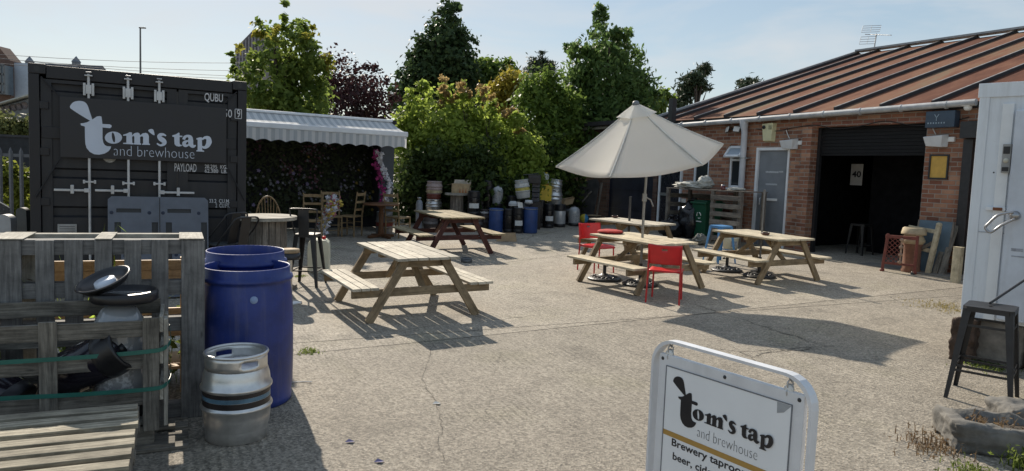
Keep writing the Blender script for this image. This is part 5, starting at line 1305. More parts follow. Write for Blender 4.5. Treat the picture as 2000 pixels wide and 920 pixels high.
# black lid and dish on top
p = crin(232, .22); hh = cz_(232, 606)-ch0
t = thing('keg_lid', 'black ribbed plastic keg lid lying over the clear keg', 'keg lid', p+LU*.02+Vector((0, 0, hh-.03)), 0)
mb = MB(); mb.lathe([(0, 0.012), (.17, .012), (.185, 0), (.196, .01), (.196, .06), (.182, .07), (.172, .035), (0, .035)], n=40); mb.build('dish', BLACKPL, t)
mb = MB()
for k in range(6): mb.box((random.uniform(-.01, .01), -.12+.045*k, .034), (.28*math.sqrt(max(.1, 1-(-.12+.045*k)**2/.035)), .010, .008), Matrix.Rotation(R(12*(k % 3-1)), 3, 'Z'))
mb.build('shiny_ridge', mat('shiny_plastic_film', (.55, .55, .55), rough=.15), t)
t = thing('keg_lid', 'tilted black keg dish with a white disc resting on the lid pile', 'keg lid', p+LU*(-.09)+Vector((0, 0, hh+.085)), 0, tilt=False)
t.rotation_euler = (Matrix.Rotation(R(22), 3, 'X') @ Matrix.Rotation(R(-13), 3, 'Y')).to_euler()
mb = MB(); mb.lathe([(0, -.01), (.135, -.01), (.158, .02), (.168, .03), (.155, .035), (.14, .022), (.12, .006), (0, .004)], n=40); mb.build('dish', BLACKPL, t)
mb = MB(); mb.lathe([(0, .03), (.062, .028), (.066, .005)], (.02, -.02, 0), n=24); mb.build('disc', mat('white_disc', (.55, .60, .68), rough=.35), t)
keykeg('black keg lying tilted at the left end of the slatted crate', crin(95, .24)+Vector((0, 0, .24)), .15, .5, mat('glossy_black_keg', (.015, .013, .02), rough=.12, var=.2), rot=Matrix.Rotation(R(62), 3, 'Y') @ Matrix.Rotation(.3, 3, 'Z'), lab=0, group=None)
keykeg('black keg propped in the crate corner with its ring uppermost', crin(15, .22)+Vector((0, 0, .10)), .15, .52, mat('glossy_black_keg', (.015, .013, .02)), rot=Matrix.Rotation(R(-52), 3, 'Y'), lab=0)
# stacked flat pallets nearest the camera
dF = ray(276, 784); hF = .46; PFc = atz(274, 785, hF)
t = thing('flat_pallet', 'weathered flat pallet with sun striped slats at the bottom left corner', 'pallet', Vector((PFc.x, PFc.y, gz(PFc.x, PFc.y))), LA, tilt=False)
def pallet_local(z, mb1, mb2, n=7, L_=1.15, Wd=1.0):
    pw = Wd/n
    for k in range(n):
        mb1.box((-L_/2+random.uniform(-.012, .012), -pw*(k+.5), z-.011+random.uniform(-.004, .004)), (L_, pw*.63, .028), Matrix.Rotation(R(random.uniform(-.6, .6)), 3, 'Z'))
    for x in (-.05, -L_/2, -L_+.05):
        mb2.box((x, -Wd/2, z-.022-.045), (.09, Wd, .09))
    for k in (0, n//2, n-1): mb2.box((-L_/2, -pw*(k+.5), z-.022-.09-.012), (L_, .1, .022))
a, b_ = MB(), MB(); pallet_local(hF, a, b_); a.build('slat', SLATWOOD, t, bevel=.003); b_.build('bearer', OLDPALLET, t, bevel=.003)
for i, z in enumerate((hF-.14, hF-.28)):
    t2 = thing('flat_pallet', ('dark pallet directly under the sunlit slatted pallet', 'lowest pallet of the bottom left stack, on the concrete')[i], 'pallet', t.location-LU*.02*(i+1), LA+.01*(i+1), 'pallets stacked in the foreground', tilt=False)
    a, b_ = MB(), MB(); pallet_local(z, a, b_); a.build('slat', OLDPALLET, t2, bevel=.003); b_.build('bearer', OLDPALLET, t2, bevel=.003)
t['group'] = 'pallets stacked in the foreground'
# ------------------------------------------------------------------ folded grey tables against the container
GREYT = mat('slate_grey_plastic', (.105, .12, .15), rough=.45, var=.15, scale=5)
c0, c1_ = CP.hit(211, 381), CP.hit(404, 384)
t = thing('folding_table', 'two panel slate grey plastic folding table leaning on the container', 'folding table', CP.world(c0[0], -.36, 0), CA, tilt=False)
tw = c1_[0]-c0[0]; th = CP.hit(300, 381)[1]
rot = Matrix.Rotation(R(-9), 3, 'X')
mb = MB(); outl = [(0, 0), (tw, 0), (tw, th-.04), (tw-.04, th), (.04, th), (0, th-.04)]
def rect(x, z, w_, h_): return [(x, z), (x+w_, z), (x+w_, z+h_), (x, z+h_)]
sl = []
for k in (0, 1):
    b0 = k*tw/2
    sl += [rect(b0+.16*tw/2, th-.20, .48*tw/2, .05), rect(b0+.09*tw/2+.02, .28, .07, th-.6), rect(b0+.90*tw/2-.03, .28, .07, th-.6)]
mb.poly(outl, sl, lambda x, z, d: rot @ Vector((x, d, z)), .045); mb.build('tabletop', GREYT, t)
mb = MB(); mb.box((tw/2, .13, th/2), (tw-.02, .01, th-.06), rot); mb.build('backing', BLACKPL, t)
mb = MB(); 
for k in (0, 1):
    for fx, fz in ((.07, .84), (.33, .42), (.8, .84)): mb.lathe([(.022, 0), (.012, .003), (0, .002)], rot @ Vector((tw/2*(k+fx), -.003, th*fz)), 12, rot=Matrix.Rotation(R(90), 3, 'X'))
mb.build('bolt_recess', mat('recess_blue', (.02, .03, .06)), t)
mb = MB(); mb.box((tw/2, -.004, th/2), (.012, .006, th-.03), rot); mb.build('fold_line', BLACKPL, t)
# ------------------------------------------------------------------ white jerrycan
def jerry(label, p, w_, d_, h_, m, cap, rz=0, name='jerrycan'):
    t = thing(name, label, 'jerrycan', p, rz)
    mb = MB(); a, b_ = w_/2, d_/2; V = []; F = []
    lv = [(0, .92), (.02, 1), (.75, 1), (.86, .93), (.93, .7), (.94, .55)]
    for z, s_ in lv: V += [(-a*s_, -b_, h_*z), (a*s_, -b_, h_*z), (a*s_, b_, h_*z), (-a*s_, b_, h_*z)]
    for i in range(len(lv)-1):
        for k in range(4): F.append((4*i+k, 4*i+(k+1) % 4, 4*i+4+(k+1) % 4, 4*i+4+k))
    n = len(lv); F += [(0, 3, 2, 1), (4*n-4, 4*n-3, 4*n-2, 4*n-1)]; mb.add(V, F); mb.build('body', m, t, bevel=.015)
    mb = MB(); mb.lathe([(0, 0), (.03, 0), (.03, .045), (0, .045)], (a*.45, 0, h_*.945), 14); mb.build('cap', cap, t)
    mb = MB(); mb.tube(smooth_path([(-a*.75, 0, h_*.86), (-a*.6, 0, h_*.99), (-a*.1, 0, h_*1.0), (a*.15, 0, h_*.94)], 4), .014, 8); mb.build('handle', m, t)
    return t
OFFW = mat('milky_plastic', (.62, .62, .50), rough=.4, var=.06)
jerry('milky white jerrycan with red cap behind the bar stool', at(623, 530), .33, .3, .55, OFFW, REDPL, R(10))

# ------------------------------------------------------------------ flower bar with awning
BR0 = at(764, 452); BA = R(33); BP = Plane(BR0, BA)
bzt = BP.hit(757, 241)[1]
t = thing('flower_bar', 'dark timber bar with flower covered back wall under the awning', 'bar', BR0, BA, tilt=False)
BL = 4.6
mb = MB(); mb.box((-BL/2, 1.2, bzt/2), (BL, .06, bzt)); mb.box((-BL/2, .6, bzt-.04), (BL, 1.3, .08)); mb.box((-.03, .6, bzt/2), (.06, 1.2, bzt-.08)); mb.build('wall', mat('black_timber', (.018, .018, .02), rough=.8, var=.3), t)
pw0 = BP.hit(741, 330)[0]
mb = MB(); mb.box((pw0/2, -.03, bzt*.5), (-pw0, .06, bzt)); mb.build('corner_panel', mat('slate_panel', (.055, .065, .078), rough=.6, var=.15), t)
mb = MB(); mb.box((-BL/2, .0, bzt+.03), (BL+.1, .12, .1)); mb.build('fascia', mat('black_fascia', (.015, .015, .017), rough=.7), t)
# leaves and flowers on the back wall
def cards(n, fn, size, aspect=.6):
    """n small bent quads at positions fn() -> (point, normal)"""
    V = []; F = []
    for i in range(n):
        p, nn = fn(); nn = nn.normalized(); a = Vector((random.gauss(0, 1), random.gauss(0, 1), random.gauss(0, 1))).cross(nn)
        if a.length < 1e-3: continue
        a.normalize(); b_ = nn.cross(a); s_ = size*random.uniform(.6, 1.35); k = len(V)
        V += [p-a*s_*.5, p+b_*s_*.5*aspect, p+a*s_*.5-nn*s_*.12, p-b_*s_*.5*aspect]; F.append((k, k+1, k+2, k+3))
    mb = MB(); mb.add(V, F); return mb
def wallpt(): return Vector((random.uniform(-BL, -.05), random.uniform(1.0, 1.16), random.uniform(.3, bzt-.12))), Vector((random.gauss(0, .5), -1, random.gauss(0, .5)))
cards(5200, wallpt, .10).build('ivy_backing', leafmat('dark_ivy', (.025, .035, .018), (.07, .08, .045), .15), t)
clusters = [(random.uniform(-BL, -.1), random.uniform(.4, bzt-.15)) for _ in range(38)]
def flowers(n, cc, size, name, m, zr=None):
    V = []; F = []
    for i in range(n):
        cx, cz = random.choice(cc); x = cx+random.gauss(0, .13); z = cz+random.gauss(0, .13)
        if not (-BL < x < -.05 and .25 < z < bzt-.1): continue
        c = Vector((x, .93+random.uniform(-.05, .05), z)); r = size*random.uniform(.6, 1.3); k = len(V); tl2 = random.uniform(-.4, .4)
        V.append(c+Vector((0, -.012, 0)))
        for j in range(10):
            q = 2*math.pi*j/10; rr = r*(1 if j % 2 == 0 else .55); V.append(c+Vector((rr*math.cos(q), .02*math.sin(q+tl2), rr*math.sin(q))))
        for j in range(10): F.append((k, k+1+j, k+1+(j+1) % 10))
    mb = MB(); mb.add(V, F); mb.build(name, m, t)
pinkm = mat('pink_petal', (.115, .05, .062), rough=.7, var=.4, scale=12); whitem = mat('white_petal', (.17, .17, .18), rough=.7, var=.3, scale=12); ylm = mat('yellow_petal', (.28, .20, .04), rough=.7); lil = mat('lilac_petal', (.18, .15, .25), rough=.7, var=.3)
f1 = [c for c in clusters if c[1] > 1.2 and c[0] < -.9]; f2 = [c for c in clusters if c[0] > -2.4 or c[1] < 1.5]
flowers(230, f1, .035, 'pink_flowers', pinkm); flowers(270, f2, .034, 'white_flowers', whitem); flowers(16, clusters, .05, 'yellow_flowers', ylm); flowers(34, [c for c in clusters if c[1] < 1.3], .045, 'lilac_flowers', lil)
for nm in ('pink_flowers', 'white_flowers', 'yellow_flowers', 'lilac_flowers', 'ivy_backing'):
    for ch in t.children:
        if ch.name.startswith(nm): ch['kind'] = 'stuff'
# hanging flower streamers inside
AWN = thing('awning', 'grey and white striped retractable awning with scalloped valance', 'awning', BP.world(0, 0, 0), BA, tilt=False)
bar_r = None
PROJ = .75
axr = BP.hit(796, 268, -PROJ)[0]; zbr = BP.hit(790, 266, -PROJ)[1]; zbl = BP.hit(492, 236, -PROJ)[1]; axl = -BL+.4
zbar = (zbr+BP.hit(640, 253, -PROJ)[1])/2; ztp = BP.hit(640, 230)[1]
stripe, nt, b = newmat('awning_stripes'); l = nt.links.new
tc = N(nt, 'ShaderNodeTexCoord'); sx = N(nt, 'ShaderNodeSeparateXYZ'); l(tc.outputs['Object'], sx.inputs[0])
mm = N(nt, 'ShaderNodeMath', operation='MULTIPLY'); mm.inputs[1].default_value = 2*math.pi/.155; l(sx.outputs[0], mm.inputs[0]); sn = N(nt, 'ShaderNodeMath', operation='SINE'); l(mm.outputs[0], sn.inputs[0])
gt = N(nt, 'ShaderNodeMath', operation='GREATER_THAN'); gt.inputs[1].default_value = 0; l(sn.outputs[0], gt.inputs[0])
mx = N(nt, 'ShaderNodeMix', data_type='RGBA'); mx.inputs['A'].default_value = (.76, .76, .75, 1); mx.inputs['B'].default_value = (.56, .58, .59, 1); l(gt.outputs[0], mx.inputs['Factor']); l(mx.outputs['Result'], b.inputs['Base Color']); b.inputs['Roughness'].default_value = .85
tl_ = N(nt, 'ShaderNodeBsdfTranslucent'); l(mx.outputs['Result'], tl_.inputs['Color']); ms = N(nt, 'ShaderNodeMixShader'); ms.inputs[0].default_value = .3; l(b.outputs[0], ms.inputs[1]); l(tl_.outputs[0], ms.inputs[2]); l(ms.outputs[0], nt.nodes['Material Output'].inputs[0])
mb = MB(); V = []; F = []; nx = 30; xr1 = BP.hit(762, 241)[0]-.0
for i in range(nx+1):
    f = i/nx
    for k in range(7):
        g = k/6; xa_ = axl+(xr1-axl)*f; xb_ = axl+(axr-axl)*f; V.append((xa_+(xb_-xa_)*g, -.06-(PROJ-.06)*g, ztp+(zbar+.05-ztp)*g-.03*math.sin(math.pi*g)))
for i in range(nx):
    for k in range(6): a_ = 7*i+k; F.append((a_, a_+1, a_+8, a_+7))
mb.add(V, F, None, 0, True); mb.build('canopy', stripe, AWN)
mb = MB(); V = []; F = []; n = 150; vh = .27
for i in range(n+1):
    x = axl+(axr-axl-.04)*i/n; V += [(x, -PROJ-.03+.012*math.sin(x*20), zbar-.04), (x, -PROJ-.03+.02*math.sin(x*20), zbar-.04-vh+.045*abs(math.sin(x*math.pi/.31)))]
for i in range(n): F.append((2*i, 2*i+2, 2*i+3, 2*i+1))
mb.add(V, F, None, 0, True); mb.build('valance', stripe, AWN)
mb = MB(); mb.box(((axl+axr)/2, -PROJ, zbar+.02), (axr-axl, .09, .12)); mb.build('front_bar', WHITEPAINT, AWN, bevel=.02)
mb = MB(); mb.box(((axl+xr1)/2, -.05, ztp+.03), (xr1-axl+.06, .1, .06)); mb.build('roller_case', WHITEPAINT, AWN, bevel=.02)
for f in (.25, .8):
    mb = MB(); x = axl+(axr-axl)*f; mb.tube([(x, -.03, ztp-.3), (x-.3, -PROJ*.5, zbar-.02), (x, -PROJ+.05, zbar+.0)], .02, 8); mb.build('folding_arm', WHITEPAINT, AWN)
# garlands
def garland(label, pts, cols, n, size, rad, loc=Vector((0, 0, 0))):
    P = smooth_path(pts, 10); t = thing('flower_garland', label, 'garland', P[0], 0, tilt=False); o0 = P[0]
    mb = MB(); mb.tube([p-o0 for p in P], .008, 5); mb.build('cord', BLACKPL, t)
    for nm, m, (u0, u1), sh in cols:
        V = []; F = []
        for i in range(int(n*sh)):
            f = random.uniform(u0, u1); p = P[int(f*(len(P)-1))]-o0+Vector((random.gauss(0, rad), random.gauss(0, rad), random.gauss(0, rad))); k = len(V); nn = Vector((random.gauss(0, 1), -1+random.gauss(0, .4), random.gauss(0, 1))).normalized(); a = nn.cross(Vector((.3, .2, 1))).normalized(); b_ = nn.cross(a); r = size*random.uniform(.6, 1.3)
            V.append(p+nn*.01)
            for j in range(8): q = 2*math.pi*j/8; rr = r*(1 if j % 2 == 0 else .6); V.append(p+(a*math.cos(q)+b_*math.sin(q))*rr)
            for j in range(8): F.append((k, k+1+j, k+1+(j+1) % 8))
        mb = MB(); mb.add(V, F); o = mb.build(nm, m, t); o['kind'] = 'stuff'
g0 = [BP.world(*[BP.hit(x, y, -.12)[0], -.12, BP.hit(x, y, -.12)[1]]) for x, y in ((740, 296), (742, 320), (748, 345), (753, 375), (755, 394))]
WP2 = mat('white_lei', (.62, .62, .66), rough=.7, var=.15); MG = mat('magenta_lei', (.34, .03, .16), rough=.7, var=.3)
gA = [p+Vector((-.08, 0, 0)) for p in g0]
garland('magenta flower garland hanging from the awning beside a white one', gA, [('magenta_blooms', MG, (0, 1), 1)], 170, .04, .035)
gB = [BP.world(*[BP.hit(x, y, -.14)[0], -.14, BP.hit(x, y, -.14)[1]]) for x, y in ((741, 299), (744, 318), (752, 340), (761, 358), (757, 378), (754, 392))]
garland('white flower garland hanging from the awning beside a magenta one', gB, [('white_blooms', WP2, (0, 1), 1)], 190, .045, .03)

# ------------------------------------------------------------------ wooden chairs round the bar
def ladderback(label, p, rz, group='wooden chairs by the flower bar', h=1.0, slats=3):
    t = thing('wooden_chair', label, 'chair', p, rz, group)
    for sx in (-1, 1):
        mb = MB(); mb.tube([(sx*.19, .19, 0), (sx*.19, .19, .45), (sx*.2, .27, h)], [.018, .02, .014], 8); mb.build('leg', CHAIRWOOD, t)
        mb = MB(); mb.tube([(sx*.21, -.19, 0), (sx*.2, -.19, .47)], [.015, .02], 8); mb.build('leg', CHAIRWOOD, t)
    mb = MB(); V = []
    mb.box((0, 0, .455), (.42, .40, .035)); mb.build('seat', CHAIRWOOD, t, bevel=.012)
    for k in range(slats):
        z = .62+(h-.68)*k/(slats-1); mb = MB(); P = [Vector((x*.19, .20+(z-.45)*.145+.03*(1-x*x), z)) for x in (-1, -.5, 0, .5, 1)]
        for i in range(4): mb.bar(P[i], P[i+1], .012, .05 if k < slats-1 else .065)
        mb.build('back_slat', CHAIRWOOD, t)
    mb = MB()
    for z in (.16, .28):
        mb.tube([(-.205, -.19, z), (.205, -.19, z)], .009, 6); mb.tube([(-.2, -.19, z+.04), (-.19, .19, z+.04)], .009, 6); mb.tube([(.2, -.19, z+.04), (.19, .19, z+.04)], .009, 6)
    mb.build('stretcher', CHAIRWOOD, t)
    return t
p2 = at(684, 461); LB = ladderback('pale ladder back chair seen side on left of the pedestal table', p2, R(-105), h=1.02)
p3 = at(776, 463); dup(LB, 'pale ladder back chair facing the pedestal table from its right', p3, R(150))
p1 = at(606, 476); dup(LB, 'ladder back chair facing us behind the bar stool', p1+Vector((-.05, .3, 0)), R(10))
p5 = at(636, 466); dup(LB, 'ladder back chair half hidden behind the flower bouquet', p5+Vector((0, .5, 0)), R(20))
# windsor
t = thing('wooden_chair', 'hoop back windsor chair behind the cable drum table', 'chair', at(527, 512), R(25), 'wooden chairs by the flower bar')
mb = MB(); mb.lathe([(0, .43), (.2, .43), (.22, .445), (.21, .465), (0, .455)], n=24); mb.build('seat', CHAIRWOOD, t)
for sx, sy in ((-1, -1), (1, -1), (-1, 1), (1, 1)):
    mb = MB(); mb.tube([(sx*.13, sy*.13, .44), (sx*.22, sy*.21, 0)], [.017, .013], 8); mb.build('leg', CHAIRWOOD, t)
hoop = [(.22*math.cos(q), .17+.12*math.sin(q), .46+.64*math.sin(q)**.8 if math.sin(q) > 0 else .46) for q in [math.pi*k/24 for k in range(25)]]
mb = MB(); mb.tube(hoop, .013, 8); mb.build('hoop', CHAIRWOOD, t)
mb = MB()
for k in range(7):
    x = -.15+.05*k; q = math.acos(max(-1, min(1, x/.22))); mb.tube([(x*.75, .17, .45), (x, .17+.12*math.sin(q), .46+.64*math.sin(q)**.8)], .007, 6)
mb.build('spindle', CHAIRWOOD, t)
mb = MB(); mb.tube([(-.18, -.17, .2), (-.18, .17, .2)], .009); mb.tube([(.18, -.17, .2), (.18, .17, .2)], .009); mb.tube([(-.18, 0, .2), (.18, 0, .2)], .009); mb.build('stretcher', CHAIRWOOD, t)
# flower bouquet leaning on the chair
p = at(640, 466)+Vector((0, -.4, 0)); dd_ = (p-EYE).dot(FW)
pts = [pt(x, y, dd_) for x, y in ((630, 452), (634, 432), (645, 415), (652, 400), (654, 386))]
pk = mat('pink_lei', (.5, .16, .2), rough=.7); yl = mat('yellow_lei', (.55, .42, .08), rough=.7)
garland('bundle of white, yellow and pink garlands draped over a chair', pts, [('white_blooms', WP2, (0, 1), .5), ('yellow_blooms', yl, (.2, .9), .25), ('pink_blooms', pk, (.1, 1), .25)], 330, .045, .07)
# pedestal table with a keg below
p = at(744, 464); t = thing('pedestal_table', 'round brown pedestal table under the garlands', 'table', p, 0)
BRN = wood('warm_brown_wood', (.11, .05, .024), (.20, .095, .045), rough=.45)
mb = MB(); mb.lathe([(0, .735), (.40, .735), (.41, .745), (.41, .765), (.40, .775), (0, .775)], n=36); mb.build('tabletop', BRN, t)
mb = MB(); mb.lathe([(.05, .03), (.075, .1), (.05, .3), (.06, .5), (.05, .65), (.12, .735)], n=20); mb.build('pedestal', BRN, t)
mb = MB()
for k in range(4): q = math.pi/4+k*math.pi/2; mb.bar((.03*math.cos(q), .03*math.sin(q), .06), (.34*math.cos(q), .34*math.sin(q), .03), .07, .06)
mb.build('foot', BRN, t, bevel=.006)
beerkeg('steel keg with red band under the pedestal table', p+Vector((.0, .42, 0)), .2, .56, mat('dull_keg_steel', (.30, .30, .31), rough=.45, metal=.8), band=[(.42, .58, (.20, .03, .02), 'red_band')])
# dog bowl
t = thing('metal_bowl', 'small grey metal bowl on the concrete near the maroon table', 'bowl', at(911, 512), 0); mb = MB(); mb.lathe([(0, .0), (.10, 0), (.105, .02), (.095, .075), (.088, .075), (.085, .02), (0, .012)], n=28); mb.build('bowl', mat('grey_bowl', (.10, .11, .12), rough=.3, metal=.4), t)
mb = MB(); mb.lathe([(.085, .075), (.10, .082), (.105, .075)], n=28); mb.build('rim', mat('grey_rim', (.2, .21, .22), rough=.3, metal=.5), t)
# cardboard flap on the ground
t = thing('cardboard_box', 'flattened cardboard box on the ground by the maroon table bench', 'box', at(990, 472), R(15)); mb = MB()
mb.add([(-.24, 0, .01), (.22, 0, .0), (.2, .05, .2), (-.22, .06, .19), (.3, .25, .0), (.27, .27, .18)], [(0, 1, 2, 3), (1, 4, 5, 2)]); o = mb.build('panel', CARD, t); s_ = o.modifiers.new('t', 'SOLIDIFY'); s_.thickness = .006
mb = MB(); mb.add([(-.22, .058, .191), (.2, .048, .201), (.21, .18, .14), (-.2, .2, .12)], [(0, 1, 2, 3)]); mb.build('flap', CARD, t)
# ------------------------------------------------------------------ the pile of kegs and drums
PILE = 'kegs and drums piled by the hedge'
def pxr(x0, x1, y0, y1, dep):
    """bottom centre point, width, height (metres) of a pixel rectangle at a depth"""
    b_ = pt((x0+x1)/2, y1, dep); w_ = (x1-x0)/CAM_F*dep; h_ = (pt((x0+x1)/2, y0, dep)-b_).length; return b_, w_, h_
def gdep(px, py): return (at(px, py)-EYE).dot(FW)
def drum(label, x0, x1, y0, y1, m=DARKBLUEPL):
    d = gdep((x0+x1)/2, y1-2); p = at((x0+x1)/2, y1-2); w_ = (x1-x0)/CAM_F*d; h_ = (y1-y0)/CAM_F*d
    t = thing('plastic_drum', label, 'drum', p, 0, PILE); r = w_/2
    mb = MB(); mb.lathe([(0, 0), (r*.95, 0), (r, .03), (r, h_*.9), (r*.96, h_*.96), (r*.99, h_*.965), (r*.99, h_), (r*.9, h_), (r*.88, h_*.97), (0, h_*.97)], n=28); mb.build('shell', m, t)
    mb = MB(); mb.lathe([(r*.99, h_*.93), (r*1.04, h_*.935), (r*1.04, h_*.955), (r*.99, h_*.96)], n=28); mb.build('clamp_ring', mat('ring_grey', (.25, .26, .28), rough=.4, metal=.5), t)
    return t
drum('dull blue drum left in the front row of the pile', 954, 982, 409, 455)
drum('dull blue drum right in the front row of the pile', 1021, 1049, 407, 457)
BK = mat('black_keg_plastic', (.014, .013, .014), rough=.25, var=.4)
def kgp(label, x0, x1, y0, y1, body=BK, lab=0, dep=None, rot=None, tops=True):
    if dep is None: p = at((x0+x1)/2, y1-2); d = gdep((x0+x1)/2, y1-2)
    else: p = pt((x0+x1)/2, y1, dep); d = dep
    return keykeg(label, p, (x1-x0)/2/CAM_F*d, (y1-y0)/CAM_F*d, body, rot=rot, lab=lab, group=PILE, tops=tops)
kgp('black plastic keg with white label between the two dull blue drums, right one', 1001, 1021, 407, 457, lab=2)
kgp('black plastic keg between the two dull blue drums, left one without label', 983, 1002, 410, 456)
kgp('tall black keg just right of the right blue drum', 1049, 1063, 393, 446)
kgp('black keg with small white label left of the silver keg', 1061, 1081, 400, 447, lab=2)
SILV = mat('silver_keg_skin', (.50, .51, .52), rough=.3, metal=.35, var=.15)
kgp('silver keg with black base in the front row', 1081, 1104, 401, 445, body=SILV)
kgp('clear keg with printed label beside the yellow and blue ball', 1109, 1132, 403, 443, body=CLEARPL, lab=1, tops=False)
DB_ = 19.3; DBR = 20.95
# back row supports, then what stands on them
for i, (x, nm) in enumerate(((972, 'black keg standing behind the left blue drum'), (1022, 'black keg standing behind the gap beside the right blue drum'), (1059, 'black keg behind the row, below the yellow can'), (1083, 'black keg behind the silver keg, below the steel kegs'), (846, 'dark cask behind the maroon table, under the steel cask'))):
    dq = DBR if x in (1059, 1083) else DB_; g = pt(x, 430, dq); g = Vector((g.x, g.y, gz(g.x, g.y))); topz = pt(x, (404, 386, 392, 400, 410)[i], dq).z
    keykeg(nm, g, .19, topz-g.z, BK, lab=0, group=PILE, tops=False)
kgp('clear upright keg perched on the back row above the left blue drum', 961, 982, 361, 404, body=CLEARPL, lab=1, dep=DB_, tops=False)
p = pt(953, 430, 19.6); p.z = gz(p.x, p.y); keykeg('tall black canister behind the left blue drum', p, .13, pt(953, 352, 19.6).z-p.z, BK, lab=0, group=PILE)
b_, w_, h_ = pxr(1067, 1098, 370, 400, DBR); beerkeg('horizontal ringed steel keg topping the black row', b_, w_/2, h_, STEEL, band=False, group=PILE)
b2_, w2_, h2_ = pxr(1072, 1096, 352, 372, DBR); k_ = beerkeg('small tilted steel keg crowning the ringed steel keg', b2_+Vector((0, 0, -.01)), w2_/2, h2_*1.1, STEEL, band=False, group=PILE); k_.rotation_euler = (0, R(8), 0)
b_, w_, h_ = pxr(1051, 1075, 359, 392, DBR-.1); jerry('yellow plastic jerrycan wedged beside the steel kegs', b_, w_, .3, h_, mat('yellow_plastic', (.60, .42, .02), rough=.4, var=.12), REDPL, R(12))
b_, w_, h_ = pxr(1038, 1053, 357, 394, DB_+.3); t = thing('crate_stack', 'narrow stack of dark grey crates behind the yellow can', 'crate stack', b_, 0)
mb = MB()
for k in range(4): mb.box((0, 0, h_*(k+.5)/4), (w_, .35, h_/4-.015))
mb.build('crate', mat('dark_grey_plastic', (.05, .055, .065), rough=.5), t, bevel=.008); mb = MB()
for k in range(4): mb.box((0, -.178, h_*(k+.72)/4), (w_*.5, .006, .03))
mb.build('hand_hole', BLACKPL, t)
g = Vector((b_.x, b_.y, gz(b_.x, b_.y))); mb = MB(); mb.box((0, 0, (b_.z-g.z)/2), (.3, .34, b_.z-g.z)); mb.box((0, -.18, (b_.z-g.z)*.8), (.34, .02, .06)); mb.build('lower_crate', BLACKPL, t); t.children[-1].location = (0, 0, -(b_.z-g.z)) if False else (0, 0, g.z-b_.z)
b_, w_, h_ = pxr(1008, 1037, 352, 387, DB_-.15); t = beerkeg('tilted cask painted white, yellow and grey on top of the pile', b_+Vector((0, 0, .0)), w_/2, h_*1.02, mat('pale_cask', (.42, .42, .40), rough=.45, var=.15), band=[(.42, .58, (.50, .42, .10), 'yellow_band'), (.66, .80, (.58, .58, .56), 'white_band')], group=PILE); t.rotation_euler = (0, R(-9), 0)
b_, w_, h_ = pxr(1032, 1056, 341, 358, DB_+.1); t = thing('plastic_tray', 'black tray with spout balanced on the crate stack', 'tray', b_, R(-4)); mb = MB(); mb.box((0, 0, h_/2), (w_, .3, h_)); mb.tube([(-w_/2-.15, 0, h_*.9), (-w_*.2, 0, h_*1.03), (w_*.3, 0, h_*1.15)], .015); mb.build('tray', BLACKPL, t, bevel=.01); mb = MB(); mb.box((0, -.155, h_*.75), (w_*.8, .01, .02)); mb.build('rim', mat('dark_grey_plastic', (.05, .055, .065)), t)
b_, w_, h_ = pxr(1054, 1071, 338, 359, DBR-.05); jerry('pale white can lying over the yellow jerrycan', b_, w_, .22, h_, mat('pale_can', (.55, .57, .55), rough=.4), mat('yellow_plastic', (.60, .42, .02)), R(-8))
b_, w_, h_ = pxr(993, 1011, 393, 402, 18.7); t = thing('loose_lid', 'dusty white loose lid resting on the two black kegs', 'sheet', b_, 0); mb = MB(); mb.lathe([(0, h_), (w_*.3, h_), (w_*.45, h_*.7), (w_*.5, h_*.2), (w_*.45, 0), (0, 0)], n=18); mb.build('lid', mat('dusty_white', (.45, .46, .46), rough=.6), t); mb = MB(); mb.lathe([(w_*.44, 0), (w_*.53, .01), (w_*.44, .03)], n=18); mb.build('rim', WHITEPL, t)  # loose white lid with a rim, lying on the kegs
b_, w_, h_ = pxr(1010, 1022, 393, 408, 18.55); t = thing('paper_tag', 'crumpled white tag hanging off the labelled black keg', 'tag', b_, 0); mb = MB(); mb.add([(-w_/2, -.2, h_), (w_*.3, -.22, h_*.9), (w_*.5, -.2, .02), (-w_*.3, -.24, 0)], [(0, 1, 2, 3)]); o = mb.build('sheet', PAPER, t); s_ = o.modifiers.new('t', 'SOLIDIFY'); s_.thickness = .004; mb = MB(); mb.tube([(-w_/2, -.2, h_), (0, -.1, h_+.06), (.05, 0, h_+.05)], .005, 5); mb.build('string', BLACKPL, t)
b_, w_, h_ = pxr(1024, 1041, 391, 397, 18.5); b_ = Vector((b_.x, b_.y, b_.z)); t = thing('shallow_tub', 'pale lid over a shallow black tub on the right blue drum', 'tub', b_, 0); mb = MB(); mb.lathe([(0, h_), (w_*.4, h_), (w_*.5, 0), (0, 0)], n=18); mb.build('lid', mat('dusty_white', (.45, .46, .46)), t); mb = MB(); mb.lathe([(0, -.06), (w_*.45, -.06), (w_*.45, -.002), (0, -.002)], n=18); mb.build('tub', BLACKPL, t)  # loose pale lid sitting on a black tub
for x, yt, lb in ((906, 398, 'short black keg in the back row right of the cable drum'), (940, 386, 'black keg in the back row left of the tall canister'), (998, 382, 'black keg in the back row left of the tilted cask'), (1041, 394, 'black keg in the back row between tilted cask and yellow can')):
    g = pt(x, 430, 19.75); g.z = gz(g.x, g.y); keykeg(lb, g, .165, pt(x, yt, 19.75).z-g.z, BK, lab=0, group=PILE)
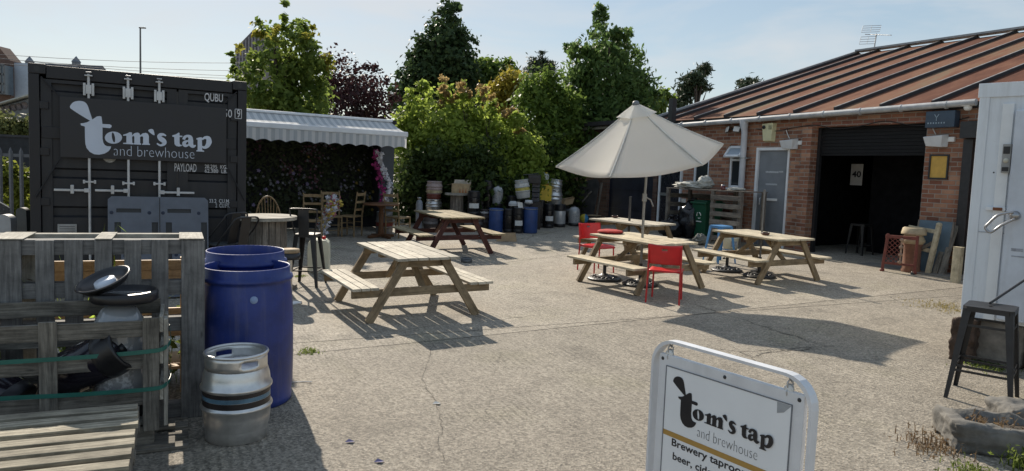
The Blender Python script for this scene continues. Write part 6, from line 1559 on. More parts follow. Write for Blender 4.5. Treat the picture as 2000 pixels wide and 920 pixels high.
# ball, sack and cartons
t = thing('beach_ball', 'yellow and blue beach ball at the foot of the leaning boards', 'ball', at(1141, 436), 0); r = .14
mb = MB(); mb.lathe([(r*math.sin(q), r-r*math.cos(q)) for q in [math.pi*k/14 for k in range(15)]], n=24); o = mb.build('ball', [mat('ball_yellow', (.55, .45, .05), rough=.4), mat('ball_blue', (.06, .26, .48), rough=.4)], t)
for pg in o.data.polygons:
    pg.material_index = 1 if pg.center.x > .01 else 0
mb = MB(); mb.lathe([(0, .004), (.02, 0)], (0, 0, 2*r-.002), 10); mb.build('valve', WHITEPL, t)
b_ = at(1160, 437); t = thing('storage_box', 'dark box with pale lid right of the ball', 'box', b_, R(-40)); mb = MB(); mb.box((0, 0, .12), (.30, .25, .24)); mb.build('box', mat('dark_box', (.035, .03, .026), rough=.8), t, bevel=.006); mb = MB(); mb.box((0, 0, .25), (.32, .27, .02)); mb.build('lid', CARD, t)
b_, w_, h_ = pxr(1097, 1122, 383, 402, 21.2); t = thing('cardboard_box', 'open cardboard carton tipped on top beside the steel kegs', 'box', b_, R(20)); mb = MB(); mb.add([(-.17, 0, 0), (.14, 0, .06), (.2, 0, .24), (-.08, 0, .19), (-.17, .25, 0), (.14, .25, .06), (.2, .25, .24), (-.08, .25, .19)], [(0, 1, 2, 3), (4, 5, 6, 7), (0, 1, 5, 4), (1, 2, 6, 5), (0, 3, 7, 4)]); mb.build('carton', CARD, t)
mb = MB(); mb.add([(-.08, 0, .19), (.2, 0, .24), (.1, -.12, .28), (-.16, -.12, .2)], [(0, 1, 2, 3)]); o = mb.build('flap', CARD, t); s_ = o.modifiers.new('t', 'SOLIDIFY'); s_.thickness = .006
g = Vector((b_.x, b_.y+.1, gz(b_.x, b_.y))); keykeg('black keg holding up the tipped carton', g, .17, b_.z-g.z, BK, lab=0, group=PILE, tops=False)
# left part
p = at(846, 452); DL = 19.6
b_, w_, h_ = pxr(831, 863, 392, 411, DB_); beerkeg('steel cask at the bottom of the left stack', b_, w_/2, h_*1.15, STEEL, band=False, group=PILE)
b_, w_, h_ = pxr(833, 861, 379, 393, DB_); beerkeg('red brown cask in the middle of the left stack', b_+Vector((0, 0, .03)), w_/2, h_*1.15, mat('red_brown_cask', (.16, .045, .03), rough=.5, var=.2), band=False, group=PILE)
b_, w_, h_ = pxr(832, 864, 356, 380, DB_); beerkeg('pale pinkish cask on top of the left stack', b_+Vector((0, 0, .02)), w_/2, h_, mat('pale_pink_cask', (.36, .28, .26), rough=.55, var=.2), band=[(.1, .36, (.42, .36, .22), 'cream_band')], group=PILE)
DARKCASK = mat('dark_brown_cask', (.06, .045, .04), rough=.5, var=.3)
for (x0, x1, y0, y1, lb) in ((826, 855, 419, 448, 'dark ringed cask under the maroon table, behind its far legs'), (905, 924, 420, 450, 'dark striped cask left of the left blue drum'), (922, 943, 420, 450, 'dark striped cask nearest the left blue drum')):
    p = at((x0+x1)/2, y1); d = gdep((x0+x1)/2, y1); beerkeg(lb, p, (x1-x0)/2/CAM_F*d, (y1-y0)/CAM_F*d, DARKCASK, band=[(.42, .58, (.16, .15, .15), 'grey_band')], group=PILE)
p = at(945, 449); d = gdep(945, 449); beerkeg('dark cask with white lid beside the left blue drum', p, 8.5/CAM_F*d, 40/CAM_F*d, DARKCASK, band=[(.82, .9, (.5, .5, .5), 'white_lid')], group=PILE)
p = at(818, 448); d = gdep(818, 448); t = thing('gas_cylinder', 'grey gas cylinder at the left end of the pile', 'gas cylinder', p, 0, None); rr = 6.5/CAM_F*d; hh = 60/CAM_F*d
mb = MB(); mb.lathe([(rr*.9, 0), (rr, .02), (rr, hh*.82), (rr*.8, hh*.92), (rr*.3, hh*.97)], n=20); mb.build('cylinder', mat('grey_cylinder', (.22, .24, .27), rough=.4, var=.15), t); mb = MB(); mb.lathe([(.03, hh*.96), (.03, hh*1.0), (.05, hh*1.0), (.05, hh*1.04), (0, hh*1.05)], n=12); mb.build('valve', GALV, t)
pDr = at(891, 446); dd_ = gdep(891, 446); CD2 = drumtable('old grey cable drum at the hedge with carton on its top', pDr, 24/CAM_F*dd_, (pt(890, 377, dd_).z-pDr.z), 12/CAM_F*dd_, n=14)
b_, w_, h_ = pxr(880, 914, 352, 377, dd_); t = thing('cardboard_box', 'brown bottle carton with open flap on the grey cable drum', 'box', b_+Vector((.05, 0, .005)), R(-8)); mb = MB(); mb.box((0, 0, h_*.36), (w_, .28, h_*.72)); mb.build('carton', mat('tan_carton', (.42, .31, .18), rough=.8, var=.2, scale=12), t); mb = MB(); mb.bar((-w_/2, .1, h_*.72), (w_/2, .16, h_*.98), .01, .01) ; mb.add([(-w_/2, .14, h_*.72), (w_/2, .14, h_*.72), (w_/2, .2, h_), (-w_/2, .2, h_)], [(0, 1, 2, 3)]); mb.add([(-w_/2, -.14, h_*.72), (-w_/2, .14, h_*.72), (-w_*.8, .1, h_*.55), (-w_*.8, -.16, h_*.6)], [(0, 1, 2, 3)]); o = mb.build('flap', mat('pale_carton', (.46, .40, .32), rough=.8), t)
mb = MB()
for k in range(3): mb.poly([(-w_*.06+w_*.17*k, .0), (w_*.04+w_*.17*k, .0), (w_*.0+w_*.17*k, h_*.42)], [], lambda x, y, d: Vector((x, -.1425, y+.01)))
mb.build('printed_flame', mat('orange_print', (.36, .13, .05), rough=.8), t)
kgp('black keg with white label right of the grey cable drum', 912, 937, 373, 420, lab=2, dep=dd_-.3)
p = pt(924, 430, dd_-.3); p.z = gz(p.x, p.y); keykeg('black keg supporting the labelled one by the cable drum', p, .17, pt(924, 420, dd_-.3).z-p.z, BK, lab=0, group=PILE, tops=False)
# leaning sheets, ladder and planks by the shed
t = thing('leaning_sheet', 'torn dark sheet leaning on the dark shed wall', 'sheet', at(1130, 432), R(-48)); rot = Matrix.Rotation(R(-10), 3, 'X')
mb = MB(); mb.poly([(-.5, 0), (.55, 0), (.6, 1.2), (.45, 1.35), (.1, 1.28), (-.2, 1.1), (-.42, .9), (-.55, .3)], [], lambda x, z, d: rot @ Vector((x, d, z)), .02); mb.build('sheet', mat('dark_sheet', (.045, .042, .04), rough=.8, var=.5, scale=4), t)
mb = MB(); mb.bar(rot @ Vector((-.45, -.02, .05)), rot @ Vector((.35, -.02, .95)), .03, .04); mb.build('batten', GRDRUM, t)
t = thing('wooden_ladder', 'short grey wooden ladder propped against the shed corner', 'ladder', at(1158, 432), R(-60)); hL = 61/CAM_F*gdep(1158, 432)*1.25
mb = MB(); rot = Matrix.Rotation(R(-8), 3, 'X')
for x in (-.14, .14): mb.bar(rot @ Vector((x, 0, 0)), rot @ Vector((x, 0, hL)), .04, .06)
mb.build('stile', GRDRUM, t); mb = MB()
for k in range(4): mb.bar(rot @ Vector((-.12, -.005, .2+hL*.24*k)), rot @ Vector((.12, -.005, .2+hL*.24*k)), .05, .03)
mb.build('rung', GRDRUM, t)

# ------------------------------------------------------------------ pallet shelter with bin and bags
def WP(px, py, off): s, z = W(px, py, off); return s, z
OFFS = -1.05                       # front face this far out from the wall
sA = WP(1300, 400, OFFS)[0]; sB = WP(1390, 400, OFFS)[0]; sC = WP(1447, 400, OFFS)[0]; zT = WP(1380, 370, OFFS)[1]
SO = WALL.world(sA, OFFS, 0); SO.z = gz(SO.x, SO.y); dz = FZ-SO.z; zT += dz
t = thing('pallet_shelter', 'rough bin shelter knocked together from grey pallets beside the wall', 'shelter', SO, WA, tilt=False)
wS = sC-sA; wM = sB-sA; dS = .85
mb = MB()
for k in range(7): mb.box((wS/2, .04+dS*(k+.5)/7-.04, zT-.012), (wS+.06, dS/7-.012, .022))
mb.build('roof_board', GRDRUM, t, bevel=.003)
mb = MB()
for x, y in ((.04, .04), (wM, .04), (wS-.04, .04), (.04, dS-.06), (wM, dS-.06), (wS-.04, dS-.06)): mb.box((x, y, zT/2-.012), (.09, .075, zT-.024))
mb.box((wS/2, .045, zT-.075), (wS-.2, .04, .09)) if False else None
mb.build('post', GRDRUM, t, bevel=.004)
mb = MB()
for k in range(6): z = .12+(zT-.3)*k/5; mb.box(((wM+wS)/2, -.012, z), (wS-wM+.06, .024, .11))
mb.build('front_slat', GRDRUM, t, bevel=.003)
mb = MB()
for k in range(5): z = .15+(zT-.35)*k/4; mb.box((wM/2, dS-.01, z), (wM, .024, .11)); mb.box((-.018, dS/2, z), (.024, dS-.1, .11))
mb.build('back_slat', OLDPALLET, t)
mb = MB(); s1_, z1_ = WP(1309, 391, OFFS); mb.box((s1_-sA+.12, .35, z1_+dz), (.16, .004, .1)); mb.build('paper_notice', PAPER, t)
# wheelie bin
def inshel(x, y): p = SO+WALL.u*x+WALL.n*y; p.z = gz(p.x, p.y); return p
sb0 = WP(1376, 430, OFFS+.35)[0]-sA
t = thing('wheelie_bin', 'dark green wheelie bin with white recycling mark in the pallet shelter', 'bin', inshel(sb0, .42), WA+R(-5)); GRN = mat('bin_green', (.008, .07, .035), rough=.4, var=.15); hb = .98
mb = MB(); V = [(-.2, -.2, .06), (.2, -.2, .06), (.2, .2, .06), (-.2, .2, .06), (-.26, -.27, hb-.08), (.26, -.27, hb-.08), (.26, .28, hb-.08), (-.26, .28, hb-.08)]; mb.add(V, [(0, 3, 2, 1), (0, 1, 5, 4), (1, 2, 6, 5), (2, 3, 7, 6), (3, 0, 4, 7)]); mb.build('body', GRN, t, bevel=.02)
mb = MB(); mb.box((0, .0, hb-.05), (.58, .62, .05)); mb.box((0, .02, hb-.01), (.5, .5, .05)); mb.build('lid', GRN, t, bevel=.015); mb = MB(); mb.tube([(-.24, .33, hb-.05), (.24, .33, hb-.05)], .018); mb.build('handle', GRN, t)
for sx in (-1, 1):
    mb = MB(); mb.lathe([(0, -.03), (.1, -.03), (.1, .03), (0, .03)], (sx*.22, .2, .1), 18, rot=Matrix.Rotation(R(90), 3, 'Y')); mb.build('wheel', BLACKPL, t)
mb = MB(); 
for k in range(3):
    q0 = 2*math.pi*k/3; mb.tube([(.075*math.cos(q0+.1*j), -.252-.012*math.sin(q0+.1*j), .62+.075*math.sin(q0+.1*j)) for j in range(14)], .012, 5)
mb.box((0, -.248, .47), (.2, .006, .022)); mb.build('recycling_mark', WHITEPL, t)
def blob(name, label, cat, p, sx, sy, sz, m, seed=0, amp=.2, fr=2.2, rz=0, group=None, knot=None, fold=0.0):
    t = thing(name, label, cat, p, rz, group); mb = MB(); n1, n2 = 30, 22; V = []
    for i in range(n2+1):
        q = math.pi*i/n2
        for k in range(n1):
            f = 2*math.pi*k/n1; v = Vector((math.sin(q)*math.cos(f), math.sin(q)*math.sin(f), -math.cos(q)))
            d = 1+amp*noise.noise(v*fr+Vector((seed*3.1, seed, 0)))+fold*abs(noise.noise(v*fr*2.7+Vector((seed, 7, seed))))+.06*noise.noise(v*9+Vector((seed, 1, 2)))
            V.append((v.x*sx*d, v.y*sy*d, max(0.0, sz+v.z*sz*d)))
    F = [(i*n1+k, i*n1+(k+1) % n1, (i+1)*n1+(k+1) % n1, (i+1)*n1+k) for i in range(n2) for k in range(n1)]
    mb.add(V, F, None, 0, True); mb.build('body', m, t)
    if knot:
        mb = MB(); mb.lathe([(.02, 0), (.05, .05), (.09, .10), (.07, .13), (.02, .08)], (0, 0, 2*sz*.97), 12); mb.build('tied_neck', m, t)
    return t
BAG = mat('black_bin_bag', (.012, .012, .015), rough=.22, var=.3, bump=.1, bscale=14)
blob('bin_bag', 'big black bin bag bulging beside the green bin', 'bin bag', inshel(.62, .38), .36, .34, .46, BAG, 1, .25, knot=True, group='black bin bags in the shelter', fold=.2)
blob('bin_bag', 'smaller black bin bag slumped at the front left of the shelter', 'bin bag', inshel(.28, -.02), .30, .28, .23, BAG, 4, .3, knot=True, group='black bin bags in the shelter', fold=.25)
SACK = mat('dusty_white_sack', (.44, .44, .40), rough=.75, var=.2, scale=9, bump=.05, bscale=20)
b_ = SO+WALL.u*(.58)+WALL.n*.35+Vector((0, 0, zT+.0)); tt = blob('sack', 'crumpled long white sack lying on the pallet shelter roof', 'sack', b_, .50, .28, .085, SACK, 9, .55, 3.0, rz=WA, fold=.3)
b_ = SO+WALL.u*(1.02)+WALL.n*.35+Vector((0, 0, zT+.0)); blob('sack', 'plump pale sack end standing up on the pallet shelter roof', 'sack', b_, .17, .18, .16, SACK, 12, .4, 2.5, rz=WA, fold=.25)
s_, z_ = WP(1411, 370, OFFS+.1); p = SO+WALL.u*(s_-sA)+WALL.n*.12+Vector((0, 0, zT)); t = thing('jam_jar', 'small red jar on the pallet shelter roof', 'jar', p, 0, tilt=False); mb = MB(); mb.lathe([(0, 0), (.05, 0), (.055, .02), (.055, .09), (.04, .11), (0, .11)], n=16); mb.build('glass', mat('red_jar', (.12, .03, .03), rough=.15), t); mb = MB(); mb.lathe([(.045, .108), (.046, .128), (0, .13)], n=16); mb.build('lid', GALV, t)
s_, z_ = WP(1432, 372, OFFS+.1); p = SO+WALL.u*(s_-sA)+WALL.n*.2+Vector((0, 0, zT)); blob('white_rag', 'scrunched white rag beside the small red jar', 'rag', p, .2, .12, .035, SACK, 20, .5, 3)
p = at(1426, 488); t = thing('white_tub', 'white tub with printed side behind the blue stool', 'tub', p, .2); mb = MB(); mb.lathe([(0, 0), (.15, 0), (.17, .26), (.18, .27), (.18, .29), (0, .3)], n=24); mb.build('tub', OFFW, t); mb = MB(); mb.box((0, -.163, .15), (.14, .02, .12)); mb.build('label', LABEL, t)
blob('rubble_bag', 'grey crumpled rubble bag on the ground by the green bin', 'bag', at(1368, 478), .16, .14, .12, mat('dirty_grey_sack', (.20, .20, .18), rough=.8, var=.3), 30, .5, 3)

# ------------------------------------------------------------------ junk beside the roller door
RUSTRED = mat('red_oxide_iron', (.16, .04, .028), rough=.65, var=.3, scale=14)
pg_l, pg_r = at(1719, 529), at(1789, 536); gv = pg_r-pg_l; ga = math.atan2(gv.y, gv.x); gw = gv.length; gh = 74/CAM_F*gdep(1720, 530)
t = thing('iron_fireguard', 'red oxide lattice iron guard standing before the chimney pot', 'fireguard', pg_l, ga)
mb = MB()
for x, dx in ((.03, .05), (gw-.03, -.0)): mb.bar((x, 0, 0), (x+dx, 0, gh), .05, .045, (0, 1, 0)); mb.lathe([(0, 0), (.04, 0), (.045, .03), (.03, .05), (0, .05)], (x, 0, 0), 10)
mb.bar((.04, 0, gh-.05), (gw-.02, 0, gh-.05), .06, .06); mb.bar((.05, 0, .16), (gw-.05, 0, .16), .03, .04); mb.build('frame', RUSTRED, t, bevel=.006)
mb = MB()
for k in range(-6, 12):
    for sg in (1, -1):
        x0_ = k*.085; pts_ = []
        for q in range(20):
            z = .17+(gh-.25)*q/19; x = x0_+sg*(z-.17)*1.0+(0 if sg > 0 else .5)
            if .06 < x < gw*.52: pts_.append((x, .0+.004*sg, z))
        if len(pts_) > 2: mb.bar(pts_[0], pts_[-1], .012, .016, (0, 1, 0))
mb.build('lattice', RUSTRED, t)
mb = MB(); mb.bar((gw*.53, 0, .17), (gw*.53, 0, gh-.07), .03, .04, (0, 1, 0))
for k in range(4): mb.lathe([(0, -.04), (.035, -.02), (.04, 0), (.035, .02), (0, .04)], (gw*.53, -.02, .2+k*.14), 10)
mb.build('bobbin_post', mat('flaked_paint', (.36, .24, .17), rough=.7, var=.3, scale=20), t)
mb = MB(); mb.lathe([(0.0, 0), (.02, .0), (.02, .05), (0, .05)], (gw-.06, .0, .0), 10); mb.lathe([(0.0, 0), (.03, .0), (.03, .05), (0, .05)], (gw-.06, -.03, .01), 12, rot=Matrix.Rotation(R(90), 3, 'X')); mb.build('castor', BLACKPL, t)
p = at(1778, 531); hC = 92/CAM_F*gdep(1778, 531); t = thing('chimney_pot', 'tall terracotta chimney pot with cream louvred cap behind the iron guard', 'chimney pot', p, 0)
mb = MB(); mb.lathe([(.16, 0), (.17, .03), (.155, .08), (.15, hC*.55), (.17, hC*.58), (.17, hC*.62)], n=28); mb.build('pot', mat('dark_terracotta', (.20, .10, .065), rough=.85, var=.25, scale=12), t)
mb = MB(); mb.lathe([(.165, hC*.60), (.20, hC*.64), (.205, hC*.68), (.16, hC*.78), (.16, hC*.80), (.215, hC*.80), (.215, hC*.83), (.195, hC*.93), (.17, hC*.95), (.15, hC*.95), (.14, hC*.8)], n=28); mb.build('cap', mat('cream_terracotta', (.42, .34, .22), rough=.8, var=.2, scale=12), t)
p = pt(1826, 526, 13.3); OB = WALL.world(.08, -.30, 0); OB.z = gz(OB.x, OB.y)
t = thing('blue_board', 'slate blue board in a thin frame leaning on the brick pier', 'board', OB, WA, tilt=False); bw_ = .62; bh_ = W(1820, 430, -.2)[1]+FZ-OB.z; rot = Matrix.Rotation(R(-8), 3, 'X')
mb = MB(); mb.box(rot @ Vector((bw_*.35, 0, bh_/2)), (bw_, .02, bh_), rot); mb.build('panel', mat('slate_blue_paint', (.10, .15, .19), rough=.6, var=.2, scale=3), t); mb = MB(); mb.box(rot @ Vector((bw_*.85+.015, 0, bh_/2)), (.03, .03, bh_), rot); mb.box(rot @ Vector((-bw_*.15-.015, 0, bh_/2)), (.03, .03, bh_), rot); mb.build('edge_strip', GRDRUM, t)
OB2 = WALL.world(.28, -.48, 0); OB2.z = gz(OB2.x, OB2.y); t = thing('wooden_gate', 'broken cream timber gate piece with two rails before the blue board', 'gate', OB2, WA, tilt=False); rot = Matrix.Rotation(R(-6), 3, 'X') @ Matrix.Rotation(R(5), 3, 'Y')
mb = MB(); mb.box(rot @ Vector((.12, 0, bh_*.47)), (.085, .07, bh_*.94), rot); mb.lathe([(.055, 0), (.05, .04), (.02, .06), (0, .06)], rot @ Vector((.12, 0, bh_*.94)), 12); mb.build('post', CREAMWOOD, t, bevel=.006)
mb = MB()
for z in (.82, .45): mb.box(rot @ Vector((-.16, .05, bh_*z)), (.62, .03, .075), rot)
mb.build('rail', CREAMWOOD, t, bevel=.004); mb = MB(); mb.bar(rot @ Vector((.08, .03, bh_*.62)), rot @ Vector((-.35, .03, bh_*.28)), .03, .06); mb.build('brace', GRDRUM, t)
OB3 = WALL.world(.60, -.28, 0); OB3.z = gz(OB3.x, OB3.y); t = thing('old_planks', 'two dark old planks leaning between gate and black doorpost', 'planks', OB3, WA, tilt=False); mb = MB()
mb.bar((0, -.12, 0), (.02, .2, bh_*.95), .10, .03, (0, 1, 0)); mb.build('plank', OLDPALLET, t); mb = MB(); mb.bar((-.13, -.10, 0), (-.09, .2, bh_*.9), .09, .03, (0, 1, 0)); mb.build('plank', OLDPALLET, t)
p = at(1866, 552); t = thing('square_post', 'cream square post standing by the cold store corner', 'post', p, WA); hP = 69/CAM_F*gdep(1866, 552); mb = MB(); mb.box((0, 0, hP/2), (.13, .11, hP)); mb.build('post', CREAMWOOD, t, bevel=.006); mb = MB(); mb.box((0, 0, hP+.005), (.14, .12, .012)); mb.build('cap', CREAMWOOD, t)
# inside the bay: chair and poster on a dark panel
pI = WALL.world(-1.9, 1.6, .02); t = thing('poster_panel', 'dark display panel inside the bay carrying a pale poster reading 40', 'display panel', pI, WA, tilt=False)
a_, b2_ = WALL.hit(1659, 320, 1.55), WALL.hit(1679, 362, 1.55)
mb = MB(); mb.box((.55, .06, 1.15), (1.9, .05, 2.3)); mb.build('panel', DARK, t); mb = MB(); s0_ = a_[0]+1.9; s1_ = b2_[0]+1.9
mb.box(((s0_+s1_)/2, -.02 if False else .03, (a_[1]+b2_[1])/2-.02), (s1_-s0_, .006, a_[1]-b2_[1])); ps = mb.build('poster', mat('pale_poster', (.50, .49, .47), rough=.7, var=.1), t)
text_mesh('40', 'number', INK, ps, s0_+(s1_-s0_)*.12, b2_[1]+(a_[1]-b2_[1])*.33, (s1_-s0_)*.76, (a_[1]-b2_[1])*.30, .0255, offset=.03)
lq = stool('bar_stool', 'dark stool standing in the shade just inside the bay', WALL.world(-2.0, .95, .02), WA, .72, mat('dark_worn_metal', (.018, .017, .016), rough=.4), .34, .42)

# ------------------------------------------------------------------ rubble, trough, weeds, log on the right
def rock(name, label, cat, p, dims, m, seed, amp=.05, rz=0, cav=None, group=None):
    t_ = None; bm = bmesh.new(); bmesh.ops.create_cube(bm, size=1); bmesh.ops.subdivide_edges(bm, edges=bm.edges, cuts=19, use_grid_fill=True)
    for v in bm.verts:
        c = v.co.copy(); 
        if cav and c.z > .49 and abs(c.x) < .5-cav[0] and abs(c.y) < .5-cav[1]: v.co.z = .5-cav[2]
        r_ = Vector((abs(c.x), abs(c.y), abs(c.z))); k = sum(1 for q in r_ if q > .42)
        if k >= 2: v.co *= .965
        v.co = Vector((v.co.x*dims[0], v.co.y*dims[1], (v.co.z+.5)*dims[2])); n_ = noise.noise(v.co*4+Vector((seed, 0, seed)))*amp+noise.noise(v.co*11+Vector((seed, 0, seed)))*amp*.6+noise.noise(v.co*25+Vector((seed, 0, seed)))*amp*.3; v.co += c.normalized()*n_
        if v.co.z < 0: v.co.z = 0
    me = bpy.data.meshes.new(name); bm.to_mesh(me); bm.free(); me.materials.append(m)
    for pg in me.polygons: pg.use_smooth = True
    o = bpy.data.objects.new(name, me); COL.objects.link(o); return single(o, label, cat, p, rz, group)
STONE = mat('grey_rough_stone', (.155, .147, .132), rough=.9, var=.35, scale=7, bump=.12, bscale=28)
pt0 = at(1842, 880); pT = at(1842, 876)
vv = Vector((.93, .30, 0)); ta = math.atan2(-.25, 1)
uT = Vector((math.cos(ta), math.sin(ta), 0)); nT_ = Vector((-uT.y, uT.x, 0))
TR = rock('stone_trough', 'rough grey stone trough planted with dry weeds at the bottom right', 'trough', pT+uT*.56+nT_*.16, (1.05, .44, .20), STONE, 3, .055, ta, cav=(.14, .2, .35))
SOIL = mat('dry_soil', (.06, .045, .03), rough=.95, var=.4, scale=20, bump=.15)
mb = MB(); mb.lathe([(0, .03), (.5, .0)], (0, 0, 0), 20); 
for k_, v in enumerate(mb.v): mb.v[k_] = (v[0]*.85, v[1]*.36, v[2])
o = mb.build('soil', SOIL, TR); o.location = (0, 0, .13)
rock('stone_lump', 'second rough stone behind the trough', 'stone', pT+uT*.85+nT_*.72, (.6, .35, .19), STONE, 8, .05, ta+.2)
BRICKB = mat('old_concrete_block', (.19, .17, .145), rough=.9, var=.3, scale=8, bump=.1)
kb = KP
for i, (s_, w_, h_, lb) in enumerate(((.34, .42, .20, 'concrete block under the cold store, left of the stool leg'), (.80, .40, .22, 'concrete block under the cold store, between the stool legs'), (1.3, .42, .2, 'concrete block under the cold store, right of the stool'))):
    p = KP.world(s_, .2, 0); p.z = gz(p.x, p.y); rock('concrete_block', lb, 'block', p, (w_, .3, kz0-(p.z-K0.z)-.002), BRICKB, 20+i, .012, KA, group='blocks under the cold store')
p = KP.world(.06, .04, 0); p.z = gz(p.x, p.y)
rock('rough_lump', 'rough brown lump propping the left corner of the cold store', 'rock', p, (.20, .26, kz0*.98), mat('brown_bark', (.07, .045, .032), rough=.95, var=.45, scale=9, bump=.3, bscale=25), 44, .05, KA)
q0 = pS+Vector((.03, .05, .812)); b3_ = pt(2012, 540, (q0-EYE).dot(FW)+.45); mb = MB(); mb.tube([Vector((0, 0, 0)), (b3_-q0)*1.3], .011, 6)
single(mb.build('steel_rod', BLACKMET), 'thin black rod resting on the stool seat and leaning to the cold store door', 'rod', q0, tilt=False)

def tuft(name, label, cat, p, n, h, spread, m, kind=None, leaf=.02, parent=None, group=None, leaves=2):
    V = []; F = []
    for i in range(n):
        x, y = random.gauss(0, spread), random.gauss(0, spread); a = random.random()*6.28; ln = h*random.uniform(.4, 1.1); bd = random.uniform(.1, .9); w_ = .004; pr = Vector((x, y, 0)); dr = Vector((math.cos(a), math.sin(a), 0)); sd_ = Vector((-dr.y, dr.x, 0))*w_; k = len(V)
        pts_ = [pr+dr*(bd*ln*f*f)+Vector((0, 0, ln*(f-.25*bd*f*f))) for f in (0, .5, 1)]
        V += [pts_[0]-sd_, pts_[0]+sd_, pts_[1]+sd_*.8, pts_[1]-sd_*.8, pts_[2]]; F += [(k, k+1, k+2, k+3), (k+3, k+2, k+4)]
        for q in range(leaves):
            f = random.uniform(.3, 1); c = pts_[0].lerp(pts_[2], f); u_ = Vector((random.gauss(0, 1), random.gauss(0, 1), random.gauss(0, .6))).normalized(); v_ = u_.cross(Vector((random.gauss(0, 1), random.gauss(0, 1), random.gauss(0, 1)))).normalized(); s_ = leaf*random.uniform(.5, 1.4); k = len(V)
            V += [c, c+u_*s_+v_*s_*.4, c+u_*s_*2, c+u_*s_-v_*s_*.4]; F.append((k, k+1, k+2, k+3))
    mb = MB(); mb.add(V, F); o = mb.build(name, m, parent)
    if parent is None: single(o, label, cat, p, 0, group, kind=kind)
    else: o.location = p
    return o
DRYW = leafmat('dry_weed', (.09, .055, .03), (.20, .14, .08), .2); GRW = leafmat('green_weed', (.06, .09, .015), (.14, .17, .04), .4); LIME = leafmat('lime_leaf', (.16, .26, .03), (.30, .38, .06), .5)
tuft('dry_weed', None, None, Vector((0.1, 0, .14)), 80, .10, .16, DRYW, parent=TR, leaf=.013); tuft('dry_weed', None, None, Vector((-.25, 0, .14)), 26, .13, .08, DRYW, parent=TR)
pw = at(1820, 850)
tuft('dry_weed', 'brown withered weed sprawling at the left end of the stone trough', 'weed', at(1826, 874), 150, .09, .12, DRYW, leaf=.012)
tuft('green_weed', 'low green weed along the front foot of the stone trough', 'weed', at(1895, 925), 110, .06, .08, GRW, leaf=.011)
tuft('green_weed', 'pale leafy weed at the bottom right corner before the trough', 'weed', at(1990, 915), 60, .17, .05, GRW, leaf=.02)
tuft('grass_patch', 'thin mossy grass under the stool beside the cold store blocks', 'grass', at(1925, 716), 260, .05, .12, GRW, leaf=.01, kind='stuff')
tuft('green_weed', 'small flat green weed in the concrete joint beside the blue barrel', 'weed', at(602, 688), 110, .025, .06, GRW, leaf=.010)
tuft('green_weed', 'tiny tuft of moss by the bar stool foot', 'weed', at(586, 540), 60, .03, .04, GRW, leaf=.012)
tuft('grass_patch', 'fringe of dry weeds along the ledge left of the cold store', 'grass', at(1820, 600)+Vector((.2, 0, 0)), 300, .05, .22, leafmat('straw', (.16, .13, .06), (.26, .22, .10), .3), leaf=.01, kind='stuff')
pl_ = UPO+LN*.74+LU*(-.78); tuft('potted_weed', 'bright lime leafed shoot poking up behind the upright pallet', 'weed', pl_, 26, uh+.05, .02, LIME, leaf=.045)
pl_ = UPO+LN*.76+LU*(-1.45); tuft('dry_weed', 'dead brown stalks behind the upright pallet', 'weed', pl_, 14, uh+.16, .05, DRYW, leaf=.02)
for k in range(6):
    pl_ = UPO+LN*random.uniform(.85, 1.4)+LU*(-.3-.3*k); tuft('tall_weed', 'green weeds growing behind the upright and pine pallets', 'weed', Vector((pl_.x, pl_.y, gz(pl_.x, pl_.y))), 60, .75, .12, GRW, leaf=.05, group='weeds between pallets and container')
# litter
mb = MB(); mb.tube([(0, 0, .006), (.09, .03, .006), (.16, .02, .01)], .004, 5); single(mb.build('cable_tie', mat('pale_strip', (.45, .48, .5))), 'pale plastic strip sticking out behind the front blue barrel', 'strip', at(570, 748))
t = None
for i, (px, py, c_, lb) in enumerate(((682, 865, 'scrap_blue', 'blue wrapper scrap near the bottom centre of the concrete'), (739, 904, 'scrap_blue', 'twisted lilac wrapper scrap on the concrete at the bottom'), (852, 790, 'scrap_white', 'tiny white scrap lying in the crack'))):
    mb = MB(); mb.add([(-.03, 0, .004), (.02, -.015, .012), (.035, .02, .004), (-.01, .03, .016)], [(0, 1, 2, 3)]); single(mb.build('litter', mat(c_, (.09, .09, .22) if 'blue' in c_ else (.6, .6, .58), rough=.6)), lb, 'litter', at(px, py))
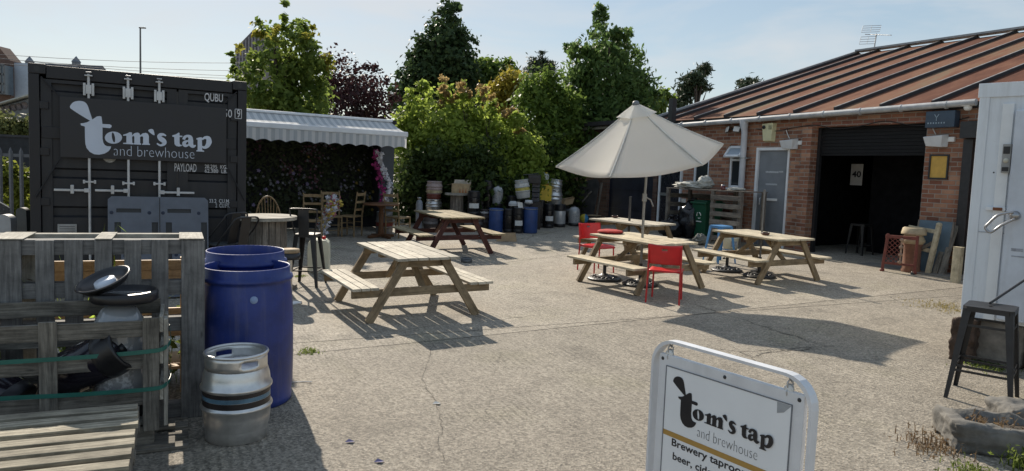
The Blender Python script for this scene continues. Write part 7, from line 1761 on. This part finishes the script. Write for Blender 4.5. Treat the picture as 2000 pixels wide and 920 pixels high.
# ------------------------------------------------------------------ trees and background
def leaf_mesh(name, m, blobs, n, size, parent, flat=.0, droop=.0, clump=26, cs=.30, aspect=.62, shell=.45, seed=0, up_=.35):
    """many small leaves gathered in clumps inside ellipsoids. blobs: (x,y,z,rx,ry,rz)"""
    g = np.random.default_rng(seed+5)
    B = np.array(blobs, float); vol = (B[:, 3]*B[:, 4]*B[:, 5])**(2/3.); pr = vol/vol.sum()
    nc = max(3, n//clump); ib = g.choice(len(B), nc, p=pr)
    d = g.normal(size=(nc, 3)); d /= np.linalg.norm(d, axis=1)[:, None]; rad = (shell+(1-shell)*g.random(nc)**.6)*(1+.32*(g.random(nc) < .2))
    cc = B[ib, :3]+d*rad[:, None]*B[ib, 3:]
    rl = (B[ib, 3:].mean(axis=1)*cs)[:, None]
    idx = np.repeat(np.arange(nc), clump); N_ = len(idx)
    P = cc[idx]+g.normal(size=(N_, 3))*rl[idx]*np.array([1, 1, .75])
    out = d[idx]+g.normal(size=(N_, 3))*.75; out[:, 2] += up_; out /= np.linalg.norm(out, axis=1)[:, None]
    a = np.cross(out, g.normal(size=(N_, 3))); a /= np.linalg.norm(a, axis=1)[:, None]
    if droop: a[:, 2] -= droop; a /= np.linalg.norm(a, axis=1)[:, None]
    b = np.cross(out, a); b /= (np.linalg.norm(b, axis=1)[:, None]+1e-6)
    s = (size*g.uniform(.55, 1.35, N_))[:, None]
    v = np.stack([P-a*s*.5, P+b*s*.5*aspect-a*s*.05, P+a*s*.5-out*s*.15, P-b*s*.5*aspect-a*s*.05], 1).reshape(-1, 3)
    me = bpy.data.meshes.new(name); me.vertices.add(len(v)); me.vertices.foreach_set('co', v.ravel()); me.loops.add(N_*4); me.polygons.add(N_)
    me.loops.foreach_set('vertex_index', np.arange(N_*4)); me.polygons.foreach_set('loop_start', np.arange(N_)*4); me.polygons.foreach_set('loop_total', np.full(N_, 4)); me.update()
    me.materials.append(m); o = bpy.data.objects.new(name, me); COL.objects.link(o); o.parent = parent; return o
BARK = mat('tree_bark', (.06, .045, .035), rough=.9, var=.3, scale=10)
def px_blobs(L_, dep, org, jit=.6, yd=1.0, seed=0):
    rd = random.Random(seed); out = []
    for e in L_:
        px, py, r_ = e[:3]; ry = e[3] if len(e) > 3 else r_; dd = dep+rd.uniform(-jit, jit); c = pt(px, py, dd)-org; k = dd/CAM_F; out.append((c.x, c.y, c.z, r_*k, r_*k*yd, ry*k))
    return out
def tree(name, label, dep, basepx, L_, n, size, m, extra=None, trunk=.16, seed=0, group=None, limbs=7, cat='tree', **kw):
    org = pt(basepx, 430, dep); org.z = gz(org.x, org.y); t = thing(name, label, cat, org, 0, group, tilt=False)
    B = px_blobs(L_, dep, org, seed=seed); leaf_mesh('crown', m, B, n, size, t, seed=seed, **kw)
    ztop = max(b_[2] for b_ in B)*.85; mb = MB(); rd = random.Random(seed)
    cx_t = sum(b_[0] for b_ in B)/len(B)
    mb.tube([(0, 0, -.05), (cx_t*.25+.06, .03, ztop*.3), (cx_t*.6-.05, 0, ztop*.65), (cx_t, 0, ztop)], [trunk, trunk*.8, trunk*.5, trunk*.12], 8)
    for b_ in sorted(B, key=lambda q: -q[3])[:limbs]:
        z0 = max(.3, min(b_[2]*.6, ztop*.7)); f = z0/ztop; st = Vector((cx_t*f, 0, z0)); en = Vector(b_[:3]); md = st.lerp(en, .5)+Vector((0, 0, .12*(en-st).length)); mb.tube([st, md, en], [trunk*.35, trunk*.22, trunk*.06], 6)
    mb.build('trunk', BARK, t)
    if extra:
        for nm, m2, L2, n2, s2 in extra: leaf_mesh(nm, m2, px_blobs(L2, dep-.3, org, seed=seed+1), n2, s2, t, seed=seed+3, shell=.2, clump=12)
    return t
MAPLE = leafmat('maple_leaf', (0.049, 0.084, 0.0196), (0.161, 0.203, 0.042), .42)
MAPLE_LIT = leafmat('maple_lit_leaf', (0.11, 0.13, 0.02), (0.2, 0.17, 0.03), .45)  # yellow tips: sunlight on the leaf edges put into the colour
BEECH = leafmat('copper_beech_leaf', (0.022, 0.012, 0.014), (0.06, 0.026, 0.026), .22)
ALDER = leafmat('dark_alder_leaf', (0.0168, 0.0364, 0.0168), (0.056, 0.0868, 0.0308), .25)
HAZEL = leafmat('light_shrub_leaf', (.085, .125, .022), (.25, .305, .058), .48)
ORANGE = leafmat('orange_shoot_leaf', (.17, .125, .05), (.30, .215, .095), .4)
YELLOW = leafmat('yellow_leaf', (.13, .115, .018), (.24, .20, .03), .45)
HEDGE = leafmat('hedge_leaf', (0.0392, 0.0728, 0.0168), (0.14, 0.196, 0.0364), .4)
CHERRY = leafmat('cherry_leaf', (0.035, 0.07, 0.0252), (0.112, 0.168, 0.0448), .38)
PINEN = leafmat('pine_needles', (0.0224, 0.0392, 0.0252), (0.063, 0.084, 0.0448), .1)
tree('maple_tree', 'tall loose maple with sunlit-yellow tips behind the black bar and awning', 20.5, 565, [(570, 85, 34, 36), (520, 75, 20, 26), (598, 70, 18, 28), (608, 110, 26), (540, 120, 34), (575, 150, 40), (618, 150, 28), (495, 130, 22, 30), (480, 165, 28), (530, 180, 40), (600, 200, 44), (555, 225, 56), (490, 205, 30), (548, 45, 12, 18), (462, 138, 9), (440, 148, 11, 4), (556, 10, 13, 9), (585, 35, 9, 10), (640, 125, 16), (452, 112, 6, 14), (508, 45, 8, 10)], 6800, .18, MAPLE,
     [('lit_tips', MAPLE_LIT, [(505, 60, 14), (470, 100, 14), (545, 70, 20), (600, 60, 16), (640, 120, 16)], 220, .17)], seed=1, clump=18, cs=.24, group=None)
tree('copper_beech', 'dark purple copper beech between the maple and the light shrubs', 26, 700, [(665, 150, 42), (700, 175, 46), (735, 185, 36), (690, 215, 50), (645, 175, 32), (740, 225, 26), (725, 132, 16, 8), (752, 158, 14, 7), (660, 118, 20, 8), (620, 230, 40), (670, 250, 40), (768, 190, 12, 6), (720, 255, 30)], 6500, .15, BEECH, trunk=.2, seed=2, clump=14, cs=.30)
tree('alder_tree', 'very tall dark cone shaped tree rising above the hedge', 38, 872, [(880, 22, 20, 22), (874, 55, 34), (868, 95, 46), (900, 90, 24), (850, 130, 46), (890, 135, 44), (825, 90, 18), (818, 118, 24), (835, 165, 48), (895, 175, 50), (860, 200, 60), (910, 130, 18), (800, 165, 26), (790, 200, 30), (775, 180, 16)], 15000, .27, ALDER, trunk=.35, seed=3, clump=22, cs=.22)
tree('broadleaf_tree', 'dark round tree right behind the tall cone shaped tree', 40, 960, [(950, 145, 34, 26), (985, 140, 22, 18), (925, 155, 30), (965, 175, 46), (1000, 150, 14)], 8000, .32, HEDGE, trunk=.3, seed=4, clump=22, cs=.24)
tree('yellow_tree', 'small yellow leaved tree above the light green shrubs', 30, 1000, [(1000, 165, 26, 24), (985, 190, 26), (1016, 190, 24), (1003, 148, 12), (1025, 175, 14), (975, 215, 22)], 4200, .20, YELLOW, trunk=.12, seed=5, clump=14)
def shrub(label, base, L_, n, tips, seed, dep=21.2, m=HAZEL, size=.145, **kw):
    return tree('shrub', label, dep, base, L_, n, size, m, [('orange_shoots', ORANGE, tips, 260, .13)] if tips else None, trunk=.05, seed=seed, group='light green shrubs along the back of the yard', cat='shrub', clump=14, cs=.26, **kw)
shrub('light green shrub immediately right of the awning, no orange tips', 812, [(803, 195, 9, 26), (826, 178, 9, 28), (838, 195, 9, 22), (790, 240, 24), (818, 238, 30), (800, 285, 40), (835, 290, 36), (805, 335, 44), (850, 340, 40)], 7000, None, 11)
shrub('light green shrub with two orange shoots, second from the awning', 872, [(866, 180, 8, 24), (858, 215, 18), (880, 205, 11, 28), (870, 250, 36), (885, 290, 40), (860, 320, 44), (895, 345, 44)], 7500, [(866, 163, 6, 18), (870, 182, 7, 14), (861, 205, 8), (880, 196, 5, 12)], 12)
shrub('light green shrub with the tallest orange shoots in the hedge centre', 908, [(901, 182, 8, 28), (913, 205, 12, 22), (898, 240, 24), (925, 255, 32), (905, 295, 42), (930, 335, 46)], 7000, [(900, 160, 6, 20), (905, 186, 8, 16), (915, 182, 5, 12), (893, 190, 6, 10)], 13)
shrub('light green shrub with broad orange crest under the yellow tree', 948, [(943, 195, 10, 26), (958, 215, 13, 22), (940, 250, 30), (965, 275, 36), (950, 315, 48), (975, 345, 44)], 7000, [(938, 178, 6, 16), (947, 180, 7, 18), (958, 195, 6, 12), (985, 222, 8, 7), (966, 205, 6, 10)], 14)
shrub('light green shrub with orange sprigs below the yellow tree', 1000, [(990, 240, 18), (1010, 235, 16), (1000, 275, 32), (1020, 300, 36), (990, 325, 42), (1020, 350, 40)], 6500, [(990, 222, 9), (1006, 218, 8), (1015, 255, 8)], 15)
tree('hedge_tree', 'mid green bushy tree between the yellow tree and the big cherry', 23, 1062, [(1055, 165, 34), (1040, 190, 30), (1075, 200, 40), (1050, 235, 48), (1085, 260, 50), (1045, 290, 46), (1075, 325, 54), (1100, 205, 34), (1040, 345, 40)], 10500, .155, HEDGE, trunk=.12, seed=7, clump=16, cs=.26)
tree('cherry_tree', 'big dark green cherry tree towering over the parasol', 24.5, 1180, [(1172, 28, 12, 20), (1168, 62, 22, 20), (1212, 70, 20, 16), (1188, 100, 36, 30), (1130, 100, 22, 14), (1150, 125, 36), (1225, 120, 32), (1185, 150, 52), (1238, 165, 34), (1128, 165, 36), (1262, 172, 16, 12), (1282, 188, 14, 9), (1210, 205, 52), (1150, 215, 54), (1250, 215, 36), (1110, 225, 40), (1180, 260, 60), (1120, 285, 50), (1230, 72, 9, 8), (1110, 95, 10, 8)], 14500, .21, CHERRY, trunk=.2, seed=8, clump=14, cs=.25, droop=.7, aspect=.42)
tree('hedge_tree', 'low green bush peeping over the workshop eaves right of the cherry', 30, 1295, [(1290, 195, 20, 16), (1305, 192, 12, 10), (1275, 205, 22)], 1800, .2, HEDGE, trunk=.08, seed=9)
def conifer(label, dep, base, L_, n, seed): return tree('pine_tree', label, dep, base, L_, n, .45, PINEN, trunk=.3, seed=seed, clump=16, cs=.4, aspect=.25, group='distant pines', limbs=12)
conifer('distant dark pine between the yellow tree and the cherry', 62, 1057, [(1056, 108, 7, 9), (1048, 122, 14, 7), (1066, 128, 16, 7), (1050, 138, 20, 7), (1068, 145, 14, 8), (1056, 165, 20, 14)], 2600, 21)
conifer('lone layered pine leaning right above the workshop roof', 58, 1352, [(1372, 138, 14, 8), (1380, 130, 9, 5), (1355, 150, 16, 8), (1335, 158, 9, 5), (1362, 162, 16, 6), (1382, 172, 10, 4), (1345, 172, 18, 7), (1335, 184, 14, 8), (1360, 180, 12, 5), (1330, 200, 16, 10)], 3400, 22)
conifer('pine tip just showing over the workshop roof edge', 60, 1463, [(1462, 155, 5, 4), (1450, 160, 7, 3), (1474, 156, 7, 4), (1465, 170, 20, 9)], 900, 23)
# bushes and ivy on the far left
tree('garden_bush', 'olive green bush above the dark wall left of the container', 26, 20, [(10, 240, 30, 18), (45, 250, 30, 18), (-20, 245, 30), (70, 255, 30), (25, 265, 40, 14)], 4200, .16, leafmat('olive_leaf', (.05, .065, .02), (.12, .13, .05), .3), trunk=.06, seed=31, cat='bush')
tree('ivy_bush', 'yellow green ivy behind the steel palisade fence', 16.6, 30, [(10, 345, 28), (40, 355, 26), (55, 400, 30), (20, 400, 36), (60, 345, 20), (-20, 380, 40)], 4600, .12, leafmat('ivy_leaf', (.06, .085, .012), (.17, .18, .03), .4), trunk=.04, seed=32, cat='bush')
# bushes at the back, leaf colour darkened to stand for shade there
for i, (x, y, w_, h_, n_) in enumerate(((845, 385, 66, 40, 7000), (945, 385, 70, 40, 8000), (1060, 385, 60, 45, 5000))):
    tree('hedge_bush', ('bush with shade-darkened leaf colour behind the left cask stack', 'bush with shade-darkened leaf colour behind the two blue drums', 'bush with shade-darkened leaf colour behind the steel kegs and carton')[i], (20.2, 20.3, 22.6)[i], x, [(x+5, y-75, 34), (x-30, y-60, 30), (x-40, y-25, 40), (x, y, w_*.7, h_), (x+40, y-20, 42), (x-20, y+25, 50, 26), (x+30, y+28, 50, 26)], n_, .15, leafmat('shade_toned_leaf', (.022, .038, .012), (.06, .085, .022), .3), trunk=.05, seed=41+i, cat='bush', group='shaded bushes behind the keg pile')
# ------------------------------------------------------------------ palisade fence, car, planters
fo = at(20, 472); fd = pt(20, 400, 14.2); FO = Vector((fd.x, fd.y, gz(fd.x, fd.y)))
FA = R(25); FPl = Plane(FO, FA); t = thing('palisade_fence', 'grey steel palisade fence with pointed pales left of the container', 'fence', FO, FA, tilt=False)
z1_ = FPl.hit(25, 287)[1]; zr_ = FPl.hit(20, 303)[1]; PALE = mat('palisade_grey', (.13, .14, .155), rough=.6, metal=.0, var=.15)
for k in range(-4, 8):
    x = .02+k*.17; mb = MB(); V = [(x-.035, .01, .05), (x, -.012, .05), (x+.035, .01, .05), (x-.035, .01, z1_-.09), (x, -.012, z1_-.07), (x+.035, .01, z1_-.09), (x, -.004, z1_)]
    mb.add(V, [(0, 1, 4, 3), (1, 2, 5, 4), (3, 4, 6), (4, 5, 6)]); o = mb.build('pale', PALE, t); s_ = o.modifiers.new('t', 'SOLIDIFY'); s_.thickness = .004
for z in (zr_, .35):
    mb = MB(); mb.box((.35, .04, z), (2.6, .03, .06)); mb.build('rail', PALE, t)
for k in (-.7, 1.55): mb = MB(); mb.box((k, .09, z1_/2), (.06, .06, z1_)); mb.build('post', PALE, t)
w0 = pt(20, 400, 19.5); t = thing('dark_garden_wall', 'dark low wall beyond the palisade fence', 'wall', Vector((w0.x, w0.y, gz(w0.x, w0.y))), R(20), tilt=False); hW = pt(20, 268, 19.5).z-gz(w0.x, w0.y); mb = MB(); mb.box((0, 0, hW/2), (9, .25, hW)); mb.build('wall', mat('dark_wall', (.03, .032, .036), rough=.8, var=.3), t); mb = MB(); mb.box((0, 0, hW+.03), (9, .32, .06)); mb.build('coping', mat('dark_coping', (.05, .05, .055), rough=.8), t)
# silver car at the extreme left, mostly outside the picture
cD = 10.2; cp = Vector((-9.22, 10.2, 0)); cz = gz(cp.x, cp.y); t = thing('parked_car', 'pale silver car end just peeping in at the left edge', 'car', Vector((cp.x, cp.y, cz)), R(92), tilt=False)
CARP = mat('silver_car_paint', (.42, .44, .46), rough=.25, metal=.5, var=.05, coat=.6)
prof = [(-2.0, .35), (-2.02, .62), (-1.9, .80), (-1.2, .92), (-.65, 1.32), (-.1, 1.46), (.8, 1.44), (1.45, 1.22), (1.75, .95), (1.98, .85), (2.02, .5), (1.95, .3)]
mb = MB(); V = []; 
for x, z in prof:
    for f, ins in ((-1, 0), (-.96, .05), (.96, .05), (1, 0)):
        yy = f*(.86-(.20*max(0, (z-.9))/.55)); V.append((x, yy, z+(.02 if abs(f) < 1 else -.02)))
n = len(prof); F = [(4*i+k, 4*i+k+1, 4*i+k+5, 4*i+k+4) for i in range(n-1) for k in range(3)]; mb.add(V, F, None, 0, True)
mb.add([(x, -.86+(.20*max(0, (z-.9))/.55), z-.02) for x, z in prof], [tuple(range(n))]); mb.add([(x, .86-(.20*max(0, (z-.9))/.55), z-.02) for x, z in prof], [tuple(range(n))]); mb.build('body', CARP, t)
for sx in (-1, 1):
    mb = MB(); mb.add([(-1.05, sx*.868+.0, .95), (1.4, sx*.868, .98), (1.1, sx*.70, 1.30), (-.1, sx*.68, 1.38), (-.55, sx*.72, 1.27)], [(0, 1, 2, 3, 4)]); mb.build('side_window', GLASS, t)
    for x in (-1.25, 1.3):
        mb = MB(); mb.lathe([(0, -.1), (.3, -.1), (.32, -.06), (.32, .06), (.3, .1), (0, .1)], (x, sx*.80, .32), 24, rot=Matrix.Rotation(R(90), 3, 'X')); wh = mb.build('wheel', BLACKPL, t)
        mb = MB(); mb.lathe([(0, .0), (.2, 0), (.2, .02), (0, .03)], (x, sx*.905, .32), 20, rot=Matrix.Rotation(R(-90*sx), 3, 'X')); mb.build('rim', GALV, wh)
for lb, x0_, x1_, yt, dp, rz_ in (('rounded pale grey bollard head at the left edge behind the pallets', 0, 30, 418, 9.6, 0), ('rounded dark grey stone post against the container corner', 39, 57, 405, 10.2, .2)):
    c_ = pt((x0_+x1_)/2, 440, dp); w_ = (x1_-x0_)/CAM_F*dp; z_ = gz(c_.x, c_.y); h_ = pt((x0_+x1_)/2, yt, dp).z-z_
    t = thing('rounded_post', lb, 'post', Vector((c_.x, c_.y, z_)), rz_); mb = MB(); a_ = w_/2; ol = [(-a_, 0), (a_, 0), (a_, h_-a_*.8)]+[(a_*math.cos(q), h_-a_*.8+a_*.8*math.sin(q)) for q in [math.pi*k/12 for k in range(1, 12)]]+[(-a_, h_-a_*.8)]
    mb.poly(ol, [], lambda x, y, d: Vector((x, d-.06, y)), .12); mb.build('post', mat('pale_post_grey', (.34, .355, .37), rough=.6, var=.15) if x0_ == 0 else mat('dark_post_grey', (.075, .08, .08), rough=.7, var=.2), t, bevel=.01)
# ------------------------------------------------------------------ far buildings, lamps, wires
def facade(px0, px1, py0, dep, a): pass
d = 62; o_ = pt(-30, 300, d); z0_ = .6
BR2 = mat('distant_brick', (.12, .075, .06), rough=.9, var=.15); GLS = mat('distant_glass', (.09, .12, .15), rough=.2, var=.3, scale=1.2); PALEB = mat('pale_render', (.40, .46, .54), rough=.7, var=.08)
t = thing('brick_block', 'brown gabled block with glazed bay at the top left edge', 'building', Vector((o_.x, o_.y, z0_)), 0, tilt=False); k = d/CAM_F
def relx(px): return (pt(px, 300, d)-o_).x
def relz(py, px=20): return pt(px, py, d).z-z0_
mb = MB(); x0_, x1_ = relx(-60), relx(23); mb.add([(x0_, 0, 0), (x1_, 0, 0), (x1_, 0, relz(120)), (relx(0), 0, relz(93)), (x0_, 0, relz(110)), (x0_, 1.5, 0), (x1_, 1.5, 0), (x1_, 1.5, relz(120)), (relx(0), 1.5, relz(93)), (x0_, 1.5, relz(110))], [(0, 1, 2, 3, 4), (1, 6, 7, 2), (2, 7, 8, 3), (3, 8, 9, 4), (9, 8, 7, 6, 5)]); mb.build('wall', BR2, t)
mb = MB(); mb.box(((relx(2)+relx(30))/2, -.6, relz(160)), (relx(30)-relx(2), 1.1, relz(130)-relz(185))); gl = mb.build('glazed_bay', GLS, t)
mb = MB(); 
for q in range(5): mb.box((relx(2+7*q), -1.17, relz(160)), (.12, .06, relz(130)-relz(185)))
for py in (132, 150, 168, 184): mb.box(((relx(2)+relx(30))/2, -1.17, relz(py)), (relx(30)-relx(2), .06, .14))
mb.build('mullion', mat('bay_frame', (.12, .13, .14)), gl)
mb = MB(); mb.box(((relx(23)+relx(50))/2, 2, relz(170)/1), (relx(50)-relx(23), 3, relz(120)-relz(215))); mb.build('stair_tower', PALEB, t)
d = 75; o_ = pt(110, 300, d); t = thing('church_roof', 'dark long roof with two pointed vents beyond the container', 'building', Vector((o_.x, o_.y, z0_)), 0, tilt=False)
def rx(px): return (pt(px, 300, d)-o_).x
def rz2(py, px): return pt(px, py, d).z-z0_
zr0, zr1 = rz2(124, 60), rz2(126, 185)
mb = MB(); mb.add([(rx(48), 0, rz2(150, 60)), (rx(198), 0, rz2(150, 60)), (rx(186), 1.5, zr1), (rx(52), 1.5, zr1), (rx(198), 3, rz2(150, 60)), (rx(48), 3, rz2(150, 60))], [(0, 1, 2, 3), (1, 4, 2), (4, 5, 3, 2), (5, 0, 3)]); mb.build('roof', mat('distant_slate', (.06, .063, .07), rough=.6, var=.15), t)
mb = MB(); mb.box(((rx(48)+rx(198))/2, 1.5, rz2(150, 60)/2), (rx(198)-rx(48)-1, 2.6, rz2(150, 60))); mb.build('wall', BR2, t)
for px in (42, 134):
    mb = MB(); w_ = 13*d/CAM_F; zb = rz2(126, px); zt = rz2(119, px); ap_ = rz2(107, px); x = rx(px)
    mb.box((x, 1.5, (zb+zt)/2-.2), (w_*.85, w_*.85, zt-zb+.4)); mb.add([(x-w_/2, 1.5-w_/2, zt), (x+w_/2, 1.5-w_/2, zt), (x+w_/2, 1.5+w_/2, zt), (x-w_/2, 1.5+w_/2, zt), (x, 1.5, ap_)], [(0, 1, 4), (1, 2, 4), (2, 3, 4), (3, 0, 4)]); mb.build('vent_turret', mat('distant_lead', (.14, .16, .19), rough=.6), t)
d = 30; o_ = pt(10, 300, d); zg = gz(o_.x, o_.y); t = thing('low_shed', 'low shed with pale ribbed roof and painted discs on its gable', 'shed', Vector((o_.x, o_.y, zg)), R(10), tilt=False)
def qx(px): return (pt(px, 300, d)-o_).x
def qz(py): return pt(20, py, d).z-zg
mb = MB(); mb.add([(qx(-40), 0, 0), (qx(58), 0, 0), (qx(58), 0, qz(190)), (qx(-40), 0, qz(226)), (qx(-40), 4, 0), (qx(58), 4, 0), (qx(58), 4, qz(190)), (qx(-40), 4, qz(226))], [(0, 1, 2, 3), (4, 7, 6, 5), (1, 5, 6, 2), (0, 3, 7, 4)]); mb.build('wall', mat('shed_wall', (.14, .15, .16), rough=.8, var=.2), t)
mb = MB()
for q in range(14): 
    y = -.2+.32*q; mb.bar((qx(-42), y, qz(222)), (qx(60), y, qz(184)), .17, .05); mb.bar((qx(-42), y+.16, qz(223)), (qx(60), y+.16, qz(185)), .17, .02)
mb.build('roof', mat('pale_sheet_roof', (.36, .38, .36), rough=.6, var=.15), t)
mb = MB()
for i, px in enumerate((6, 16, 26, 36, 46)): mb.lathe([(0, 0), (.14, 0), (.14, .03)], (qx(px), -.01, qz(216-3*i*.9)), 16, rot=Matrix.Rotation(R(90), 3, 'X'))
mb.build('painted_disc', mat('mural_red', (.13, .11, .11), rough=.7, var=.4, scale=3), t)
d = 70; o_ = pt(478, 300, d); t = thing('tower_block', 'distant grey brown tower with ribbed glazing half hidden by the maple', 'building', Vector((o_.x, o_.y, z0_)), R(0), tilt=False)
tx = lambda px: (pt(px, 300, d)-o_).x; tz = lambda py: pt(480, py, d).z-z0_
mb = MB(); mb.add([(tx(458), 0, 0), (tx(505), 0, 0), (tx(505), 0, tz(60)), (tx(494), 0, tz(60)), (tx(458), 0, tz(98)), (tx(458), 6, 0), (tx(505), 6, 0), (tx(505), 6, tz(60)), (tx(494), 6, tz(60)), (tx(458), 6, tz(98))], [(0, 1, 2, 3, 4), (3, 8, 9, 4), (2, 7, 8, 3), (1, 6, 7, 2), (0, 4, 9, 5)]); mb.build('wall', mat('tower_brown', (.13, .12, .13), rough=.7, var=.2), t)
mb = MB()
for q in range(8): px = 461+6*q; mb.box((tx(px), -.06, tz(101-max(0, px-458)*1.0 if px < 494 else 62)/2), (.12, .1, tz(103-max(0, px-458) if px < 494 else 64)))
for q in range(10): mb.box((tx(481), -.03, tz(105+9*q)), (tx(505)-tx(458), .05, .12))
mb.build('glazing_rib', mat('tower_rib', (.24, .23, .25), rough=.6), t)
# street lamps
d = 48; o_ = pt(275, 300, d); o_.z = .6; t = thing('street_lamp', 'tall thin street lamp rising behind the container', 'street lamp', o_, 0, tilt=False); zt = pt(275, 58, d).z-.6
mb = MB(); mb.tube([(0, 0, 0), (0, 0, zt)], [.09, .05], 8); mb.build('column', mat('lamp_grey', (.10, .105, .11), rough=.5), t); mb = MB(); mb.box((.14, 0, zt), (.42, .16, .08)); mb.build('lantern', mat('lamp_grey', (.1, .105, .11)), t, bevel=.02)
d = 45; o_ = pt(1017, 300, d); o_.z = .6; t = thing('street_lamp', 'curved swan neck street lamp above the yellow tree', 'street lamp', o_, 0, tilt=False); zt = pt(1017, 140, d).z-.6
mb = MB(); mb.tube(smooth_path([(0, 0, 0), (0, 0, zt-.4), (-.05, 0, zt-.1), (-.25, 0, zt), (-.55, 0, zt+.02)], 4), .05, 8); mb.build('column', mat('lamp_grey', (.1, .105, .11)), t); mb = MB(); mb.box((-.7, 0, zt), (.4, .14, .07)); mb.build('lantern', mat('lamp_pale', (.3, .31, .31)), t, bevel=.015)
# overhead wires
for i, (y0, y1, lb) in enumerate(((103, 120, 'topmost overhead wire above the container'), (107, 148, 'second overhead wire sloping down to the maple'), (118, 152, 'third overhead wire low over the container'), (110, 136, 'faint overhead wire between the others'))):
    a_ = pt(-80, y0-2, 50); b_ = pt(520, y1+3, 56); mb = MB(); mb.tube([a_.lerp(b_, q/10)-a_-Vector((0, 0, .25*math.sin(math.pi*q/10))) for q in range(11)], .016, 4); single(mb.build('overhead_wire', mat('wire_grey', (.12, .12, .13))), lb, 'wire', a_, 0, 'overhead wires', tilt=False)
bpy.context.view_layer.update()
